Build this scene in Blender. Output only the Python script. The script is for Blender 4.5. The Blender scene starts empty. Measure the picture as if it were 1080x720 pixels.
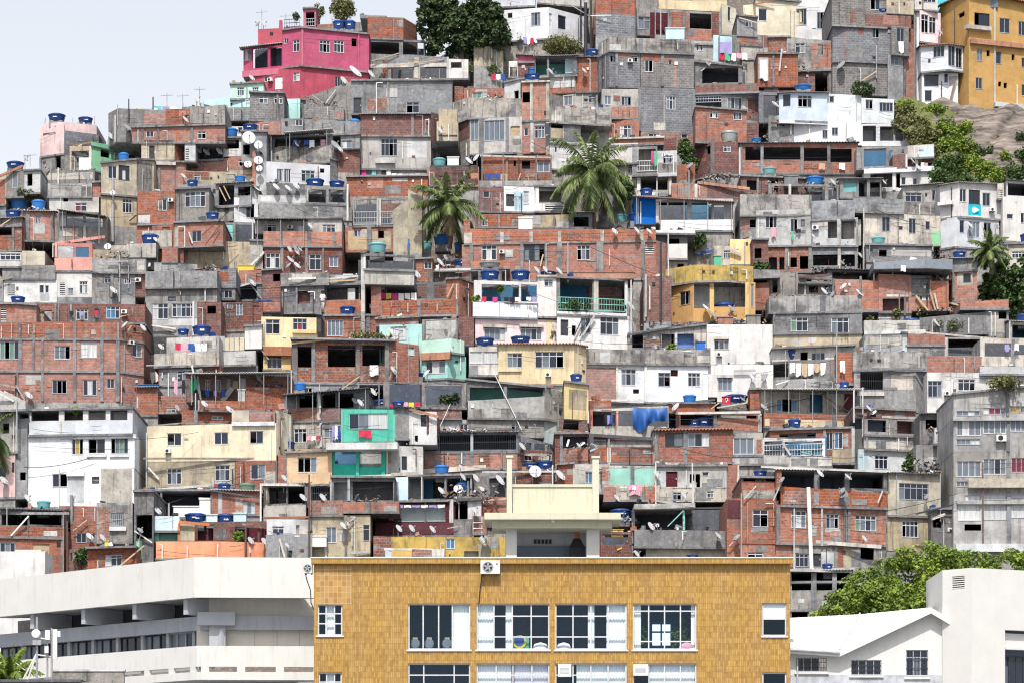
import bpy, math, random
from mathutils import Vector, Matrix

# ------------------------------------------------------------------ basics
RND = random.Random(11)
FP, H0, ZC = 3000.0, 900.0, 12.0            # lens in photo pixels, eye-level row, eye height


def slope_depth(py):                         # depth (m) of the hillside at the row where a house meets the ground
    return 188.0 + (620.0 - py) * 0.115


def zat(py, Y):
    return ZC + (H0 - py) / FP * Y


def P3(px, py, Y):
    return Vector(((px - 540.0) / FP * Y, Y, zat(py, Y)))


scene = bpy.context.scene
COL = scene.collection
MESHES = 0


class MB:
    """collects faces and builds them as one mesh object"""
    def __init__(s):
        s.v, s.f, s.m = [], [], []

    def q(s, *p, m=0):
        i = len(s.v)
        s.v += [tuple(x) for x in p]
        s.f.append(tuple(range(i, i + len(p))))
        s.m.append(m)

    def par(s, o, a, b, c, m=0):
        o, a, b, c = Vector(o), Vector(a), Vector(b), Vector(c)
        i = len(s.v)
        s.v += [tuple(x) for x in (o, o + a, o + a + b, o + b, o + c, o + a + c, o + a + b + c, o + b + c)]
        for f in ((0, 3, 2, 1), (4, 5, 6, 7), (0, 1, 5, 4), (1, 2, 6, 5), (2, 3, 7, 6), (3, 0, 4, 7)):
            s.f.append(tuple(i + k for k in f))
            s.m.append(m)

    def box(s, x0, y0, z0, x1, y1, z1, m=0):
        s.par((x0, y0, z0), (x1 - x0, 0, 0), (0, y1 - y0, 0), (0, 0, z1 - z0), m)

    def tube(s, p0, p1, r, n=6, m=0, r2=None):
        p0, p1 = Vector(p0), Vector(p1)
        d = (p1 - p0)
        if d.length < 1e-6:
            return
        d.normalize()
        a = d.cross(Vector((0, 0, 1)) if abs(d.z) < .9 else Vector((1, 0, 0))).normalized()
        b = d.cross(a)
        r2 = r if r2 is None else r2
        i = len(s.v)
        for k in range(n):
            t = 2 * math.pi * k / n
            o = a * math.cos(t) + b * math.sin(t)
            s.v.append(tuple(p0 + o * r))
            s.v.append(tuple(p1 + o * r2))
        for k in range(n):
            j = (k + 1) % n
            s.f.append((i + 2 * k, i + 2 * j, i + 2 * j + 1, i + 2 * k + 1))
            s.m.append(m)
        s.f.append(tuple(i + 2 * k for k in range(n)))
        s.m.append(m)
        s.f.append(tuple(i + 2 * k + 1 for k in reversed(range(n))))
        s.m.append(m)

    def path(s, pts, r, n=5, m=0):
        for a, b in zip(pts, pts[1:]):
            s.tube(a, b, r, n, m)

    def lathe(s, c, prof, n=18, m=0, fr=None):
        c = Vector(c)
        fr = fr or (Vector((1, 0, 0)), Vector((0, 1, 0)), Vector((0, 0, 1)))
        i = len(s.v)
        for (r, z) in prof:
            for k in range(n):
                t = 2 * math.pi * k / n
                s.v.append(tuple(c + fr[0] * (r * math.cos(t)) + fr[1] * (r * math.sin(t)) + fr[2] * z))
        for j in range(len(prof) - 1):
            for k in range(n):
                k2 = (k + 1) % n
                s.f.append((i + j * n + k, i + j * n + k2, i + (j + 1) * n + k2, i + (j + 1) * n + k))
                s.m.append(m)
        if prof[-1][0] > 1e-4:
            s.f.append(tuple(i + (len(prof) - 1) * n + k for k in range(n)))
            s.m.append(m)
        if prof[0][0] > 1e-4:
            s.f.append(tuple(i + k for k in reversed(range(n))))
            s.m.append(m)

    def build(s, name, mats, parent=None, origin=(0, 0, 0), smooth=False, uv=True):
        if not s.f:
            return None
        origin = Vector(origin)
        me = bpy.data.meshes.new(name)
        me.from_pydata([(x - origin.x, y - origin.y, z - origin.z) for x, y, z in s.v], [], s.f)
        if not isinstance(mats, (list, tuple)):
            mats = [mats]
        for mt in mats:
            me.materials.append(MAT(mt) if isinstance(mt, str) else mt)
        if len(mats) > 1:
            me.polygons.foreach_set('material_index', s.m)
        if smooth:
            me.polygons.foreach_set('use_smooth', [True] * len(s.f))
        if uv:
            lay = me.uv_layers.new(name='UVMap')
            out = []
            V = s.v
            for p in me.polygons:
                n = p.normal
                if abs(n.z) > .75:
                    for vi in p.vertices:
                        out += [V[vi][0], V[vi][1]]
                else:
                    l = math.hypot(n.x, n.y) or 1
                    tx, ty = -n.y / l, n.x / l
                    if tx < 0 or (abs(tx) < 1e-6 and ty < 0):
                        tx, ty = -tx, -ty
                    for vi in p.vertices:
                        out += [V[vi][0] * tx + V[vi][1] * ty, V[vi][2]]
            lay.data.foreach_set('uv', out)
        ob = bpy.data.objects.new(name, me)
        COL.objects.link(ob)
        if parent is not None:
            ob.parent = parent
        else:
            ob.location = origin
        return ob


LABELS = {}


def tag(o, label, cat, group=None, kind=None):
    o['label'] = label
    o['category'] = cat
    if group:
        o['group'] = group
    o['kind'] = kind or 'thing'
    LABELS.setdefault(label, []).append(o.name)
    return o


def empty(name, loc, label, cat, group=None):
    o = bpy.data.objects.new(name, None)
    COL.objects.link(o)
    o.location = loc
    o.empty_display_size = .3
    return tag(o, label, cat, group)


# ------------------------------------------------------------------ materials
_M = {}


def _nt(name):
    m = bpy.data.materials.new(name)
    m.use_nodes = True
    nt = m.node_tree
    b = nt.nodes['Principled BSDF']
    b.inputs['Roughness'].default_value = .9
    b.inputs['Specular IOR Level'].default_value = .25
    return m, nt, b


def _n(nt, t, **kw):
    n = nt.nodes.new(t)
    for k, v in kw.items():
        if k in n.inputs:
            n.inputs[k].default_value = v
        else:
            setattr(n, k, v)
    return n


def _ramp(nt, src, a, b, lo=0., hi=1.):
    n = _n(nt, 'ShaderNodeMapRange')
    n.inputs['From Min'].default_value = a
    n.inputs['From Max'].default_value = b
    n.inputs['To Min'].default_value = lo
    n.inputs['To Max'].default_value = hi
    nt.links.new(src, n.inputs['Value'])
    return n.outputs['Result']


def _mix(nt, fac, a, b, mode='MIX'):
    n = nt.nodes.new('ShaderNodeMix')
    n.data_type = 'RGBA'
    n.blend_type = mode
    for sock, val in ((n.inputs[0], fac), (n.inputs[6], a), (n.inputs[7], b)):
        if hasattr(val, 'is_output'):
            nt.links.new(val, sock)
        elif isinstance(val, (tuple, list)):
            sock.default_value = (*val[:3], 1)
        else:
            sock.default_value = val
    return n.outputs[2]


def _noise(nt, vec, scale, detail=5, sx=1, sy=1, rough=.6):
    mp = _n(nt, 'ShaderNodeMapping')
    mp.inputs['Scale'].default_value = (sx, sy, 1)
    nt.links.new(vec, mp.inputs['Vector'])
    n = _n(nt, 'ShaderNodeTexNoise')
    n.inputs['Scale'].default_value = scale
    n.inputs['Detail'].default_value = detail
    n.inputs['Roughness'].default_value = rough
    nt.links.new(mp.outputs[0], n.inputs['Vector'])
    return n.outputs['Fac']


def _weather(nt, uv, col, grime, stain=(.045, .045, .048), fine=.25, vary=True):
    """tone of the single wall, patches, run-off streaks, pits and pale flecks"""
    oi = _n(nt, 'ShaderNodeObjectInfo').outputs['Random']
    hs = _n(nt, 'ShaderNodeHueSaturation')
    nt.links.new(_ramp(nt, oi, 0, 1, .80 if vary else .99, 1.10 if vary else 1.01), hs.inputs['Value'])
    nt.links.new(_ramp(nt, oi, 0, 1, 1.15, .8), hs.inputs['Saturation'])
    nt.links.new(col, hs.inputs['Color'])
    fr = _n(nt, 'ShaderNodeMath', operation='MULTIPLY')
    fr.inputs[1].default_value = 17.3
    nt.links.new(oi, fr.inputs[0])
    f2 = _n(nt, 'ShaderNodeMath', operation='FRACT')
    nt.links.new(fr.outputs[0], f2.inputs[0])
    warm = _mix(nt, f2.outputs[0], (.92, .98, 1.07), (1.04, .975, .90)) if vary else (1, 1, 1)
    tinted = _mix(nt, 1.0, hs.outputs[0], warm, 'MULTIPLY')
    patch = _noise(nt, uv, .5, 8, 1, 1, .65)
    streak = _noise(nt, uv, 1.0, 8, 3.2, .30, .7)
    spot = _noise(nt, uv, 3.6, 8, 1, 1, .8)
    c = _mix(nt, _ramp(nt, spot, .52, .68, 0, min(.75, fine * 1.5)), tinted, (.07, .065, .062))
    c = _mix(nt, _ramp(nt, spot, .46, .32, 0, min(.6, fine * 1.1)), c, (.60, .57, .53))
    c = _mix(nt, _ramp(nt, patch, .47, .62, 0, min(.85, grime * (.75 if vary else .25))), c, [x * 1.9 for x in stain])
    amt = _n(nt, 'ShaderNodeMath', operation='MULTIPLY')
    nt.links.new(_ramp(nt, streak, .52, .66, 0, min(1, grime * 1.25)), amt.inputs[0])
    nt.links.new(_ramp(nt, f2.outputs[0], .1, .9, .25, 1.), amt.inputs[1])
    c = _mix(nt, amt.outputs[0], c, stain)
    return c


def plaster(name, col, grime=.4, fine=.2, stain=(.045, .045, .048), patch=None, pt=.57):
    calm = name.startswith(('mat_fg', 'mat_roofw', 'mat_pav', 'mat_room'))
    m, nt, b = _nt(name)
    uv = _n(nt, 'ShaderNodeTexCoord').outputs['UV']
    tone = _noise(nt, uv, .8, 4)
    c = _mix(nt, _ramp(nt, tone, .35, .65), [x * (.96 if calm else .82) for x in col], [min(.9, x * (1.02 if calm else 1.08)) for x in col])
    if patch:                                   # plaster fallen off: another surface shows
        pn = _noise(nt, uv, .55, 6, 1, 1.4, .6)
        c = _mix(nt, _ramp(nt, pn, pt, pt + .03), c, patch)
    c = _weather(nt, uv, c, grime, stain, fine, not calm)
    nt.links.new(c, b.inputs['Base Color'])
    bn = _noise(nt, uv, 14, 4)
    bu = _n(nt, 'ShaderNodeBump', Strength=.25, Distance=.03)
    nt.links.new(bn, bu.inputs['Height'])
    nt.links.new(bu.outputs[0], b.inputs['Normal'])
    return m


def bricks(name, c1, c2, mortar, w=.30, h=.20, ms=.022, smear=.5, grime=.4, smearc=(.3, .27, .25)):
    m, nt, b = _nt(name)
    uv = _n(nt, 'ShaderNodeTexCoord').outputs['UV']
    t = _n(nt, 'ShaderNodeTexBrick')
    t.inputs['Scale'].default_value = 1
    t.inputs['Brick Width'].default_value = w
    t.inputs['Row Height'].default_value = h
    t.inputs['Mortar Size'].default_value = ms
    t.inputs['Mortar Smooth'].default_value = .3
    t.inputs['Bias'].default_value = -.1
    t.inputs['Color1'].default_value = (*c1, 1)
    t.inputs['Color2'].default_value = (*c2, 1)
    t.inputs['Mortar'].default_value = (*mortar, 1)
    nt.links.new(uv, t.inputs['Vector'])
    tone = _noise(nt, uv, 1.6, 6, 1, 1, .7)
    c = _mix(nt, _ramp(nt, tone, .35, .68, 0, .65), t.outputs['Color'], [x * .5 for x in c1])
    sm = _noise(nt, uv, 1.1, 8, 1, 1.5, .72)
    c = _mix(nt, _ramp(nt, sm, .54, .64, 0, smear), c, smearc)
    c = _weather(nt, uv, c, grime, (.05, .042, .042), .24)
    nt.links.new(c, b.inputs['Base Color'])
    bu = _n(nt, 'ShaderNodeBump', Strength=.5, Distance=.03)
    bu.invert = True
    nt.links.new(t.outputs['Fac'], bu.inputs['Height'])
    nt.links.new(bu.outputs[0], b.inputs['Normal'])
    return m


def plain(name, col, rough=.6, metal=0., vary=.15, spec=.3):
    m, nt, b = _nt(name)
    b.inputs['Roughness'].default_value = rough
    b.inputs['Metallic'].default_value = metal
    b.inputs['Specular IOR Level'].default_value = spec
    tc = _n(nt, 'ShaderNodeTexCoord')
    nz = _noise(nt, tc.outputs['Object'], 3, 6)
    c = _mix(nt, _ramp(nt, nz, .4, .7, 0, vary), col, [x * .45 for x in col])
    oi = _n(nt, 'ShaderNodeObjectInfo')
    c = _mix(nt, _ramp(nt, oi.outputs['Random'], 0, 1, 0, vary), c, [x * .6 + .02 for x in col])
    nt.links.new(c, b.inputs['Base Color'])
    return m


def pane(name, col, rough=.12, spec=.5):
    m, nt, b = _nt(name)
    b.inputs['Roughness'].default_value = rough
    b.inputs['Specular IOR Level'].default_value = spec
    uv = _n(nt, 'ShaderNodeTexCoord').outputs['UV']
    fold = _noise(nt, uv, 1.0, 3, 9, .5)  # curtain-fold shading put into the colour as vertical streaks
    oi = _n(nt, 'ShaderNodeObjectInfo')
    c = _mix(nt, _ramp(nt, fold, .35, .65), [x * .62 for x in col], col)
    c = _mix(nt, _ramp(nt, oi.outputs['Random'], 0, 1, 0, .45), c, [x * .45 for x in col])
    nt.links.new(c, b.inputs['Base Color'])
    return m


def leafmat(name, c1, c2, c3):
    m, nt, b = _nt(name)
    b.inputs['Roughness'].default_value = .55
    b.inputs['Specular IOR Level'].default_value = .3
    g = _n(nt, 'ShaderNodeNewGeometry')
    tc = _n(nt, 'ShaderNodeTexCoord')
    nz = _noise(nt, tc.outputs['Object'], .9, 4)
    c = _mix(nt, g.outputs['Random Per Island'], c1, c2)
    c = _mix(nt, _ramp(nt, nz, .42, .62, 0, .75), c, c3)
    nt.links.new(c, b.inputs['Base Color'])
    tr = _n(nt, 'ShaderNodeBsdfTranslucent')
    nt.links.new(c, tr.inputs['Color'])
    ms = _n(nt, 'ShaderNodeMixShader')
    ms.inputs[0].default_value = .25
    nt.links.new(b.outputs[0], ms.inputs[1])
    nt.links.new(tr.outputs[0], ms.inputs[2])
    nt.links.new(ms.outputs[0], nt.nodes['Material Output'].inputs['Surface'])
    return m


BR = (.30, .25, .22)
SPEC = {
    'br': lambda n: bricks(n, (.48, .17, .105), (.29, .10, .066), BR),
    'bo': lambda n: bricks(n, (.54, .18, .095), (.37, .11, .06), (.36, .29, .25), smear=.4, grime=.3),
    'bd': lambda n: bricks(n, (.25, .088, .065), (.15, .055, .047), (.22, .18, .17), smear=.45, grime=.55),
    'bm': lambda n: bricks(n, (.36, .13, .08), (.22, .08, .055), (.33, .29, .26), smear=.95, grime=.5, smearc=(.36, .33, .29)),
    'cb': lambda n: bricks(n, (.25, .25, .255), (.15, .15, .155), (.33, .33, .33), .4, .2, .03, .6, .45, (.32, .32, .32)),
    'cg': lambda n: plaster(n, (.265, .264, .262), .65, .5),
    'cd': lambda n: plaster(n, (.18, .183, .192), .95, .55),
    'cl': lambda n: plaster(n, (.50, .485, .45), .6, .4),
    'cm': lambda n: plaster(n, (.33, .325, .315), 1.0, .55, (.03, .03, .032)),
    'wl': lambda n: plaster(n, (.64, .63, .60), .5, .22),
    'wg': lambda n: plaster(n, (.52, .51, .50), .5, .25),
    'wh': lambda n: plaster(n, (.68, .685, .69), .4, .10, (.2, .19, .18)),
    'bw': lambda n: plaster(n, (.66, .72, .77), .3, .1, (.2, .22, .24), (.38, .57, .76), .63),
    'cr': lambda n: plaster(n, (.72, .64, .46), .4, .16, (.16, .13, .09)),
    'be': lambda n: plaster(n, (.50, .44, .33), .6, .3),
    'tn': lambda n: plaster(n, (.48, .42, .30), .65, .32),
    'ye': lambda n: plaster(n, (.76, .55, .23), .4, .15, (.2, .13, .06)),
    'yc': lambda n: plaster(n, (.76, .62, .34), .45, .18, (.2, .15, .08)),
    'ys': lambda n: plaster(n, (.55, .40, .13), .95, .25, (.05, .045, .03)),
    'yo': lambda n: plaster(n, (.58, .37, .17), .5, .14, (.3, .17, .07)),
    'pk': lambda n: plaster(n, (.80, .60, .58), .3, .12, (.25, .2, .2)),
    'pw': lambda n: plaster(n, (.74, .58, .60), .5, .2, (.16, .14, .14)),
    'rl': lambda n: plaster(n, (.56, .17, .20), .45, .14, (.2, .07, .08)),
    'rp': lambda n: plaster(n, (.47, .095, .17), .55, .16, (.2, .06, .08)),
    'rr': lambda n: plaster(n, (.40, .045, .09), .5, .14, (.15, .03, .05)),
    'sa': lambda n: plaster(n, (.62, .27, .23), .4, .15, (.2, .1, .09)),
    'aq': lambda n: plaster(n, (.45, .70, .64), .3, .1, (.17, .24, .22)),
    'te': lambda n: plaster(n, (.24, .56, .48), .3, .1, (.1, .18, .16)),
    'tq': lambda n: plaster(n, (.05, .44, .34), .5, .14, (.03, .17, .14)),
    'tc': lambda n: plaster(n, (.05, .55, .62), .2, .05, (.03, .2, .24)),
    'gn': lambda n: plaster(n, (.26, .58, .34), .35, .1, (.1, .2, .12)),
    'bl': lambda n: plaster(n, (.03, .16, .55), .2, .05, (.02, .06, .2)),
    'lb': lambda n: plaster(n, (.52, .68, .74), .35, .1, (.2, .24, .26)),
    'sb': lambda n: plaster(n, (.06, .16, .27), .2, .05, (.08, .14, .2)),
    'pe': lambda n: plaster(n, (.62, .46, .30), .5, .2, (.2, .13, .08)),
    'or': lambda n: plaster(n, (.68, .25, .11), .35, .12, (.28, .1, .05)),
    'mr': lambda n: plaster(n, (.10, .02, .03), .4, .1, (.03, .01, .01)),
    'gc': lambda n: plaster(n, (.40, .40, .395), .55, .3),
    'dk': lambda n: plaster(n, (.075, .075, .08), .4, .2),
    'in': lambda n: plaster(n, (.085, .10, .13), .5, .2),  # interior walls coloured dark to stand in for the gloom of unlit rooms
    'slab': lambda n: plaster(n, (.235, .235, .24), .9, .5),
    'slabw': lambda n: plaster(n, (.55, .53, .49), .6, .3),
    'ms': lambda n: plain(n, (.24, .27, .31), .5, .3, .4),
    'cs': lambda n: plaster(n, (.27, .275, .28), .7, .5),
    'sheet': lambda n: plaster(n, (.36, .34, .32), .8, .4),
    'sheetw': lambda n: plaster(n, (.64, .62, .57), .5, .25),
    'sheetd': lambda n: plaster(n, (.10, .10, .105), .6, .3),
    'rust': lambda n: plaster(n, (.15, .07, .05), .6, .3),
    'tile': lambda n: plaster(n, (.42, .20, .12), .7, .4, (.07, .05, .045)),
    'frame': lambda n: plain(n, (.60, .615, .64), .5, 0, .3),
    'frameg': lambda n: plain(n, (.42, .45, .50), .45, .3, .3),
    'iron': lambda n: plain(n, (.045, .05, .06), .6, .2, .3),
    'steel': lambda n: plain(n, (.42, .43, .44), .45, .5, .3),
    'wood': lambda n: plain(n, (.27, .18, .11), .85, 0, .5),
    'woodl': lambda n: plain(n, (.50, .38, .24), .85, 0, .5),
    'pvc': lambda n: plain(n, (.70, .69, .66), .6, 0, .25),
    'dish': lambda n: plain(n, (.52, .53, .54), .55, 0, .25),
    'dishg': lambda n: plain(n, (.30, .31, .32), .55, 0, .35),
    'tank': lambda n: plain(n, (.012, .055, .22), .45, 0, .35),
    'tankb': lambda n: plain(n, (.03, .17, .48), .5, 0, .2),
    'tankt': lambda n: plain(n, (.16, .40, .42), .6, 0, .3),
    'tankg': lambda n: plain(n, (.13, .20, .14), .6, 0, .3),
    'tankm': lambda n: plain(n, (.36, .38, .38), .5, .3, .3),
    'ac': lambda n: plain(n, (.70, .70, .68), .6, 0, .2),
    'dark': lambda n: plain(n, (.02, .022, .028), .6, 0, .2),
    'tarp': lambda n: plain(n, (.015, .10, .36), .5, 0, .5),
    'rubble': lambda n: plain(n, (.34, .29, .25), .95, 0, .7),
    'wire': lambda n: plain(n, (.03, .03, .035), .7, 0, .1),
    'trunk': lambda n: plain(n, (.13, .105, .08), .95, 0, .4),
    'earth': lambda n: plaster(n, (.16, .135, .11), .8, .6),
    'p_d': lambda n: pane(n, (.022, .030, .048)),
    'p_c': lambda n: pane(n, (.17, .205, .25), .2),
    'p_w': lambda n: pane(n, (.60, .62, .62), .35),
    'p_b': lambda n: pane(n, (.05, .22, .42), .2),
    'p_r': lambda n: pane(n, (.22, .03, .06), .2),
    'p_y': lambda n: pane(n, (.50, .36, .10), .3),
    'p_g': lambda n: pane(n, (.16, .30, .22), .2),
    'p_t': lambda n: pane(n, (.08, .30, .30), .2),
    'p_n': lambda n: pane(n, (.34, .25, .16), .6, .2),
    'c_w': lambda n: plain(n, (.78, .77, .76), .9, 0, .1),
    'c_r': lambda n: plain(n, (.50, .03, .07), .9, 0, .2),
    'c_m': lambda n: plain(n, (.60, .05, .26), .9, 0, .2),
    'c_p': lambda n: plain(n, (.68, .34, .44), .9, 0, .2),
    'c_b': lambda n: plain(n, (.03, .09, .34), .9, 0, .2),
    'c_k': lambda n: plain(n, (.02, .02, .028), .9, 0, .2),
    'c_g': lambda n: plain(n, (.10, .42, .24), .9, 0, .2),
    'c_t': lambda n: plain(n, (.14, .50, .50), .9, 0, .2),
    'c_y': lambda n: plain(n, (.66, .52, .08), .9, 0, .2),
    'c_l': lambda n: plain(n, (.32, .28, .52), .9, 0, .2),
    'c_n': lambda n: plain(n, (.48, .36, .24), .9, 0, .2),
    'lf_dark': lambda n: leafmat(n, (.045, .08, .032), (.11, .155, .06), (.028, .052, .025)),
    'lf_mid': lambda n: leafmat(n, (.055, .105, .030), (.10, .16, .045), (.04, .08, .025)),
    'lf_lime': lambda n: leafmat(n, (.12, .20, .03), (.30, .38, .05), (.05, .10, .022)),
    'lf_olive': lambda n: leafmat(n, (.14, .15, .05), (.27, .26, .11), (.05, .065, .025)),
    'lf_palm': lambda n: leafmat(n, (.11, .17, .05), (.32, .37, .15), (.06, .10, .035)),
    'lf_dry': lambda n: leafmat(n, (.20, .16, .08), (.28, .22, .11), (.12, .11, .05)),
}


def MAT(k):
    if k not in SPEC:
        print('NOMAT', k)
        k = 'cg'
    if k not in _M:
        _M[k] = SPEC[k]('mat_' + k)
    return _M[k]


# ------------------------------------------------------------------ sheets, clothes, leaves
def wavy(mb, a, b, back, wl=.2, amp=.03, th=.02, m=0):
    """corrugated sheet: front edge a-b, running by the vector back"""
    a, b, back = Vector(a), Vector(b), Vector(back)
    L = (b - a).length
    n = max(4, min(160, int(L / wl * 4)))
    i = len(mb.v)
    for k in range(n + 1):
        p = a + (b - a) * (k / n) + Vector((0, 0, amp * math.sin(2 * math.pi * k / 4.0)))
        mb.v += [tuple(p), tuple(p + back), tuple(p - Vector((0, 0, th))), tuple(p + back - Vector((0, 0, th)))]
    for k in range(n):
        j, l = i + 4 * k, i + 4 * k + 4
        for f in ((j, l, l + 1, j + 1), (j + 2, j + 3, l + 3, l + 2), (j, j + 2, l + 2, l)):
            mb.f.append(f)
            mb.m.append(m)


def cloth(mb, a, b, drop, seed, m=0, sway=.06):
    """a cloth hanging from a-b"""
    r = random.Random(seed)
    a, b = Vector(a), Vector(b)
    n, k = 5, 4
    i = len(mb.v)
    ph = r.random() * 6
    for y in range(k + 1):
        for x in range(n + 1):
            p = a + (b - a) * (x / n)
            w = 1 - .08 * (y / k) * math.sin(ph + x)
            p += Vector((r.uniform(-.01, .01), -.03 + sway * math.sin(ph + x * 1.7 + y * .6) * y / k, -drop * w * y / k))
            mb.v.append(tuple(p))
    for y in range(k):
        for x in range(n):
            o = i + y * (n + 1) + x
            mb.f.append((o, o + 1, o + n + 2, o + n + 1))
            mb.m.append(m)


def tarp(mb, a, b, drop):
    """a slack tarpaulin with deep folds and an uneven lower edge"""
    n, k = 26, 14
    i = len(mb.v)
    L = (b - a).length
    for y in range(k + 1):
        for x in range(n + 1):
            t, u = x / n, y / k
            low = .62 + .38 * math.exp(-((t - .22) / .2) ** 2) - .1 * t
            p = a.lerp(b, t)
            p += Vector((0, -.05 - u * (.16 * math.sin(t * 17 + u * 2.2) + .1 * math.sin(t * 31 - u * 3)) - .12 * math.sin(math.pi * u), -drop * low * u - .10 * L * .25 * math.sin(math.pi * t) * (1 - u)))
            mb.v.append(tuple(p))
    for y in range(k):
        for x in range(n):
            o = i + y * (n + 1) + x
            mb.f.append((o, o + 1, o + n + 2, o + n + 1))
            mb.m.append(0)


def leaves(mb, c, rad, n, size, r, up=.4, shell=.35):
    """leaf-sized bent faces through an ellipsoid"""
    c = Vector(c)
    for _ in range(n):
        while True:
            d = Vector((r.uniform(-1, 1), r.uniform(-1, 1), r.uniform(-1, 1)))
            if .05 < d.length <= 1:
                break
        l = d.length
        d = d / l * (l ** shell)
        p = c + Vector((d.x * rad[0], d.y * rad[1], d.z * rad[2]))
        nrm = (d + Vector((r.uniform(-.8, .8), r.uniform(-.8, .8), r.uniform(-.5, .8) + up))).normalized()
        t = nrm.cross(Vector((r.uniform(-1, 1), r.uniform(-1, 1), r.uniform(-1, 1))))
        if t.length < 1e-3:
            continue
        t.normalize()
        s = nrm.cross(t)
        L = size * r.uniform(.7, 1.4)
        W = L * r.uniform(.32, .5)
        mid = p + t * (L * .5) + nrm * (L * .08)
        i = len(mb.v)
        mb.v += [tuple(p), tuple(mid + s * W), tuple(p + t * L), tuple(mid - s * W)]
        mb.f.append((i, i + 1, i + 2, i + 3))
        mb.m.append(0)


def tree(name, label, cat, lobes, leaf, n_per, size, mats, trunk_base, trunk_top, tr=.25, seed=1, group=None, mi=None):
    """tapered trunk with limbs to each lobe and leaf clumps"""
    r = random.Random(seed)
    root = empty(name, trunk_base, label, cat, group)
    o = Vector(trunk_base)
    tb = MB()
    top = Vector(trunk_top)
    tb.tube(o - Vector((0, 0, 1)), top, tr, 8, 0, tr * .6)
    mb = MB()
    for (c, rad) in lobes:
        c = Vector(c)
        midp = top.lerp(c, .5) + Vector((0, 0, .15 * (c - top).length))
        tb.tube(top, midp, tr * .5, 6, 0, tr * .3)
        tb.tube(midp, c, tr * .3, 5, 0, tr * .08)
        vol = rad[0] * rad[2]
        k = max(14, int(vol * 12))
        for _ in range(k):                              # clumps
            while True:
                d = Vector((r.uniform(-1, 1), r.uniform(-1, .7), r.uniform(-1, 1)))
                if .55 < d.length <= 1:
                    break
            cc = c + Vector((d.x * rad[0], d.y * rad[1], d.z * rad[2]))
            cr = r.uniform(.32, .62) * min(1.6, max(.45, rad[0] * .45))
            leaves(mb, cc, (cr, cr, cr * .8), n_per, size, r)
    tb.build('trunk', 'trunk', root, o)
    mb.build('crown', mats, root, o, uv=False)
    return root


def palm(name, label, base, top, nfr, L, seed, mat='lf_palm', group=None, tr=.17):
    r = random.Random(seed)
    root = empty(name, base, label, 'palm tree', group)
    o = Vector(base)
    top = Vector(top)
    tb = MB()
    pts = [o.lerp(top, k / 8) + Vector((.12 * math.sin(k * .6), 0, 0)) for k in range(9)]
    for k in range(8):
        tb.tube(pts[k], pts[k + 1], tr * (1.15 - .03 * k) * (1.06 if k % 2 else 1), 8, 0, tr * (1.1 - .03 * k))
    top = pts[-1]
    tb.build('trunk', 'trunk', root, o)
    cm = MB()
    for k in range(5):
        a = k * 1.26 + r.random()
        cm.lathe(top + Vector((.22 * math.cos(a), .22 * math.sin(a), -.25)), [(.01, -.13), (.1, -.08), (.13, 0), (.09, .1), (.01, .14)], 8)
    cm.build('fruit', 'lf_olive', root, o, smooth=True)
    for k in range(nfr):
        a = k * 2.399 + r.uniform(-.2, .2)
        el = math.radians(80 - 132 * (k / nfr) + r.uniform(-8, 8))
        ln = L * r.uniform(.82, 1.1)
        d = Vector((math.cos(a) * math.cos(el), math.sin(a) * math.cos(el), math.sin(el)))
        p = top.copy()
        sp = [p.copy()]
        N = 12
        for j in range(N):
            d = (d + Vector((0, 0, -.07 - .13 * (j / N)))).normalized()
            p = p + d * (ln / N)
            sp.append(p.copy())
        fb = MB()
        for j in range(N):
            fb.tube(sp[j], sp[j + 1], .028 * (1.05 - j / N), 4, 0, .028 * (1.02 - (j + 1) / N))
            dd = (sp[j + 1] - sp[j]).normalized()
            side = dd.cross(Vector((0, 0, 1)))
            if side.length < .05:
                side = Vector((-math.sin(a), math.cos(a), 0))
            side.normalize()
            up = side.cross(dd)
            for q in range(5):
                t = (j + q / 5) / N
                if t < .1:
                    continue
                ll = ln * .27 * (math.sin(math.pi * min(1, .18 + t * .85)) ** .7) * r.uniform(.8, 1.1)
                b = sp[j].lerp(sp[j + 1], q / 5)
                for sg in (-1, 1):
                    e = b + side * (sg * ll * .6) + dd * (ll * .5) + Vector((0, 0, -ll * r.uniform(.45, .95))) + up * .02
                    m2 = b.lerp(e, .5) + up * (ll * .1)
                    w = dd * .04
                    i = len(fb.v)
                    fb.v += [tuple(b - w), tuple(b + w), tuple(m2 + w), tuple(e), tuple(m2 - w)]
                    fb.f.append((i, i + 1, i + 2, i + 3, i + 4))
                    fb.m.append(0)
        fb.build('frond', mat if r.random() < .86 or k < nfr * .7 else 'lf_dry', root, o, uv=False)
    return root


# ------------------------------------------------------------------ houses read from the survey text
class House:
    pass


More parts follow.
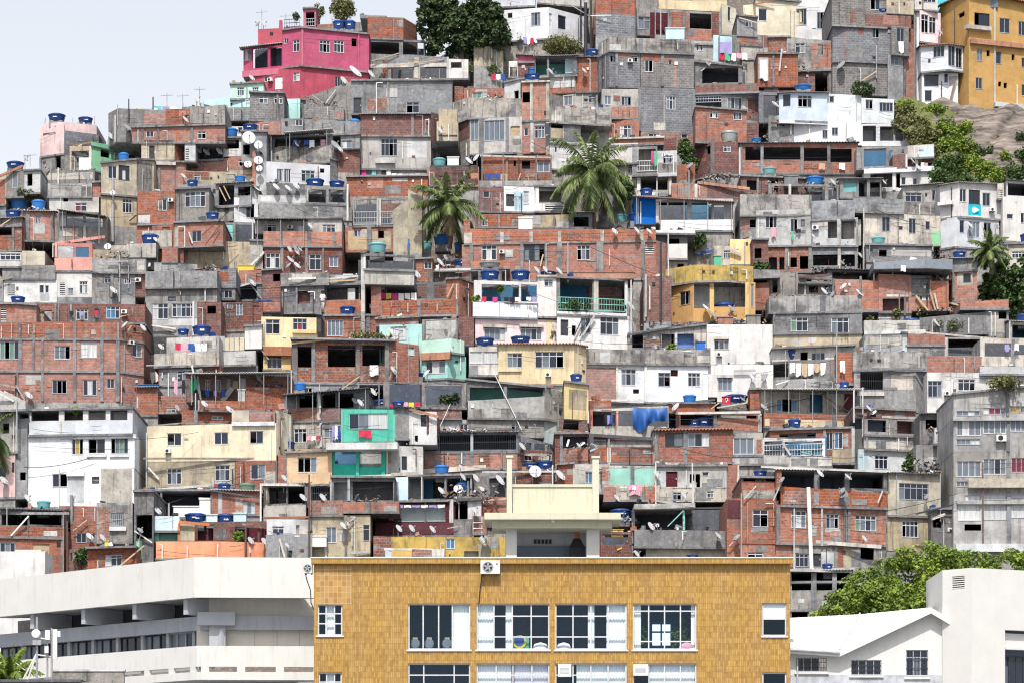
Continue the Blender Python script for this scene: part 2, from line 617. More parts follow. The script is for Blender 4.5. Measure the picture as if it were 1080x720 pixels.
def parse(txt):
    houses, items = [], []
    tx = ty = 0.0
    sc = 1.0
    gx = lambda v: tx + float(v) / sc
    gy = lambda v: ty + float(v) / sc
    for ln in txt.splitlines():
        ln = ln.split('#')[0].strip()
        if not ln:
            continue
        w = ln.split()
        if w[0] == 'TILE':
            tx, ty, sc = float(w[1]), float(w[2]), float(w[3])
            continue
        if w[0] == 'H':
            h = House()
            h.base = gy(w[1])
            h.label = ln.split('|', 1)[1].strip()
            opt = ln.split('|', 1)[0].split()[2:]
            h.push = float(opt[0]) if opt else 0.
            h.Y = slope_depth(h.base) + h.push + RND.uniform(0, .06)
            h.bands = []
            h.n = len(houses)
            houses.append(h)
            continue
        if w[0] == 'I':                        # free items
            items.append((w[1], [p for p in w[2:]], (tx, ty, sc)))
            continue
        head, *ops = [p.strip() for p in ln.split(';')]
        w = head.split()
        b = House()
        b.mat = w[0]
        b.pts = []
        for p in w[1].split(','):
            a = p.split(':')
            b.pts.append((gx(a[0]), float(a[1]) if len(a) > 1 else 0.))
        yt = w[2].split('/')
        b.yt = (gy(yt[0]), gy(yt[-1]))
        b.slope = len(yt) > 1
        b.yb = gy(w[3])
        b.fl = w[4] if len(w) > 4 else ''
        b.ops = []
        for o in ops:
            if o:
                b.ops.append((o.split(), (tx, ty, sc)))
        houses[-1].bands.append(b)
    for h in houses:
        rr = random.Random(900 + h.n)
        for b in h.bands:
            w, t = b.pts[-1][0] - b.pts[0][0], b.yb - max(b.yt)
            if w > 17 and t > 14 and 'o' not in b.fl and not any(o[0][0] in 'wWkvgld' for o in b.ops) and rr.random() < .6 and b.mat not in ('cs', 'ms', 'tc', 'bl', 'dk'):
                for k in range(1 if w < 34 else 2):
                    x, y = b.pts[0][0] + w * (k + rr.uniform(.25, .6)) / (1 if w < 34 else 2), max(b.yt) + rr.uniform(3.5, 5)
                    b.ops.append(([rr.choice('wWWk'), x, y, x + rr.uniform(6, 10), y + rr.uniform(7, 9.5), rr.choice(('dd', 'dcd', 'dc'))][:6], (0., 0., 1.)))
                    if b.ops[-1][0][0] == 'k':
                        b.ops[-1][0].pop()
            if w < 14 or t < 9 or b.mat not in ('br', 'bd', 'bo', 'bm', 'cb', 'cg', 'cd', 'cl', 'cm', 'tn', 'be'):
                continue
            opt = {'br': ('cg', 'bm', 'bo', 'cl'), 'bd': ('cd', 'bm', 'br'), 'bo': ('cg', 'br', 'bm'), 'bm': ('cg', 'br'), 'cb': ('cg', 'cl', 'br')}.get(b.mat, ('cl', 'cd', 'cg') if b.mat[0] == 'c' else ('cl', 'wg'))
            for k in range(int(w / 26 * rr.uniform(.3, 1.2))):
                x = rr.uniform(b.pts[0][0] + 1, b.pts[-1][0] - 8)
                y = rr.uniform(max(b.yt) + 1, b.yb - 6)
                b.ops.append((['p', rr.choice(opt), x, y, min(b.pts[-1][0] - 1, x + rr.uniform(4, 17)), min(b.yb - 1, y + rr.uniform(3, 13))], (0., 0., 1.)))
    return houses, items


def prep(h):
    lo = max(b.yb for b in h.bands)
    if lo > h.base:
        h.base = lo
        h.Y = slope_depth(lo) + h.push + .006 * (h.n % 9)
    yaw = random.Random(77 + h.n).uniform(-.019, .019)
    mid = (min(b.pts[0][0] for b in h.bands) + max(b.pts[-1][0] for b in h.bands)) / 2
    if max(b.pts[-1][0] for b in h.bands) - mid > 60 or 'apartment' in h.label:
        yaw *= .35
    for b in h.bands:
        b.pts = [(p, d + yaw * (p - mid)) for p, d in b.pts]
        b.P = []
        for i, (px, d) in enumerate(b.pts):
            Y = h.Y + d
            e = 0.004 * (1 + (h.n % 5))
            e = e if i == 0 else (-e if i == len(b.pts) - 1 else 0)
            b.P.append(Vector(((px - 540) / FP * Y + e, Y)))
        k = min(range(len(b.P)), key=lambda i: b.P[i].y)
        b.near = b.P[k].y
        px0, px1 = b.pts[0][0], b.pts[-1][0]
        if b.slope:
            zl, zr = zat(b.yt[0], b.P[0].y), zat(b.yt[1], b.P[-1].y)
            b.zt = [zl + (zr - zl) * (p[0] - px0) / max(1e-6, px1 - px0) for p in b.pts]
        else:
            rt = random.Random(int(b.yt[0] * 13 + px0 * 7))
            b.zt = [zat(b.yt[0], b.near) + rt.uniform(-.06, .06) for _ in b.P]
        b.zb = zat(b.yb, b.near)
        b.px0, b.px1 = px0, px1
    h.px0 = min(b.px0 for b in h.bands)
    h.px1 = max(b.px1 for b in h.bands)
    h.top = min(min(b.yt) for b in h.bands)
    low = max(h.bands, key=lambda b: b.yb)
    h.zb = low.zb
    c = sum((b.px0 + b.px1) / 2 for b in h.bands) / len(h.bands)
    h.org = Vector(((c - 540) / FP * h.Y, h.Y, h.zb))
    h.dep = max(3.2, min(7.5, (h.base - h.top) * .115 * .9))


def pick(houses, px, py):
    best = None
    for h in houses:
        if px < h.px0 or px > h.px1:
            continue
        for b in h.bands:
            if not (b.px0 <= px <= b.px1):
                continue
            t = (px - b.px0) / max(1e-6, b.px1 - b.px0)
            yt = b.yt[0] + (b.yt[1] - b.yt[0]) * t
            low = b.yb if b is not h.bands[-1] else b.yb + 30
            if yt <= py <= low:
                Y = None
                for (p0, P0), (p1, P1) in zip(zip(b.pts, b.P), list(zip(b.pts, b.P))[1:]):
                    if p0[0] <= px <= p1[0]:
                        Y = seg_at(P0, P1, px).y
                if Y is not None and (best is None or Y < best[2]):
                    best = (h, b, Y)
    return best


def seg_at(A, B, px):
    t = (px - 540) / FP
    dx, dy = B.x - A.x, B.y - A.y
    s = (t * A.y - A.x) / (dx - t * dy)
    return Vector((A.x + s * dx, A.y + s * dy))


def wall_grid(mb, A, U, W, zb, zl, zr, holes, m=0, off=Vector((0, 0, 0)), N=None, reveal=.18, rm=0, u0=0., zmin=None):
    us, zs = {u0, W}, {zb}
    ztop = min(zl, zr)
    for (a, b, c, d) in holes:
        us |= {a, b}
        zs |= {c, d}
    us = sorted(u for u in us if u0 <= u <= W)
    zs = sorted(z for z in zs if zb <= z < ztop - 1e-4)

    def pt(u, z):
        return Vector((A.x + U.x * u, A.y + U.y * u, z)) + off
    zt = lambda u: zl + (zr - zl) * u / W
    rows = zs + [None]
    for i in range(len(us) - 1):
        ua, ub = us[i], us[i + 1]
        if ub - ua < 1e-4:
            continue
        uc = (ua + ub) / 2
        run = None
        for j in range(len(rows) - 1):
            z0 = rows[j]
            z1 = rows[j + 1]
            zc = (z0 + (z1 if z1 is not None else ztop)) / 2
            inside = any(a - 1e-6 < uc < b + 1e-6 and c - 1e-6 < zc < d + 1e-6 for a, b, c, d in holes)
            if inside:
                continue
            if z1 is None:
                mb.q(pt(ua, z0), pt(ub, z0), pt(ub, zt(ub)), pt(ua, zt(ua)), m=m)
            elif z1 - z0 > 1e-4:
                mb.q(pt(ua, z0), pt(ub, z0), pt(ub, z1), pt(ua, z1), m=m)
    if N is not None and reveal:
        for (a, b, c, d) in holes:
            p = [pt(a, c), pt(b, c), pt(b, d), pt(a, d)]
            o = Vector((N.x, N.y, 0)) * reveal
            for k in range(4):
                mb.q(p[k], p[(k + 1) % 4], p[(k + 1) % 4] + o, p[k] + o, m=rm)


def prism(mb, pts, zs, back, th, over, ext=.06, m=0):
    """slab over the footprint: front polyline pushed out by over, straight back edge"""
    n = len(pts)
    fr = []
    for i, p in enumerate(pts):
        e = -ext if i == 0 else (ext if i == n - 1 else 0)
        fr.append(Vector((p.x + e, p.y - over, zs[i])))
    bk = [Vector((fr[-1].x, back, zs[-1])), Vector((fr[0].x, back, zs[0]))]
    ring = fr + bk
    i = len(mb.v)
    k = len(ring)
    dz = Vector((0, 0, th))
    mb.v += [tuple(p) for p in ring] + [tuple(p - dz) for p in ring]
    mb.f.append(tuple(i + j for j in range(k)))
    mb.m.append(m)
    mb.f.append(tuple(i + k + j for j in reversed(range(k))))
    mb.m.append(m)
    for j in range(k):
        l = (j + 1) % k
        mb.f.append((i + j, i + k + j, i + k + l, i + l))
        mb.m.append(m)


PANES = {c: 'p_' + c for c in 'dcwbrygnt'}


def make_window(h, A, U, N, hole, states, transom, fr='frame', mid=False):
    u0, u1, z0, z1 = hole
    if fr == 'frame':
        rv = random.Random(int(u0 * 977 + z0 * 131)).random()
        fr = 'frameg' if rv < .2 else ('iron' if rv < .27 else fr)
    O = Vector((A.x, A.y, 0))
    U3 = Vector((U.x, U.y, 0))
    N3 = Vector((N.x, N.y, 0))
    Z = Vector((0, 0, 1))

    def bar(a, b, c, d, y0=.05, y1=.11):
        mb.par(O + U3 * a + Z * c + N3 * y0, U3 * (b - a), N3 * (y1 - y0), Z * (d - c))
    mb = MB()
    w, hh = u1 - u0, z1 - z0
    f = .05 if w > .6 else .038
    bar(u0, u1, z1 - f, z1)
    bar(u0, u1, z0, z0 + f, -.03, .11)
    bar(u0, u0 + f, z0 + f, z1 - f)
    bar(u1 - f, u1, z0 + f, z1 - f)
    n = len(states)
    zt = z1
    if transom:
        zt = z0 + hh * .72
        bar(u0 + f, u1 - f, zt - f * .5, zt + f * .5)
    if mid:
        bar(u0 + f, u1 - f, z0 + hh * .36 - f * .35, z0 + hh * .36 + f * .35)
    for k in range(1, n):
        u = u0 + w * k / n
        bar(u - f * .42, u + f * .42, z0 + f, z1 - f, .055, .105)
    win = mb.build('window', fr, h.root, h.org)
    rv = random.Random(int(u0 * 541 + z0 * 77))
    states = ''.join('o' if c == 'd' and n > 1 and rv.random() < .2 else ('w' if c == 'c' and rv.random() < .2 else c) for c in states)
    pm = MB()
    mats = sorted(set(c for c in states if c in PANES))
    if transom and 'd' not in mats:
        mats = mats + ['d']
    for k, c in enumerate(states):
        a, b = u0 + w * k / n, u0 + w * (k + 1) / n
        y = .085 + .004 * (k % 2)
        cells = [(z0 + f * .5, zt)]
        for (c0, c1) in cells:
            if c in PANES:
                p = O + U3 * a + N3 * y
                pm.q(p + Z * c0, p + U3 * (b - a) + Z * c0, p + U3 * (b - a) + Z * c1, p + Z * c1, m=mats.index(c))
        if transom:
            p = O + U3 * a + N3 * y
            cc = 'd' if (k + len(states)) % 3 else c
            if cc not in mats:
                cc = 'd'
            pm.q(p + Z * zt, p + U3 * (b - a) + Z * zt, p + U3 * (b - a) + Z * (z1 - f * .5), p + Z * (z1 - f * .5), m=mats.index(cc))
    if pm.f:
        pm.build('pane', ['p_' + c for c in mats], win, h.org)
    return win


def build_house(h):
    h.root = empty('house', h.org, h.label, 'house', 'houses on the hillside')
    bands = h.bands
    topmost = min(bands, key=lambda b: min(b.yt))
    for bi, b in enumerate(bands):
        mb = MB()
        yback = max(p.y for p in b.P) + h.dep
        nb = len(b.P)
        segs = []
        for i in range(nb - 1):
            A, B = b.P[i], b.P[i + 1]
            U = (B - A)
            W = U.length
            U = U / W
            N = Vector((-U.y, U.x))
            if N.y < 0:
                N = -N
            segs.append([A, B, U, W, N, b.zt[i], b.zt[i + 1], [], []])
        lows = b is max(bands, key=lambda q: q.yb)
        # ---- assign openings
        extras = []
        for op, (tx, ty, sc) in b.ops:
            c = op[0]
            a = op[1:]
            gx = lambda v, tx=tx, sc=sc: tx + float(v) / sc
            gy = lambda v, ty=ty, sc=sc: ty + float(v) / sc
            if c in ('w', 'W', 'k', 'v', 'g', 'l', 'd'):
                x0, y0, x1, y1 = gx(a[0]), gy(a[1]), gx(a[2]), gy(a[3])
                xc = (x0 + x1) / 2
                si = 0
                for i in range(nb - 1):
                    if b.pts[i][0] <= xc <= b.pts[i + 1][0]:
                        si = i
                A, B, U, W, N, zl, zr, holes, _ = segs[si]
                u0 = (seg_at(A, B, x0) - A).dot(U)
                u1 = (seg_at(A, B, x1) - A).dot(U)
                Yc = seg_at(A, B, xc).y
                z0, z1 = zat(y1, Yc), zat(y0, Yc)
                u0, u1 = max(.05, u0), min(W - .05, u1)
                z0, z1 = max(b.zb + .04, z0), min(min(zl, zr) - .06, z1)
                if u1 - u0 < .08 or z1 - z0 < .08:
                    continue
                hole = (u0, u1, z0, z1)
                holes.append(hole)
                segs[si][8].append((c, a[4:], hole))
            else:
                extras.append((c, a, gx, gy))
        for (A, B, U, W, N, zl, zr, holes, hops) in segs:
            wall_grid(mb, A, U, W, b.zb, zl, zr, holes, 0, N=N, rm=0)
        # sides, back, foundation
        A, B = b.P[0], b.P[-1]
        zl, zr = b.zt[0], b.zt[-1]
        mb.q((A.x, A.y, b.zb), (A.x, yback, b.zb), (A.x, yback, zl), (A.x, A.y, zl))
        mb.q((B.x, B.y, b.zb), (B.x, yback, b.zb), (B.x, yback, zr), (B.x, B.y, zr))
        mb.q((A.x, yback, b.zb), (B.x, yback, b.zb), (B.x, yback, zr), (A.x, yback, zl), m=1)
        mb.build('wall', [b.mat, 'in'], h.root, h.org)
        if lows:
            fm = MB()
            for (A, B, U, W, N, zl, zr, holes, hops) in segs:
                fm.q((A.x, A.y, b.zb), (B.x, B.y, b.zb), (B.x, B.y, b.zb - 4), (A.x, A.y, b.zb - 4))
            for Q in (b.P[0], b.P[-1]):
                fm.q((Q.x, Q.y, b.zb), (Q.x, yback, b.zb), (Q.x, yback, b.zb - 4), (Q.x, Q.y, b.zb - 4))
            fm.build('foundation', 'cm', h.root, h.org)
        # slabs
        sm = MB()
        if '-' not in b.fl:
            prism(sm, b.P, [b.zb + .07] * nb, yback - .05, .15, .10 + .05 * (h.n % 3), .03)
        else:
            prism(sm, [p + Vector((0, .03)) for p in b.P], [b.zb + .05] * nb, yback - .05, .1, 0, -.02)
        sm.build('floor_slab', 'slab', h.root, h.org)
        if 'o' not in b.fl and (b is topmost or 'c' in b.fl):
            rm = MB()
            over = .5 if 'e' in b.fl else .2
            if 't' in b.fl or 'z' in b.fl or 'Z' in b.fl or 'x' in b.fl:
                prism(rm, [p + Vector((0, .05)) for p in b.P], [z - .01 for z in b.zt], yback - .04, .08, 0, -.02)
                rm.build('ceiling', 'slab', h.root, h.org)
                rm = MB()
                mt = 'tile' if 't' in b.fl else ('sheetw' if 'Z' in b.fl else ('sheetd' if 'x' in b.fl else 'sheet'))
                o2 = .5 if 'e' in b.fl else .3
                for i in range(nb - 1):
                    a = Vector((b.P[i].x - (.15 if i == 0 else 0), b.P[i].y - o2, b.zt[i] + .02))
                    c = Vector((b.P[i + 1].x + (.15 if i == nb - 2 else 0), b.P[i + 1].y - o2, b.zt[i + 1] + .02))
                    wavy(rm, a, c, (0, 2.2, .32), .24 if mt == 'tile' else .2, .05 if mt == 'tile' else .03, .04 if mt != 'tile' else .07)
                rm.build('roof', mt, h.root, h.org)
            else:
                prism(rm, b.P, [z + .05 for z in b.zt], yback, .14, over)
                rm.build('roof', 'slabw' if 'W' in b.fl else 'slab', h.root, h.org)
        # ---- openings
        for (A, B, U, W, N, zl, zr, holes, hops) in segs:
            O = Vector((A.x, A.y, 0))
            U3, N3, Z = Vector((U.x, U.y, 0)), Vector((N.x, N.y, 0)), Vector((0, 0, 1))
            for (c, a, hole) in hops:
                u0, u1, z0, z1 = hole
                if c in 'wW':
                    st = a[0] if a else 'd'
                    fr = a[1] if len(a) > 1 else 'frame'
                    make_window(h, A, U, N, hole, st, c == 'W', fr)
                elif c == 'd':
                    dm = MB()
                    dm.par(O + U3 * u0 + Z * z0 + N3 * .1, U3 * (u1 - u0), N3 * .05, Z * (z1 - z0))
                    kx = u0 + (u1 - u0) * .85
                    for q in (.3, .7):
                        dm.par(O + U3 * (u0 + (u1 - u0) * .12) + Z * (z0 + (z1 - z0) * (q - .15)) + N3 * .085, U3 * ((u1 - u0) * .6), N3 * .02, Z * ((z1 - z0) * .3))
                    d = dm.build('door', a[0] if a else 'iron', h.root, h.org)
                    hm = MB()
                    hm.par(O + U3 * kx + Z * (z0 + (z1 - z0) * .48) + N3 * .05, U3 * .06, N3 * .05, Z * .12)
                    hm.build('handle', 'steel', d, h.org)
                elif c == 'g':
                    gm = MB()
                    n = max(2, int((u1 - u0) / .13))
                    for k in range(n + 1):
                        u = u0 + (u1 - u0) * k / n
                        gm.par(O + U3 * (u - .012) + Z * z0 + N3 * .06, U3 * .024, N3 * .024, Z * (z1 - z0))
                    for q in (0.02, .5, .96):
                        gm.par(O + U3 * u0 + Z * (z0 + (z1 - z0) * q) + N3 * .055, U3 * (u1 - u0), N3 * .03, Z * .035)
                    gm.build('grille', a[0] if a else 'iron', h.root, h.org)
                elif c == 'l':
                    gm = MB()
                    n = max(3, int((z1 - z0) / .14))
                    for k in range(n):
                        z = z0 + (z1 - z0) * (k + .3) / n
                        gm.par(O + U3 * u0 + Z * z + N3 * .03, U3 * (u1 - u0), N3 * .1 + Z * .05, Z * .05)
                    gm.build('louvre', a[0] if a else 'frame', h.root, h.org)
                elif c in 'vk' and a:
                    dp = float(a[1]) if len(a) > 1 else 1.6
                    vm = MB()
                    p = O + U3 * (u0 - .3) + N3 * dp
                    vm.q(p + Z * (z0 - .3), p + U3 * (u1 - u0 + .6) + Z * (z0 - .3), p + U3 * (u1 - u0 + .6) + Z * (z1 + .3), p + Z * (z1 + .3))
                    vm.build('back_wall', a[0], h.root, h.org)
        # ---- extras
        for xi, (c, a, gx, gy) in enumerate(extras):
            a = [str(q) for q in a]
            def seg_for(x):
                for i in range(nb - 1):
                    if b.pts[i][0] - .5 <= x <= b.pts[i + 1][0] + .5:
                        return segs[i]
                return segs[0] if x < b.pts[0][0] else segs[-1]
            if c == 'p':
                x0, y0, x1, y1 = gx(a[1]), gy(a[2]), gx(a[3]), gy(a[4])
                A, B, U, W, N, zl, zr, holes, _ = seg_for((x0 + x1) / 2)
                u0 = max(.01, (seg_at(A, B, x0) - A).dot(U))
                u1 = min(W - .01, (seg_at(A, B, x1) - A).dot(U))
                Yc = seg_at(A, B, (x0 + x1) / 2).y
                z0, z1 = max(b.zb + .08, zat(y1, Yc)), min(min(zl, zr) - .02, zat(y0, Yc))
                if u1 - u0 < .05 or z1 - z0 < .05:
                    continue
                hs = [(max(u0, q[0] - .03), min(u1, q[1] + .03), max(z0, q[2] - .03), min(z1, q[3] + .03)) for q in holes]
                hs = [q for q in hs if q[1] > q[0] and q[3] > q[2]]
                pm = MB()
                A2 = Vector((A.x + U.x * u0, A.y + U.y * u0))
                hs = [(q[0] - u0, q[1] - u0, q[2], q[3]) for q in hs]
                wall_grid(pm, A2, U, u1 - u0, z0, z1, z1, hs, 0, off=Vector((-N.x * (.008 + .0035 * xi), -N.y * (.008 + .0035 * xi), 0)))
                pm.build('wall_patch', a[0], h.root, h.org)
            elif c == 'c':
                x0, x1 = gx(a[0]), gx(a[1])
                mt = a[2] if len(a) > 2 else 'slab'
                A, B, U, W, N, zl, zr, holes, _ = seg_for((x0 + x1) / 2)
                P0, P1 = seg_at(A, B, x0), seg_at(A, B, x1)
                Yc = (P0.y + P1.y) / 2
                zt = min(zl, zr) - .015
                z0 = b.zb + .075
                if len(a) > 4:
                    z0, zt = max(z0, zat(gy(a[4]), Yc)), min(zt, zat(gy(a[3]), Yc))
                cm = MB()
                N3 = Vector((N.x, N.y, 0))
                cm.par(Vector((P0.x, P0.y, z0)) - N3 * .10, Vector((P1.x - P0.x, P1.y - P0.y, 0)), N3 * .25, (0, 0, zt - z0))
                cm.build('column', mt, h.root, h.org)
            elif c == 's':                       # ledge  x0 x1 y th(px) proj mat
                x0, x1, y = gx(a[0]), gx(a[1]), gy(a[2])
                th, pr = float(a[3]), float(a[4])
                mt = a[5] if len(a) > 5 else 'slabw'
                A, B, U, W, N, zl, zr, holes, _ = seg_for((x0 + x1) / 2)
                P0, P1 = seg_at(A, B, x0), seg_at(A, B, x1)
                N3 = Vector((N.x, N.y, 0))
                t = th / 15.
                z = zat(y, (P0.y + P1.y) / 2 - pr)
                cm = MB()
                cm.par(Vector((P0.x, P0.y, z - t)) - N3 * pr, Vector((P1.x - P0.x, P1.y - P0.y, 0)), N3 * (pr + .1), (0, 0, t))
                cm.build('ledge', mt, h.root, h.org)
            elif c == 'r':                       # sheet x0 x1 y[/y] proj mat
                x0, x1 = gx(a[0]), gx(a[1])
                ys = a[2].split('/')
                yl, yr = gy(ys[0]), gy(ys[-1])
                pr = float(a[3])
                mt = a[4] if len(a) > 4 else 'sheet'
                A, B, U, W, N, zl, zr, holes, _ = seg_for((x0 + x1) / 2)
                Yf = seg_at(A, B, (x0 + x1) / 2).y - pr
                p0, p1 = P3(x0, yl, Yf), P3(x1, yr, Yf)
                cm = MB()
                wavy(cm, p0, p1, (0, pr + 1.2, .1 * (pr + 1.2)), .2, .028, .045)
                am = cm.build('awning', mt, h.root, h.org)
                if pr > .8 and x1 - x0 > 14:
                    n = max(2, int((x1 - x0) / 26) + 1)
                    for k in range(n):
                        t = (k + .15) / (n - .7) if n > 1 else .5
                        q = p0.lerp(p1, min(.98, t))
                        pm = MB()
                        pm.tube(q + Vector((0, .12, -.03)), q + Vector((0, .12, -2.3)), .03, 5)
                        pm.build('awning_post', 'steel', h.root, h.org)
            elif c == 'R':                       # railing x0 y0 x1 y1 mat
                x0, y0, x1, y1 = gx(a[0]), gy(a[1]), gx(a[2]), gy(a[3])
                mt = a[4] if len(a) > 4 else 'steel'
                A, B, U, W, N, zl, zr, holes, _ = seg_for((x0 + x1) / 2)
                P0, P1 = seg_at(A, B, x0), seg_at(A, B, x1)
                Yc = (P0.y + P1.y) / 2
                z0, z1 = zat(y1, Yc), zat(y0, Yc)
                N3 = Vector((N.x, N.y, 0)) * -.07
                D = Vector((P1.x - P0.x, P1.y - P0.y, 0))
                cm = MB()
                base = Vector((P0.x, P0.y, 0)) + N3
                for z in (z0, (z0 + z1) / 2, z1 - .05):
                    cm.par(base + Vector((0, 0, z)), D, (0, .04, 0), (0, 0, .05))
                n = max(2, int(D.length / .2))
                for k in range(n + 1):
                    cm.par(base + D * (k / n) + Vector((0, .005, z0)), D.normalized() * .025, (0, .025, 0), (0, 0, z1 - z0))
                cm.build('railing', mt, h.root, h.org)
            elif c == 'a':
                ITEMS2.append(('a', a, gx, gy, h, seg_for(gx(a[0]))))
            elif c == 'L':
                ITEMS2.append(('L', a, gx, gy, h, seg_for((gx(a[0]) + gx(a[1])) / 2)))
            elif c == 'j':                      # hanging cloth as a thing: x0 y0 x1 y1 mat noun
                ITEMS2.append(('j', a, gx, gy, h, seg_for((gx(a[0]) + gx(a[2])) / 2)))


def dress(h):
    rr = random.Random(5000 + h.n)
    Z = Vector((0, 0, 1))
    for b in h.bands:
        for i in range(len(b.P) - 1):
            A, B = b.P[i], b.P[i + 1]
            U = B - A
            W = U.length
            if W < 1.6:
                continue
            U = U / W
            N = Vector((-U.y, U.x))
            if N.y < 0:
                N = -N
            O, U3, N3 = Vector((A.x, A.y, 0)), Vector((U.x, U.y, 0)), Vector((N.x, N.y, 0))
            zt = min(b.zt[i], b.zt[i + 1])
            tall = zt - b.zb
            spans = []
            for op, (tx, ty, sc) in b.ops:
                if op[0] in 'wWkvgld':
                    x0, x1 = tx + float(op[1]) / sc, tx + float(op[3]) / sc
                    spans.append(((seg_at(A, B, x0) - A).dot(U) - .08, (seg_at(A, B, x1) - A).dot(U) + .08))
            free = lambda u: 0.1 < u < W - .1 and not any(p < u < q for p, q in spans)
            for k in range(rr.choice((0, 1, 1, 2, 3))):
                u = rr.uniform(.1, W - .1)
                if not free(u) or tall < 1:
                    continue
                m = MB()
                r = rr.choice((.02, .03, .045))
                z1 = zt - rr.uniform(.02, .3) * tall
                z0 = b.zb if rr.random() < .6 else b.zb + rr.uniform(.1, .5) * tall
                p = O + U3 * u - N3 * (r + .13)
                m.tube(p + Z * z0, p + Z * z1, r, 6)
                if rr.random() < .4:
                    m.tube(p + Z * z1, p + Z * z1 + U3 * rr.uniform(-.6, .6) - N3 * .02, r, 6)
                m.build('drainpipe', rr.choice(('pvc', 'pvc', 'steel', 'iron', 'rust')), h.root, h.org)
            for k in range(rr.choice((0, 1, 1, 2))):
                u0, u1 = sorted((rr.uniform(0, W), rr.uniform(0, W)))
                if u1 - u0 < .8 or tall < .8:
                    continue
                z = zt - rr.uniform(.1, .6) * min(2., tall)
                dz = rr.uniform(-.35, .35)
                m = MB()
                m.path([O + U3 * (u0 + (u1 - u0) * t / 8) - N3 * .17 + Z * (z + dz * t / 8 - .25 * (t / 8) * (1 - t / 8)) for t in range(9)], .012, 4)
                m.build('wiring', 'wire', h.root, h.org)
            for k in range(rr.choice((0, 0, 1, 2))):
                u = rr.uniform(.2, W - .4)
                if not (free(u) and free(u + .2)) or tall < 1.2:
                    continue
                m = MB()
                w, t = rr.uniform(.12, .3), rr.uniform(.12, .3)
                m.par(O + U3 * u + Z * rr.uniform(b.zb + .5, zt - .4) - N3 * .06, U3 * w, N3 * .1, Z * t)
                m.build('meter_box', rr.choice(('dark', 'dark', 'steel', 'pvc', 'rust')), h.root, h.org)  # dark ones stand for small wall holes, their shade put into the colour
            top = not any(q is not b and min(q.yt) < min(b.yt) and q.px0 < b.px1 and q.px1 > b.px0 for q in h.bands)
            if top and rr.random() < .35:
                m = MB()
                for k in range(rr.randint(2, 5)):
                    u = rr.choice((.1, W - .1, W * .5, W * .33)) + rr.uniform(-.08, .08)
                    p = O + U3 * u + N3 * .1 + Z * (zt - .1)
                    m.tube(p, p + Vector((rr.uniform(-.1, .1), 0, rr.uniform(.4, .95))), .012, 4)
                m.build('rebar', 'rust', h.root, h.org)
            if top and rr.random() < .7 and 't' not in b.fl and 'z' not in b.fl:
                m = MB()
                n = int(W * rr.uniform(.6, 2.2))
                for k in range(n):
                    s = rr.uniform(.06, .24)
                    p = O + U3 * rr.uniform(.1, W - .2) + N3 * rr.uniform(.05, .7) + Z * (zt + .04)
                    a = rr.uniform(0, 3)
                    u = Vector((math.cos(a), math.sin(a), rr.uniform(-.2, .4)))
                    v = u.cross(Vector((0, .2, 1))).normalized()
                    m.par(p, u * s * rr.uniform(1, 2.5), v * s, u.cross(v) * -s * rr.uniform(.5, 1.6), rr.choice((0, 0, 1, 1, 2, 3, 4, 5, 6)))
                if m.f:
                    o = m.build('rubble', ['bo', 'slab', 'slabw', 'wood', 'iron', 'tank', 'ac'], None, h.org)
                    o['kind'] = 'stuff'
                    o['label'] = 'loose bricks and bits left along a roof edge'


ITEMS2 = []
POOL = {}


def pend(kind, noun, h, px, maker):
    """things waiting for a label that says where they stand among their like"""
    POOL.setdefault((noun, h.n if h else -1), []).append((px, kind, h, maker))


ORD = ['leftmost', 'second', 'third', 'fourth', 'fifth', 'sixth', 'seventh', 'eighth', 'ninth', 'tenth', 'eleventh', 'twelfth', 'thirteenth', 'fourteenth', 'fifteenth', 'sixteenth']


def flush():
    for (noun, hn), L in POOL.items():
        L.sort(key=lambda t: t[0])
        n = len(L)
        for i, (px, kind, h, mk) in enumerate(L):
            where = ('at the ' + h.label) if h else 'on the hillside'
            if n == 1:
                lab = f'{noun} {where}'
            elif n == 2:
                lab = f"{noun}, {'left' if i == 0 else 'right'} of two, {where}"
            else:
                o = 'rightmost' if i == n - 1 else ORD[min(i, 15)]
                lab = f'{noun}, {o} of {n}, {where}'
            if len(lab.split()) > 16:
                lab = lab.replace(', at the ', ', at ').replace(' at the ', ' at ')
            mk(lab)


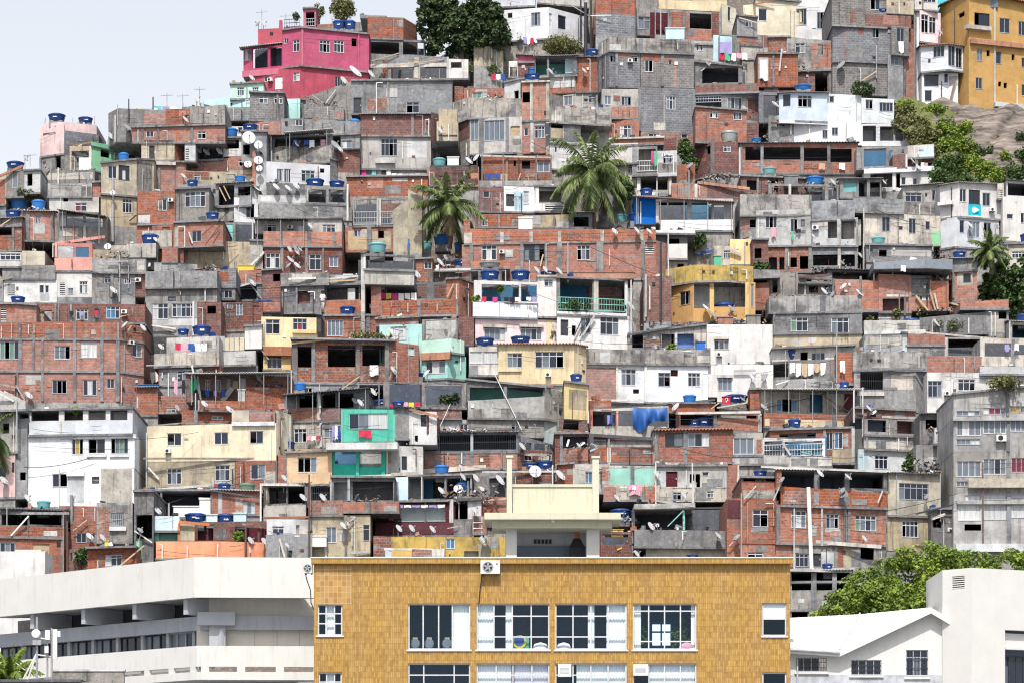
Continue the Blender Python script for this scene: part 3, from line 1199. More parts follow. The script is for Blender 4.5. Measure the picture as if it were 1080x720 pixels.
def do_tank(px, pyb, w, hgt, mt, Y, h):
    r = w / 2 / FP * Y
    H = hgt / FP * Y
    base = P3(px, pyb, Y)

    def mk(lab):
        root = empty('water_tank', base, lab, 'water tank', 'rooftop water tanks')
        mb = MB()
        hb = H * .74
        mb.lathe(base, [(r * .80, 0), (r * .86, hb * .3), (r * .93, hb * .8), (r * .95, hb), (r * 1.0, hb), (r * 1.0, hb + .05)], 20)
        mb.build('body', mt, root, base, smooth=False)
        lm = MB()
        lm.lathe(base + Vector((0, 0, hb + .05)), [(r * 1.02, 0), (r * 1.0, H * .06), (r * .80, H * .10), (r * .72, H * .19), (r * .3, H * .25), (.02, H * .26)], 20)
        lm.build('lid', mt, root, base)
        sm = MB()
        sm.box(base.x - r * .8, base.y - r * .7, base.z - .6, base.x + r * .8, base.y + r * .7, base.z)
        sm.build('plinth', 'slab', root, base)
        if mt == 'tank' and w > 10:
            gm = MB()
            rr = random.Random(int(px * 7))
            a0 = -math.pi / 2 + rr.uniform(-.1, .35)
            for k in range(6):
                a = a0 + (k - 2.5) * .085
                z = base.z + hb * .5
                c = Vector((base.x + math.cos(a) * r * .92, base.y + math.sin(a) * r * .92, z))
                t = Vector((-math.sin(a), math.cos(a), 0))
                gm.par(c - t * r * .03, t * r * .06, Vector((math.cos(a), math.sin(a), 0)) * .03, Vector((0, 0, hb * rr.uniform(.12, .24))))
            gm.build('marking', 'c_w', root, base)
    noun = {'tank': 'dark blue water tank', 'tankb': 'bright blue water tank', 'tankt': 'teal water tank', 'tankg': 'green water tank', 'tankm': 'grey metal water tank'}[mt]
    pend('t', noun, h, px, mk)


def do_dish(px, py, r, mode, Y, roof, h, seed, mt='dish'):
    rr = random.Random(seed)
    R = r / FP * Y * (1.0 if mode == 'f' else .92)
    c = P3(px, py, Y)
    if mode == 'f':
        n = Vector((rr.uniform(-.15, .25), -1, rr.uniform(.15, .45)))
    elif mode == 'l':
        n = Vector((rr.uniform(-.9, -.6), -.5, rr.uniform(.5, .8)))
    else:
        n = Vector((rr.uniform(.65, .95), rr.uniform(-.65, -.45), rr.uniform(.55, .8)))
    n.normalize()
    a = n.cross(Vector((0, 0, 1))).normalized()
    b = n.cross(a)

    def mk(lab):
        root = empty('satellite_dish', c, lab, 'satellite dish', 'satellite dishes')
        mb = MB()
        prof = [(R * t, R * .28 * t * t - R * .28) for t in (.02, .35, .65, .88, 1.0)]
        mb.lathe(c, prof + [(R * 1.0, .02), (R * .95, .015)], 18, 0, (a, b, n))
        mb.f.pop()
        mb.m.pop()
        mb.build('reflector', mt, root, c, smooth=True)
        am = MB()
        f = c + n * (R * .75)
        am.tube(c + b * (R * .9) * (1 if b.z < 0 else -1), f, .018, 5)
        am.tube(f - n * .05, f + n * .1, .045, 6)
        am.build('feed_arm', 'dishg', root, c)
        pm = MB()
        k = c - n * (R * .3)
        if roof:
            pm.tube(k, k + Vector((0, .05, -R - .7)), .03, 6)
        else:
            e = k + Vector((0, .12, -R * .4))
            pm.tube(k, e, .03, 6)
            pm.tube(e, e + Vector((0, .6, -.02)), .03, 6)
        pm.build('mount', 'steel', root, c)
    pend('D', 'pale satellite dish' if mt == 'dish' else 'dark grey satellite dish', h, px, mk)


def do_ac(a, gx, gy, h, seg):
    px, py = gx(a[0]), gy(a[1])
    A, B, U, W, N = seg[:5]
    p = seg_at(A, B, px)
    w = min(.72, max(.42, float(a[2]) * (gx(1) - gx(0)) * 2.4 / 15)) if len(a) > 2 else .5
    hh = w * .66
    z = zat(py, p.y)
    U3, N3, Z = Vector((U.x, U.y, 0)), Vector((N.x, N.y, 0)), Vector((0, 0, 1))
    o = Vector((p.x, p.y, z)) - U3 * w / 2 - Z * hh / 2 - N3 * .36

    def mk(lab):
        root = empty('air_conditioner', o, lab, 'air conditioner', 'wall air conditioners')
        mb = MB()
        mb.par(o, U3 * w, N3 * .34, Z * hh)
        mb.build('casing', 'ac', root, o)
        fm = MB()
        fr = (U3, Z, -N3)
        cc = o + U3 * w * .42 + Z * hh * .5
        fm.lathe(cc, [(hh * .4, 0), (hh * .4, .012), (hh * .1, .014)], 16, 0, fr)
        fm.build('fan', 'dark', root, o)
        bm = MB()
        for s in (.15, .8):
            bm.par(o + U3 * w * s - Z * .06, U3 * .05, N3 * .37, Z * .05)
        bm.build('bracket', 'iron', root, o)
    pend('a', 'small wall air conditioner', h, px, mk)


GAR = 'wmprkbtglyn'


def do_line(a, gx, gy, h, seg, Y=None):
    x0, x1, y = gx(a[0]), gx(a[1]), gy(a[2])
    cols = a[3]
    drop = float(a[4]) * (gx(1) - gx(0)) / 15. if len(a) > 4 else .55
    if seg is not None:
        Y = seg_at(seg[0], seg[1], (x0 + x1) / 2).y - .3
    p0, p1 = P3(x0, y, Y), P3(x1, y, Y)

    def mk(lab):
        root = empty('clothes_line', p0, lab, 'clothes line', 'clothes lines')
        lm = MB()
        n = 8
        pts = [p0.lerp(p1, k / n) - Vector((0, 0, .05 * math.sin(math.pi * k / n))) for k in range(n + 1)]
        lm.path(pts, .008, 4)
        for e in (p0, p1):
            lm.tube(e, e + Vector((0, .35, 0)), .012, 4)
        lm.build('cord', 'wire', root, p0)
        m = len(cols)
        for k, c in enumerate(cols):
            if c == '.':
                continue
            g = MB()
            t0, t1 = (k + .06) / m, (k + .94) / m
            sag = Vector((0, 0, -.05 * math.sin(math.pi * (t0 + t1) / 2)))
            rr = random.Random(int(x0 * 10) + k)
            cloth(g, p0.lerp(p1, t0) + sag, p0.lerp(p1, t1) + sag, drop * rr.uniform(.7, 1.15), k + int(x0))
            g.build('garment', 'c_' + c, root, p0, smooth=True)
    pend('L', 'line of drying laundry', h, x0, mk)


def do_cloth(a, gx, gy, h, seg):
    x0, y0, x1, y1 = gx(a[0]), gy(a[1]), gx(a[2]), gy(a[3])
    Y = seg_at(seg[0], seg[1], (x0 + x1) / 2).y - .22
    p0, p1 = P3(x0, y0, Y), P3(x1, y0, Y)
    dz = (y1 - y0) / FP * Y
    word = {'c_w': 'white', 'c_r': 'red', 'c_m': 'magenta', 'c_p': 'pink', 'c_b': 'navy', 'c_k': 'black', 'c_g': 'green', 'c_t': 'teal', 'c_y': 'yellow', 'c_l': 'violet', 'c_n': 'tan', 'tarp': 'blue'}[a[4]]
    noun = a[5] if len(a) > 5 else 'cloth'

    def mk(lab):
        g = MB()
        cloth(g, p0, p1, dz, int(x0), sway=.12) if noun != 'tarpaulin' else tarp(g, p0, p1, dz)
        o = g.build('tarpaulin' if noun == 'tarpaulin' else 'hanging_cloth', a[4], None, p0, smooth=True)
        tag(o, lab, noun, 'cloths hung from walls')
    pend('j', f'{word} {noun} hanging', h, x0, mk)


def do_items(houses, items):
    for k, (c, a, (tx, ty, sc)) in enumerate(items):
        gx = lambda v, tx=tx, sc=sc: tx + float(v) / sc
        gy = lambda v, ty=ty, sc=sc: ty + float(v) / sc
        if c == 't':                             # cx ybase w h [mat]
            px, pb, w, hh = gx(a[0]), gy(a[1]), float(a[2]) / sc, float(a[3]) / sc
            mt = a[4] if len(a) > 4 else 'tank'
            hit = pick(houses, px, pb + 2.0)
            Y = (hit[2] + w / 2 / FP * 200 + .12) if hit else slope_depth(pb) + 1
            do_tank(px, pb + .5, w, hh, mt, Y, hit[0] if hit else None)
        elif c == 'D':                           # cx cy r mode [mat]
            px, py, r = gx(a[0]), gy(a[1]), float(a[2]) / sc
            mode = a[3] if len(a) > 3 else 'r'
            mt = a[4] if len(a) > 4 else 'dish'
            h1, h2 = pick(houses, px, py), pick(houses, px, py + r + 4)
            if h1 and h2 and h1[0] is h2[0]:
                Y, roof, hh = h1[2] - .55, False, h1[0]
            elif h2:
                Y, roof, hh = h2[2] + .1, True, h2[0]
            elif h1:
                Y, roof, hh = h1[2] - .5, False, h1[0]
            else:
                Y, roof, hh = slope_depth(py), True, None
            do_dish(px, py, r, mode, Y, roof, hh, k, mt)
        elif c == 'P':                           # x ytop ybase wpx [mat]   upright pole
            px, y0, y1 = gx(a[0]), gy(a[1]), gy(a[2])
            r = float(a[3]) / 2 / sc / FP * 200
            mt = a[4] if len(a) > 4 else 'steel'
            hit = pick(houses, px, y1)
            Y = hit[2] - .15 if hit else slope_depth(y1)
            if hit and min(hit[1].yt) > y1 - 6:
                Y += .4
            p0, p1 = P3(px, y0, Y), P3(px, y1, Y)

            def mk(lab, p0=p0, p1=p1, r=r, mt=mt):
                mb = MB()
                mb.tube(p1 - Vector((0, 0, .4)), p0, r, 7, 0, r * .85)
                tag(mb.build('pole', mt, None, p1), lab, 'pole', 'poles among the houses')
            word = {'steel': 'thin grey upright pole', 'pvc': 'white upright pipe', 'wood': 'brown wooden upright post', 'iron': 'dark upright pole', 'rust': 'rusty upright post', 'slab': 'grey concrete upright post', 'woodl': 'pale wooden upright post', 'wl': 'white upright post', 'sa': 'salmon upright post', 'rp': 'raspberry upright post', 'slabw': 'pale concrete upright post'}.get(mt, 'upright post')
            pend('P', word, hit[0] if hit else None, px, mk)
        elif c == 'Q':                           # x0 y0 x1 y1 wpx [mat] leaning bar
            x0, y0, x1, y1 = gx(a[0]), gy(a[1]), gx(a[2]), gy(a[3])
            r = float(a[4]) / 2 / sc / FP * 200
            mt = a[5] if len(a) > 5 else 'woodl'
            hit = pick(houses, (x0 + x1) / 2, (y0 + y1) / 2)
            Y = hit[2] - .35 if hit else slope_depth(max(y0, y1))
            p0, p1 = P3(x0, y0, Y), P3(x1, y1, Y + .1)

            def mk(lab, p0=p0, p1=p1, r=r, mt=mt):
                mb = MB()
                d = (p1 - p0)
                s = d.cross(Vector((0, 1, 0))).normalized() * r * 2
                mb.par(p0 - s / 2, d, s, (0, r * 1.4, 0))
                tag(mb.build('beam', mt, None, p0), lab, 'beam', 'leaning beams and boards')
            word = {'woodl': 'pale leaning board', 'wood': 'brown leaning timber', 'pvc': 'white leaning pipe', 'steel': 'grey leaning bar', 'slabw': 'whitewashed slanting rail', 'tarp': 'blue leaning pipe', 'sa': 'salmon slanting roof edge', 'iron': 'dark leaning bar', 'rust': 'rusty leaning bar', 'sheetw': 'white slanting board', 'tile': 'red slanting roof edge', 'cs': 'grey sheet roof edge', 'sheet': 'grey roof edge strip', 'sheetd': 'black slanting roof edge', 'wl': 'white leaning post', 'te': 'green leaning bar', 'or': 'orange parapet edge', 'slab': 'grey concrete ledge', 'bd': 'brick ledge'}.get(mt, 'leaning board')
            pend('Q', word, hit[0] if hit else None, x0, mk)
        elif c == 'N':                           # aerial: x ytop ybase
            px, y0, y1 = gx(a[0]), gy(a[1]), gy(a[2])
            hit = pick(houses, px, y1 + 2)
            Y = hit[2] + .3 if hit else slope_depth(y1)
            p0, p1 = P3(px, y0, Y), P3(px, y1, Y)

            def mk(lab, p0=p0, p1=p1):
                root = empty('television_aerial', p1, lab, 'aerial', 'roof aerials')
                mb = MB()
                mb.tube(p1 - Vector((0, 0, .3)), p0, .03, 5)
                mb.build('mast', 'steel', root, p1)
                em = MB()
                L = (p0 - p1).length
                q = p0 - Vector((0, 0, L * .2))
                em.tube(q - Vector((.5, 0, 0)), q + Vector((.5, 0, .05)), .018, 4)
                for j in range(5):
                    x = q + Vector((-.45 + .22 * j, 0, .02 * j))
                    em.tube(x - Vector((0, .35, .1 - .01 * j)), x + Vector((0, .35, .18)), .012, 4)
                em.build('antenna', 'steel', root, p1)
            pend('N', 'thin television aerial', hit[0] if hit else None, px, mk)
        elif c == 'F':                           # foliage x0 y0 x1 y1 mat [push]
            x0, y0, x1, y1 = gx(a[0]), gy(a[1]), gx(a[2]), gy(a[3])
            mt = a[4] if len(a) > 4 else 'lf_mid'
            push = float(a[5]) if len(a) > 5 else 0
            cx = (x0 + x1) / 2
            hit = pick(houses, cx, y1 + 1.5)
            Y = (hit[2] + .5 if hit else slope_depth(y1)) + push
            w, hh = (x1 - x0) / FP * Y / 2, (y1 - y0) / FP * Y / 2
            c0 = P3(cx, (y0 + y1) / 2, Y)

            def mk(lab, c0=c0, w=w, hh=hh, mt=mt, k=k):
                rr = random.Random(k)
                base = c0 - Vector((0, 0, hh))
                root = empty('bush', base, lab, 'bush', 'bushes among the houses')
                st = MB()
                mb = MB()
                dep = min(1.2, max(.3, w * .6))
                n = max(12, min(150, int(w * hh * 60)))
                for j in range(n):
                    while True:
                        d = Vector((rr.uniform(-1, 1), rr.uniform(-1, 1), rr.uniform(-1, 1)))
                        if d.length < 1:
                            break
                    p = c0 + Vector((d.x * w * .85, d.y * dep, d.z * hh * .85))
                    cr = rr.uniform(.14, .34) * max(.6, min(1.3, w * .6))
                    leaves(mb, p, (cr, cr, cr), 26, .17, rr, .5)
                    if j % 4 == 0:
                        st.tube(base + Vector((d.x * .1, 0, -.3)), p, .02, 4)
                st.build('stem', 'trunk', root, base)
                mb.build('foliage', mt, root, base, uv=False)
            word = {'lf_dark': 'dark green bush', 'lf_mid': 'green bush', 'lf_lime': 'bright green bush', 'lf_olive': 'olive green bush', 'lf_palm': 'leafy broad green plant'}[mt]
            pend('F', word, hit[0] if hit else None, cx, mk)
        elif c == 'J':                           # rubble x0 y0 x1 y1 [mat]
            x0, y0, x1, y1 = gx(a[0]), gy(a[1]), gx(a[2]), gy(a[3])
            mt = a[4] if len(a) > 4 else 'rubble'
            hit = pick(houses, (x0 + x1) / 2, y1 + 1.5)
            Y = hit[2] + .3 if hit else slope_depth(y1)
            rr = random.Random(k)
            mb = MB()
            n = max(8, int((x1 - x0) * 1.3))
            for j in range(n):
                t = rr.random()
                p = P3(x0 + (x1 - x0) * t, y1 - (y1 - y0) * .8 * rr.random() ** 1.8, Y + rr.uniform(-.2, .6))
                s = rr.uniform(.05, .2)
                u = Vector((rr.uniform(-1, 1), rr.uniform(-1, 1), rr.uniform(-.6, .6))).normalized()
                v = u.cross(Vector((rr.uniform(-1, 1), rr.uniform(-1, 1), rr.uniform(-1, 1)))).normalized()
                wv = u.cross(v)
                mb.par(p - Vector((0, 0, .1)), u * s * rr.uniform(.8, 2.6), v * s * .6, wv * s * .5, rr.choice((0, 0, 1, 2, 3, 4, 5)))
            mt = [mt, 'rubble', 'slab', 'wood', 'iron', 'bd']
            o = mb.build('rubble', mt, None, P3(x0, y1, Y))
            o['kind'] = 'stuff'
            o['label'] = 'loose rubble and building waste lying on a roof'
        elif c == 'B':                           # box-like object: x0 y0 x1 y1 mat name words...
            x0, y0, x1, y1 = gx(a[0]), gy(a[1]), gx(a[2]), gy(a[3])
            mt, nm = a[4], a[5]
            lab0 = ' '.join(a[6:])
            hit = pick(houses, (x0 + x1) / 2, y1 + 1.5)
            Y = hit[2] + .15 if hit else slope_depth(y1)
            p0, p1 = P3(x0, y1, Y), P3(x1, y0, Y)

            def mk(lab, p0=p0, p1=p1, mt=mt, nm=nm):
                root = empty(nm, p0, lab, nm.replace('_', ' '))
                w, hh = p1.x - p0.x, p1.z - p0.z
                mb = MB()
                mb.box(p0.x, p0.y, p0.z - .2, p1.x, p0.y + max(.4, w * .6), p1.z - hh * .12)
                mb.build('body', mt, root, p0)
                lm = MB()
                lm.box(p0.x - .05, p0.y - .05, p1.z - hh * .12 + .002, p1.x + .05, p0.y + max(.4, w * .6) + .05, p1.z)
                lm.build('lid', mt, root, p0)
                if 'figure 4' in lab:
                    gm = MB()
                    c = Vector(((p0.x + p1.x) / 2, p0.y - .012, p0.z))
                    for (x0, z0, x1, z1) in ((.06, .15, .06, .8), (.06, .8, -.2, .4), (-.2, .38, .2, .38)):
                        q0, q1 = c + Vector((x0 * w, 0, z0 * hh)), c + Vector((x1 * w, 0, z1 * hh))
                        d = q1 - q0
                        gm.par(q0, d, d.normalized().cross(Vector((0, 1, 0))) * .09, (0, .01, 0))
                    gm.build('numeral', 'c_w', root, p0)
            pend('B', lab0, hit[0] if hit else None, x0, mk)
        elif c == 'L':
            x0, x1, y = gx(a[0]), gx(a[1]), gy(a[2])
            hit = pick(houses, (x0 + x1) / 2, y + 2)
            do_line(a, gx, gy, hit[0] if hit else None, None, (hit[2] - .3) if hit else slope_depth(y))
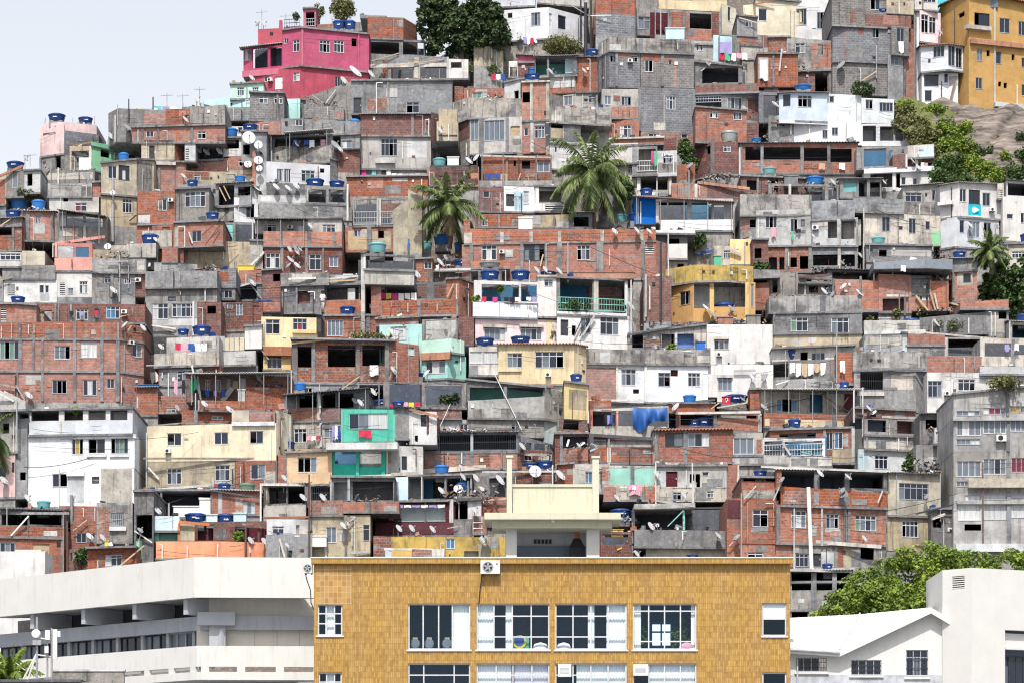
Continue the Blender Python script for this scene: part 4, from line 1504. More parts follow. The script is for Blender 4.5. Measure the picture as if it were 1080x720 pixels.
DATA = '''
# ---------------- row A, left ridge
TILE 0 100 4.8
H 400 | pale pink house on the left skyline
pw 215:1.2,320:.2,490:1 138 186 o-
pw 203:1.5,325:0 150 300 ; w 240 160 282 200 c
cd 325:.02,500:1 185 300 -
cg 203:1.5,325:0,490:1 300 385 - ; k 280 290 308 375 ; c 203 212
I t 288 136 88 38
I t 433 147 74 32
I D 130 322 20 r
I N 152 300 345
H 402 | green walled house with open porch
gn 465:0,715:2.5 258 385 ; s 465 715 262 5 .15 gn
be 352:.6,465:0.02 258 385 ; v 362 285 452 378 be 2.2 ; j 400 320 462 385 c_w sheet ; c 452 465 wl
I Q 350 262 470 240 10 wood
H 590 | grey shack with blue tank, far left
be -20,32 400 560 ; p br -5 430 28 560
cg 30,122 385 520 ; w 62 400 88 475 c
cl 122,205 380 500 ; k 138 400 164 462 ; 
I t 78 376 90 36
I Q -10 415 115 360 14 tile
I F 40 480 235 522 lf_dark
H 470 | cluttered terrace below the pink house
cg 165,480 378 450 o ; p br 190 452 240 485 ; p cl 240 395 470 430
I D 440 415 30 r dishg
I J 230 365 470 390
I P 295 370 445 10 pvc
I P 258 372 440 6 steel
H 610 | white rendered house under a mouldy parapet
cm 240,468 450 520 o
wl 248,502 518 600 ; W 380 548 440 592 rd ; k 320 520 345 542
br 468,510 440 520 -
I J 450 500 560 520
H 665 | beige two storey house with paired windows
be 512,692:1.5,780:3 345/330 505 ; w 547 360 592 427 dd ; W 600 352 656 434 dcd ; p cg 692 345 770 500
be 510,692:1.5 510 660 - ; W 620 525 670 600 ddd ; k 708 592 722 660
I P 572 420 720 14 steel
I D 570 497 14 f
I D 560 208 24 r
I P 614 175 260 22 pvc
I D 645 165 25 r dishg
H 500 | long brick terrace house under concrete parapet
cg 548:2,595:.3,840:0.3 95/78 240 o- ; p br 730 100 840 150
br 838:.3,962:.3 72 160 o- 
cg 960:.3,1140:.3 68/50 145 o-
br 668,1140 165/150 245 c ; c 715 728 ; c 795 806 ; c 965 978
be 715,884:0 232 335 ; d 755 258 783 330 iron
br 884:.02,938:1.5 232 340 -
wl 935,990 235 340 ; l 940 270 956 332
I P 595 50 130 6
I P 652 22 120 8 iron
I P 775 12 90 9 iron
I N 845 -10 70
I N 925 -5 60
I D 940 125 22 r
I L 690 800 70 y..w
I L 780 900 58 tlw
H 490 | brick house with two white condenser boxes
br 690,942 335 487 c ; s 690 890 338 4 .25 wl ; c 800 812
be 935,1200 385 475 ; p bm 935 385 1060 430
I B 768 410 872 458 ac condenser white twin condenser box
I D 930 412 20 r
H 655 | brick and render house with barred windows
br 695,888 485 655 ; w 800 530 845 588 dd ; a 868 537 9 ; p cl 700 610 760 650
cg 888:.05,1060 468 655 ; W 935 490 1040 570 dccd
br 690,888 655 760 - ; c 800 815
I Q 690 610 655 640 7 iron
I J 720 630 800 665
H 745 | brick house with dark sloping awning
br 115,278 590 740 z ; c 130 150 ; c 256 274
cg 278,545 600 742 - ; v 300 605 520 668 in 2.5 ; r 288 528 578/612 1.2 sheetd ; c 420 435 wl
I B 300 592 335 672 wl chimney white flared chimney pot
I t 95 582 92 58 tankb
I t 195 585 72 52 tankb
I J 80 560 240 590 dish
I P 372 640 720 10 sa
I P 560 600 720 18 wl
H 780 | open brick shed at the left edge
cg -40,110 625 665 z; 
bm -40,110 665 790 ; v -20 668 62 712 in 2 ; c 62 74 ; p bo -30 715 28 780
I Q -10 672 60 625 6 woodl

# ---------------- raspberry house and its neighbours
TILE 200 0 4.8
H 530 | raspberry red house on the ridge
rp 470:.8,565:0,908:2.2 140 335 ; w 478 196 500 222 dd ; W 522 202 556 264 dd ; W 658 205 712 268 ddd ; W 730 206 782 268 ddd ; k 820 196 846 236 ; c 565 574 rp ; c 850 858 rp
rp 272:1.8,472:.85 232 378 - ; v 318 242 395 345 in 1.4 ; v 408 240 466 336 in 1.4 ; w 278 250 310 308 cc ; r 250 470 238/215 .5 sheet ; s 270 472 352 8 .2 rp
rr 300:1.7,560:.03,905:2.25 338 505 ; w 735 390 776 442 ddd ; W 524 368 560 412 cc ; w 378 385 402 416 d ; a 412 408 8 ; d 430 388 470 452 c_w ; s 640 905 478 4 .1 rr
I N 365 45 140
I N 487 70 140
I P 462 105 140 26 rp
I D 725 92 20 r
I D 345 122 18 l dishg
I D 378 122 20 r
I D 315 395 20 r
I D 840 362 42 r
I D 782 408 26 r
I t 755 150 62 46 tank
I t 810 152 62 48 tank
I F 525 65 560 110 lf_mid 2
I F 610 15 690 110 lf_olive 2.5
I F 700 -20 850 112 lf_olive 2.5
H 250 | small coral stair tower above raspberry house
rl 345:.2,470:.2 140 215 o-
rp 575:2.5,640:2.5 42 150 ; k 588 62 632 130 ; R 590 95 634 135 steel
rp 476:1.8,565:1.8 132 150 o- ; R 480 98 556 140 iron
cg 640:3,908:3 112 155 o- ; p br 650 115 725 145
H 560 | mint green rooftop room under pink house
aq 205:.5,375:.5 420 500
aq 62:1,305:.4 510/480 570 o-
aq 480:1,560:1 500 600 -
I D 40 505 24 r
I N 50 440 520
I N 545 500 640
H 640 | dark concrete block room with flat top
cd 303,480:.5 468 612 ; c 440 450 ; p cb 306 500 438 600
cb -40,190 535 620 o
cb 188,306 545 610 o-
br -80,152 630 750 c ; c 120 140 ; p bd -60 640 40 745
br 300,462 615 690 - ; w 455 600 472 655 d
wl 182,272 640 705 ; w 245 625 300 675 d
cg 462,575 600 690 - ; w 535 600 575 640 dd
I D 300 698 34 f
H 605 | long grey blank wall in upper centre
cg 588,822 492/412 600 o- 
cg 820,1330 408 578 ; d 830 495 870 580 iron ; W 1097 517 1163 574 dd ; p bm 900 500 1010 560 ; p br 1340 440 1385 520 ; c 880 892 ; c 1000 1012
I J 600 480 760 535
I D 920 375 26 r
I Q 680 535 740 455 6 steel
I Q 620 480 700 540 5 steel
H 625 | low block yard wall beside blank wall
cb 578,782 530 598 o-
br 620,740 600 660 - 
cg 580,865 600 690 ; 
H 700 | broad house with brick upper storey
bd 865,1220:0,1255:2 580 690 z ; c 1122 1135 cg
wg 865,1222 692 860 ; W 968 702 1052 792 dddd ; s 940 1040 802 6 .3 slabw ; p wl 1100 720 1200 800
cd 1222:.01,1262:2 692 850 -
I B 975 802 1035 850 woodl planter tan planter box on a bracket
TILE 400 0 4.8
H 330 | brick house with flat dark roof by mango tree
br -60:0,122:.0,185:2 88 196 e ; c 70 76
cd -80,232 198 282 ; v -50 215 100 280 in 3 ; v 120 215 225 278 in 3
cg -98,40 76 92 o-
I F 125 140 210 190 lf_mid
H 405 | unfinished concrete frame with open beams
cg -50,348 272/290 402 o ; v -35 305 45 398 bm 1.5 ; v 60 345 170 398 in 1.5 ; v 205 332 338 400 in 2 ; c 178 200 cl ; c 342 352 cl ; s -50 345 322 5 .1 slabw
wl 346,452 300 402 ; k 363 315 417 345 ; 
I Q -40 310 100 270 5 woodl
I Q 60 335 330 300 5 woodl
I P 205 325 400 8
I P 305 350 400 8 slab
I J 210 380 290 402 dish
H 300 | white house with terracotta eaves at the top
wh 575:.6,858:0,1040:3.5 36 200 te ; k 650 66 674 92 ; w 768 64 816 132 cdc frameg ; d 855 68 874 136 frame ; w 905 80 946 152 d frameg
cl 885:-.2,965:.2 148 192 o- 
wh 520:3,790:3 -30 34 
cl 800:3,1060:5 -20 20
I D 712 180 22 l
I L 730 800 190 lwrw
I Q 960 20 1060 80 5 steel
H 335 | tan block wall with leaning corner
tn 478,628:.6 230/240 332 o- ; c 565 578
H 345 | small shed with dark window under bushes
rp 700,805 282 318 z
wl 655,702 312 395 ; k 662 340 698 390
bd 700,795 320 400
I F 500 325 640 405 lf_palm
I F 430 315 470 400 lf_palm
I F 570 250 640 330 lf_mid
I F 620 188 740 285 lf_mid 1
I F 810 178 1045 285 lf_olive 1.5
I P 882 205 275 14 pvc
I L 540 640 375 .rwb
H 470 | house with dark open room and blue tank
cd 786,1002 280 385 z ; v 792 290 978 378 te 2.2 ; c 850 860
cl 865,990 380 445 o-
br 862,990 440 470 -
cd 865,938:.2 445 545 ; 
cl 930,985 480 545 - ; w 932 486 978 536 cc
br 1000:.3,1158:.3 288 465 z; c 1035 1042
wl 985:.3,1040:.3 285 330 -
cl 1015:.3,1165:.3 470 545 -
I D 868 362 22 r
I D 1000 358 20 r
I D 1038 358 18 r
I J 850 350 930 382 dish
H 475 | brick terrace block with teal window
bm 380,428 440 525 - ; 
br 428,632 446 540 ; w 470 470 520 502 gg ; c 448 455
wl 632:1,716:0 402 525 ; k 682 460 706 514
I J 520 480 620 505 dish
H 790 | grey house with angled parapet and curtained window
cm 372:1.6,448:0,728:.4 520/500 598 o ; 
bd 390:1.6,458:.02 600 700 - 
cg 390:1.6,458:.02 700 790 -
cl 458,722 590 775 ; w 460 602 502 712 cc frameg ; w 530 610 634 714 cccc frameg ; d 665 640 711 690 woodl ; c 505 528 ; c 640 655
br 722:.0,862:.1 410 612 W ; k 720 468 764 520 ; c 764 780 cl ; c 845 862 cl
br 722:.02,862:.1 612 775 - ; w 734 650 754 690 d ; W 786 640 838 702 dcc ; c 766 782 cl ; c 845 862 cl ; p cl 722 612 862 635
I t 782 398 90 50 tankb
I J 290 570 370 595
I D 308 660 24 r
H 800 | pale parapet house with bucket tank
cm 862,1170 540 622 o
cd 862,1020 620 725 ; v 870 630 930 650 in 1 ; p tn 870 645 935 700
wl 862,1100 718 860 ; k 890 745 898 770
I t 960 702 56 58 tankb
TILE 600 0 4.8
H 330 | brick and grey block tower at the top
br 135,375 -30 66 n- 
cb 135,345 62 182 o-
bd 125:.5,150:0.1 60 170 -
cg 340,450 -40 178 - ; W 350 85 412 150 cc
H 345 | unfinished brick house with dark openings
cg 435,772 45 215 e ; k 440 66 502 178 mr 1 ; k 612 70 722 147 ; p br 515 62 575 140 ; p br 590 62 612 146 ; p br 590 150 722 206 ; p bd 722 62 760 190 ; c 500 514 ; c 575 588
cl 600,760 205 300 -
cr 450:2,800:2 -40 45 o-
cr 772:0.02,848:1.5 20 185 ; w 805 25 820 110 d
I t 605 34 82 34
I B 490 140 585 192 lb shed pale blue rooftop cupboard
I P 465 45 190 8
I P 340 40 180 8 iron
I P 85 15 280 24 iron
I P 112 -10 280 14 iron
I P 60 -10 200 14 iron
I Q 110 80 215 78 5 pvc
H 720 | tall grey block building with many patches
cm 150:1.8,205:0,636:.2 190 262 oW ; c 356 372
cb 150:1.8,205:0.0,362:.1 262 442 - ; p br 250 266 350 292 ; c 235 248 ; a 308 312 11
cb 362:.1,636:.2 262 440 - ; w 384 304 426 366 dd ; w 503 308 523 330 d ; p br 372 266 462 314 ; p br 535 300 545 440 ; c 466 480 ; p br 490 290 530 330
cb 362:.1,640:.2 440 670 - ; W 494 488 540 556 cdc ; c 350 364
bm 362:.1,636:.2 668 740 - ; w 402 676 458 702 dd ; w 570 680 600 702 d
cl 165,362 450 545 -; w 178 486 215 532 cc ; w 265 490 316 536 dcd ; p bd 225 485 260 515 ; 
br 215:-.3,352:-.3 540 602 o
I t 248 442 52 38
I F 555 700 610 740 lf_mid
H 760 | house with white balcony wall and brick storey
cm 10:-.3,216:-.3 545 632 o
br 200,356 608 740 ; W 258 634 316 698 cdc
cl 20,202 628 760 ; W 104 655 147 702 dd
I t -5 705 62 60 tankb
H 470 | brick panel room beside tall grey building
br 35,157 288 466 z ; c 28 36
cl 15,168 466 545 -
lb -20:.4,36:.4 290 370 -
I D 36 358 20 r
I J 40 270 120 290
H 660 | house with sloping roof and wide glass windows
cd 638,880 312/338 425 n- ; v 675 330 870 420 in 2.5 ; c 858 876
bd 638,962 420 470 o ; 
cg 638,800:0,960:.8 465 622 ; v 640 486 772 578 in 1.2 ; w 794 492 876 612 cdcd ; s 638 775 568 6 .12 wh ; R 642 488 770 520 frameg ; p bd 900 500 955 610
bd 638,962 622 720 - ; p cl 755 625 900 645
I Q 690 302 890 345 8 sheetw
I J 680 410 780 440
I J 820 410 950 450
I t 790 468 80 22 tankb
I Q 670 360 720 320 6 steel
I D 700 320 24 r dishg
H 480 | rubble walled yard with washing
cg 760,870 175 330 o ; v 764 182 830 280 lb 1 ; j 764 215 824 272 c_l washing
cg 850,955 80 180
br 865,988 178 228 o
cl 870,1060 225 300 o
bd 955,1056 180 240 -
cl 875,950 305 420 -
I L 760 905 268 rgwpw 44
I Q 860 90 950 115 7 slabw
I P 985 180 270 10 slab
H 240 | cream house with single dark window at top
cr 945:0,1180:0.5 -10 182 ; w 960 45 1003 108 d
I Q 940 20 1040 5 8 tile
H 560 | brick yard below cream house
br 955,1160 270 440 - ; p cl 960 290 1000 400 ; c 1030 1040
cl 965,1010 290 410 - ; j 968 305 1005 405 c_w sheet
bd 965,1160 460 610 o
I t 1020 452 86 48
I D 1050 530 20 r
TILE 800 0 3.857
H 165 | white house with two barred windows, top right
wh 110,298 -25 165 ; w 152 36 196 105 ddd frameg ; w 237 50 276 118 ddd frameg ; c 110 120 wh
cr -62:.3,110:.1 10 146 t ; 
I B 155 92 190 104 woodl planter flower box under a barred window
H 395 | ruined brick and render storey under white house
cm 115:-.1,316:-.1 152/168 286 z ; p br 215 175 310 275 ; k 240 182 262 225 ; W 148 165 190 218 dd ; c 120 130
bd 170,360 280 380 z ; k 230 292 280 375 ; k 300 300 312 360 ; c 285 296
bd -50,172 290 372 o
bm 40,130 150 225 -
I t 290 282 72 36
I D 335 265 24 l dishg
I J 120 230 200 285
I Q 95 200 85 290 8 wl
H 385 | tall windowed grey block house at upper right
cb 298,522 -25 105 ; w 455 -5 496 42 dd ; 
be 520:-.2,632:-.2 -5 55 t-
bd 435:-.2,622:-.2 58 106 o-
cb 300:.4,362:0,545:0 104 252 ; w 462 110 492 156 dd ; p br 405 108 430 140 ; w 462 228 479 246 d ; p br 345 105 350 240
cb 540:-.6,612:-.4 104 222 ; w 562 115 594 172 dd ; j 570 170 590 215 c_w towel
cb 300:.4,362:.02,525:0 250 385 -
cg 525:-.3,590:-.2 222 415 ; w 537 232 570 268 cc
br 590:.1,634:.1 212 430 - ; c 590 598
br 612:.5,634:.5 100 215 -
I t 500 52 50 12
I Q 420 330 480 290 6 woodl
I F 370 330 480 400 lf_dark
I P 480 185 300 6 steel
H 250 | pale pink narrow tower house
pw 655:0,742:.6 42 172 ; W 662 60 692 136 dd ; W 694 70 722 138 dd ; 
wh 635:.2,730:.2 -30 42 ; w 670 -10 722 12 ddd
wh 632:.4,656:.4 -30 410 - ; c 634 642 slab
I D 740 130 16 r
H 470 | white house with bay windows over rocks
wh 660:0,770:-.6,832:.3 178 286 t ; w 710 180 756 234 ddd ; w 772 185 800 270 dd ; w 803 195 828 278 dd
wh 664:0,812:0.2 288 470 - ; w 672 298 734 354 d frameg ; w 755 300 771 338 d ; w 675 368 706 414 d ; p wg 775 310 810 350 ; s 664 740 290 4 .15
I Q 825 285 800 330 7 wood
I Q 800 330 768 462 9 wood
H 490 | big orange yellow house on the right
yo 742:5,855:0,1130:1.5 25/22 492 te ; k 812 52 838 72 ; w 878 54 940 106 ddd iron ; w 980 75 1023 136 dd frameg ; w 1057 88 1086 146 dd frameg ; w 887 200 911 250 cc frameg ; k 928 205 941 230 ; w 966 210 988 262 d frameg ; k 1030 222 1042 246 ; w 883 317 911 364 dd frameg ; k 975 333 988 353 ; k 997 338 1011 360 ; w 1070 236 1090 275 d ; w 1070 345 1090 392 d ; s 858 1086 168 6 .35 tile ; s 840 940 104 5 .4 slabw ; s 955 1086 420 6 .4 wl ; c 957 962 wl ; p yo 850 25 856 490
I P 1052 345 430 6 pvc
H 120 | turquoise building behind the orange house
tc 730:0,1120:0 -60 60
I B 870 -5 975 22 p_c skylight glazed greenhouse box on the turquoise roof
H 505 | pale blue and white house over open porch
bw 83:0,150:-.4,280:0 375 495 z ; W 160 388 218 438 ddd ; w 100 385 130 432 d ; s 83 280 492 4 .12 wh
cd 0:.3,85:.3 375 500 - ; v 20 388 80 480 in 1.5
bw 278:.2,420:.3 385 500 z- ; w 288 392 308 418 d
bw 418:0,552:.3 400 502 z- ; w 435 406 466 446 dd ; w 492 418 548 456 dddd
wh 143:.1,422:.1 495 592 - ; w 260 530 281 564 dd ; w 298 520 324 552 dd
wh 420:.0,656:.0 505 600 z ; v 424 512 478 576 bw 2 ; v 494 515 590 574 wl 2 ; v 608 520 638 580 wl 2
cm 40,145 470 600 -
I t 52 366 68 40
I t 180 368 72 20 tankb
I D 66 425 18 r
I Q 50 500 140 505 10 rust
I J 10 480 90 560 dish
TILE 200 130 4.8
H 290 | brick and cream house with three dishes
br -20,205 188/178 245 o- ; c 60 72
tn -20,320 235 300 - 
br 200,335 165 270 - ; p bo 165 262 330 300
cg 22,172 100 186 z ; v 28 108 168 182 in 1.5
wl 170,275 72 165 - ; k 180 84 250 130
I D 45 135 24 r
I D 85 147 24 r
I D 150 142 24 r
I F 185 135 240 190 lf_palm
I Q 60 125 110 105 5 steel
H 300 | narrow grey house hung with big dishes
cg 262:.0,390:0.3 40 200 - ; k 270 110 305 160 
cl 330,390 200 340 - 
br 318:-.1,335:-.1 140 340 -
I D 348 110 22 f
I D 348 188 23 f
I D 295 208 20 f
I D 353 230 17 f
H 205 | house with corrugated roof and washing line
cg 340,862 52 128 -n ; v 430 62 695 126 cg 1.6 ; w 770 88 822 148 cc frameg ; r 478 722 45/25 1.2 sheetw ; r 400 500 58 .9 sheetd ; L 520 690 84 bkbw.p 40 ; c 712 725 ; v 725 60 765 128
cm 385:-.1,718:-.1,770:.6 125/122 200 o 
bd 752:.02,862:.5 128 250 -
I t 760 42 80 46 tankt
I t 834 42 66 62 tankb
I D 545 104 22 r
I D 738 110 30 r dishg
I D 760 130 24 r
I B 450 118 520 140 woodl crate pale crate on a mouldy parapet
H 300 | white storey with four slim window slots
wh 388:-.2,712:-.2 196 306 ; w 442 232 474 302 dcdc ; w 478 232 512 302 dcd ; W 565 240 634 298 dgd ; k 660 230 682 252
cg 712:-.15,762:.6 180 310 -
H 475 | grey terrace house with void and pale band
cd 388:.2,590:.2 300 362 o-
cl 345,592 360 412 o- ; p wl 360 375 590 402
cg 585,805 318 410 z ; v 602 336 690 402 in 1.8 ; v 704 338 790 402 in 1.8
cm 350:-.15,822:-.15 405 472 o
I t 635 328 94 46
I t 745 328 78 36
I D 345 330 24 r
I D 438 322 24 r
I D 500 330 24 r
I D 540 318 22 r
I P 800 310 470 14 wl
H 760 | brick parapet house with rows of white windows
wg 330:.9,772:.9 478 560 - ; W 370 512 440 552 cdd ; W 672 514 738 558 cdd ; a 510 530 9 ; d 548 520 578 552 c_w ; r 325 595 482 1.2 sheetd
bo 372,772 548 625 o ; c 458 470 ; c 596 612 ; c 728 740
bd 378,775 628 770 ; W 385 658 456 735 dcd ; W 606 664 666 745 dd ; w 706 676 752 730 cc ; c 460 475 ; c 585 598 ; c 672 680
I D 610 520 24 r
I D 508 640 20 r
I D 545 650 22 r
I D 512 690 24 r
I D 545 720 24 r
I D 500 720 20 l dishg
I D 535 632 18 r dishg
I D 560 640 14 r
H 490 | grey house with ladder in dark porch
cg -60,142 312/305 422 ; w -10 350 78 424 ccd ; 
cg 140,312 300 420 z; v 146 315 226 415 in 2 ; k 244 322 308 368
cm -60,226 415 492 o
I Q 150 325 185 395 7 woodl
I Q 172 318 205 385 7 woodl
H 505 | small white block house with tall window
wh 224,348 378 505 ; w 285 408 330 482 dd ; 
cl 310,350 320 380 -
I J 240 350 310 378 dish
H 605 | brick house with teal shade beside cream wall
bd -60,132 500 615 - ; W 8 545 62 602 cd ; p cl -50 510 0 560
cg 130,320 500 612 ; v 136 512 220 605 te 1.6 ; v 232 515 312 602 in 1.6
I D 168 588 22 r
I Q 60 570 220 430 4 iron
I Q 100 590 150 540 4 iron
I P 320 490 610 8 pvc
H 735 | blank cream wall with one water stain
tn -45,308 600 740 o ; p be 160 610 175 735
cl 306,372 595 740 -
I Q 310 720 380 650 12 sheetw
I J 60 710 140 740
TILE 400 130 4.8
H 650 | open concrete frame with railing and tall tan side
cg -135,145 375 520 ; v -125 388 -12 500 in 3 ; v 10 390 135 460 bd 2.5 ; v 10 462 60 510 in 2 ; R -130 448 68 515 steel ; c -12 10 cl
tn 70:-.2,146:-.25,218:.3 440/340 655 o-
tn 145:-.2,218:.4 335/372 655 -o
br -175,72 522 650 - ; p woodl -158 545 -62 642 ; p tn -35 548 58 640 ; c -62 -40
I t -95 364 90 58
I t -28 364 58 48
I t 18 364 44 46
I t 118 360 52 44
I t 165 335 36 22
I t -10 658 92 52 tankt
I Q 145 640 150 585 10 tarp
H 365 | brick wall strung with bright washing
br -165,245 265 370 - ; p bo -60 275 20 330
I L -165 60 238 r..m.t.kw 44
I L 60 240 255 wwwwwn
I J -120 285 -60 310 c_n
H 240 | dark gap house with grey green tank
bd 262:0.3,300:1.5 -60 90 -
tn 290:.5,400:.5 -10 90 -
dk 255,500 215 320 ; 
be 300:.4,395:.4 -70 60 o-
br 240,505 225 340 -
I t 305 218 70 40 tankt
I B 345 170 402 215 ac condenser pale boxy condenser on a dark roof
I D 455 190 26 r
I D 490 175 24 l
H 325 | roofless brick terrace with wooden beams
br 515:1.2,872:1.2 165 290 o- ; k 722 192 764 232 ; k 680 190 692 220 ; c 640 652 wood ; w 800 195 862 250 cc
cl 505:0,875:0 290 322 o ; p cg 510 285 560 320
I Q 510 165 870 175 10 slabw
I Q 510 152 800 155 6 wood
I P 520 165 300 12 slab
I P 628 160 320 12 slab
I P 795 165 310 12 slab
I P 870 160 310 8 slab
I L 535 690 255 bbn. 40
I J 690 265 870 305
I Q 700 300 715 255 5 wl
I Q 750 260 760 300 5 woodl
H 455 | white shed between the two palms
wh 630,788 320 452 ; d 642 360 684 422 iron ; w 730 345 758 412 c ; p lb 684 350 728 440
cg 786,935 318 412 -; v 790 345 920 400 cl 1.4 ; c 790 808 wh
wh 786:-.1,935:-.1 405 450 o ; l 840 410 930 445 wh
bd 505,632 325 450 ; w 525 345 558 378 d
I F 665 412 805 452 lf_mid
H 530 | low brick house with white sheet roof
br 485,722 460 530 Ze ; c 500 512 ; c 600 612
be 720,965 465 532 ; c 880 890 ; 
cd 960,1080 455 535 z ; k 985 475 1060 525
I B 705 475 775 530 c_w tarpaulin white sheet thrown over a heap
H 785 | long brick house with pillared parapet
bo 430,1400 535/540 598 o ; c 430 470 cl ; c 612 630 cl ; c 760 778 cl ; c 905 922 cl ; c 1120 1138 cl ; c 1322 1338 cl ; 
br 418,1400:0,1455:1 596 790 ; W 518 617 594 694 dcd ; a 622 655 10 ; W 733 615 837 698 cdcd ; W 1000 617 1068 694 dcd ; l 1343 618 1391 664 ; c 458 476 ; c 715 730 ; c 838 850 ; c 900 925 ; c 1100 1135 ; c 1325 1345
I P 955 600 780 8
I P 1463 560 780 9 wl
I t 240 640 56 42 tankt
I t 322 618 96 54 tankb
I t 405 640 52 38 tankb
I B 428 490 460 532 bo pillar short brick stub pillar
I D 352 632 18 f
I D 1193 548 22 r
I D 1306 544 24 r
I D 1368 548 22 r
I J 340 650 430 670
TILE 600 130 4.8
H 370 | white balcony house beside right palm
wh 205:.1,352:0 100 205 ; l 325 132 352 188
cg 320:0,448:0 118 265 ; v 352 132 440 238 cl 1.2 ; R 345 190 446 245 frame ; L 415 446 140 mg 100
wg 446:-.02,548:-.02 138 268 - ; p cg 452 200 545 250
cg 345:.3,522:.3 268 368 - ; v 365 275 500 352 in 2.5 ; c 346 362 wh ; c 502 520 wl
wl 150:.5,348:.4 200 370 - 
br 205:.1,480:.1 70 108 W
I P 446 170 350 7 pvc
I D 480 160 10 f
I J 420 345 540 368 dish
I B 350 340 540 366 wl slab white low terrace wall
H 270 | brick corner behind the small tree
br 520,640 205 285 o-
bd 362:.5,545:.5 75 135 o-
H 400 | red lean-to roof behind blue wall
br 520,720 305 380 ; c 635 650 wl
bd 700,920 300/335 385 o-
I Q 650 300 915 332 16 tile
I P 608 240 365 9 steel
I D 612 215 22 l dishg
I F 540 85 640 200 lf_mid 1
I F 560 160 668 275 lf_mid 1
I B 598 350 616 375 wl chimney small white flue stub
H 500 | bright blue walled house with white terrace
bl 330,442 375 512 -; 
wg 440,832 385 510 - ; v 455 400 600 490 in 2.5 ; v 622 405 722 500 sb 2 ; v 735 415 785 496 in 2 ; r 325 842 366/396 1.0 tile ; c 440 455 wl
wh 462:-.6,832:-.6 490 548 o
I P 500 380 395 10 pvc
I Q 440 392 500 384 10 pvc
I t 270 502 56 42 tankt
I t 345 500 88 46
I F 210 260 345 420 lf_dark 1
H 700 | white balcony block by clipped tree
wh 430:0,640:0 540 562 o ; 
cg 440:.5,600:.5 562 700 - ; k 505 585 560 612
wh 500,600 612 690 oW 
cl 500:.5,600:.5 690 780 -
I t 735 608 74 62
I t 802 608 70 58
I F 575 540 705 645 lf_mid -1
H 262 | round fronted dark brick house
bd 640:2.5,730:.3,865:0 95 262 e ; c 722 732
br 640:1,900:1 -80 98 n
I t 812 96 84 56 tankm
I J 680 255 760 285 dish
I J 690 250 860 265
H 258 | long brick house with four dark openings
br 865,1465 102 258 x ; v 893 120 970 188 ; v 985 122 1172 185 ; v 1190 125 1308 192 ; v 1324 130 1432 198 ; c 970 985 ; c 1172 1188 ; c 1308 1322 ; c 865 878
I L 1230 1400 202 .n..w 40
I P 865 125 305 14 wl
I t 950 95 50 20 tankb
H 360 | cluttered brick yard under long brick house
bd 870,1200 262 370 - ; v 900 290 950 340 in 1 ; c 950 960 ; v 1010 275 1060 350 in 1
I J 880 340 1100 375
I J 1000 290 1050 320 dish
TILE 800 130 3.857
H 285 | stepped white and grey terraces below blue house
cg 398,605 92 180 z ; v 428 104 520 176 sb 2 ; v 530 112 548 176 ; c 520 530
bd 545:-.2,606:-.2 128 185 - ; c 598 606 wl
wl 605:-.1,715:-.1 85 140 o ; p lb 650 92 713 140
bd 602:.2,716:.2 128 212 c ; v 650 162 706 206 bm 1.2 ; c 640 650 wl
wl 430:.1,716:.1 178 270 - ; v 455 196 545 262 cg 1.4 ; w 580 220 599 252 d ; w 627 224 645 258 d ; c 545 558 wh ; s 430 716 180 6 .3 wh ; k 560 205 576 262
I D 630 155 16 r
I D 650 180 16 r
I D 512 240 14 r
I L 660 705 160 wn.
H 300 | dark open porch with teal tarp and tubs
cg 330,500 225 305 z ; v 345 240 400 280 ; v 408 232 440 300 in 2 ; v 452 240 494 300 in 2 ; c 440 452
cg 40,326 248 320 x ; v 62 256 122 312 in 2 ; v 132 258 270 318 in 2.5 ; v 284 262 318 318 in 2 ; c 122 132 wl
I B 105 212 160 248 cg box grey concrete rooftop box
I B 332 234 402 272 tankt tub square teal covered tub
I t 228 254 76 36 tankb
I D 304 240 18 r
I J 50 230 330 255 dish
H 505 | beige house with mouldy parapet and pink towel
cm -75,216:.2 290 378 o ; c 205 214
cl -10,216 350 500 ; w 28 370 76 428 ddd ; w 130 390 159 445 dd ; w 172 392 188 420 c ; p br -60 380 -45 440 ; j 52 428 72 465 c_p towel ; j 132 440 142 475 c_g towel ; j 150 432 172 446 c_k towel
cg -75:.3,-8:.1 378 500 - ; p br -66 388 -40 445
H 540 | cream house with round fan and grey parapet
cm 215,392:0 310 388 o
cl 217,405 386 545 - ; k 282 400 320 468 cg .8 ; v 336 396 396 472 cl 1.2 ; a 233 428 12 ; c 320 334 cl ; c 398 405 cg
I D 224 460 14 r
I D 355 490 12 r
I P 428 345 590 8 wl
I Q 405 382 430 386 6 wl
H 515 | long cream house with three shuttered windows
cm 385:-.1,592:-.1 305 362 o
cl 430,712 365 512 ; w 502 380 536 442 dd frameg ; w 611 388 641 450 dd frameg ; w 679 400 698 434 d frameg ; p gn 706 440 716 505
cl 708,742 375 500 - ; p gn 708 440 740 505
I P 568 365 480 4 iron
H 400 | grey lean-to house with blue glazed strip
cl 585:.2,745:.2 258/245 325 z ; W 597 283 664 322 ddd ; w 705 272 736 316 dd
cm 590:-.1,742:-.1 320 375 o
H 510 | white corner house with turquoise balcony panel
wh 738:1.2,815:0,985:.3 255/250 382 z ; w 818 268 846 322 dd ; w 855 272 901 330 dddd ; w 911 284 943 338 dd ; a 945 355 9 ; p tc 853 330 905 375 ; s 738 795 318 4 .5 wh
wh 738:1.2,800:.02,978:.3 382 505 ; w 818 395 837 447 d ; w 854 400 901 466 ccc ; w 916 405 946 470 dd ; 
cd 955:.6,1000:.6 385 500 - ; 
I D 862 415 18 r
I D 968 420 12 f dishg
H 505 | white house at the far right edge
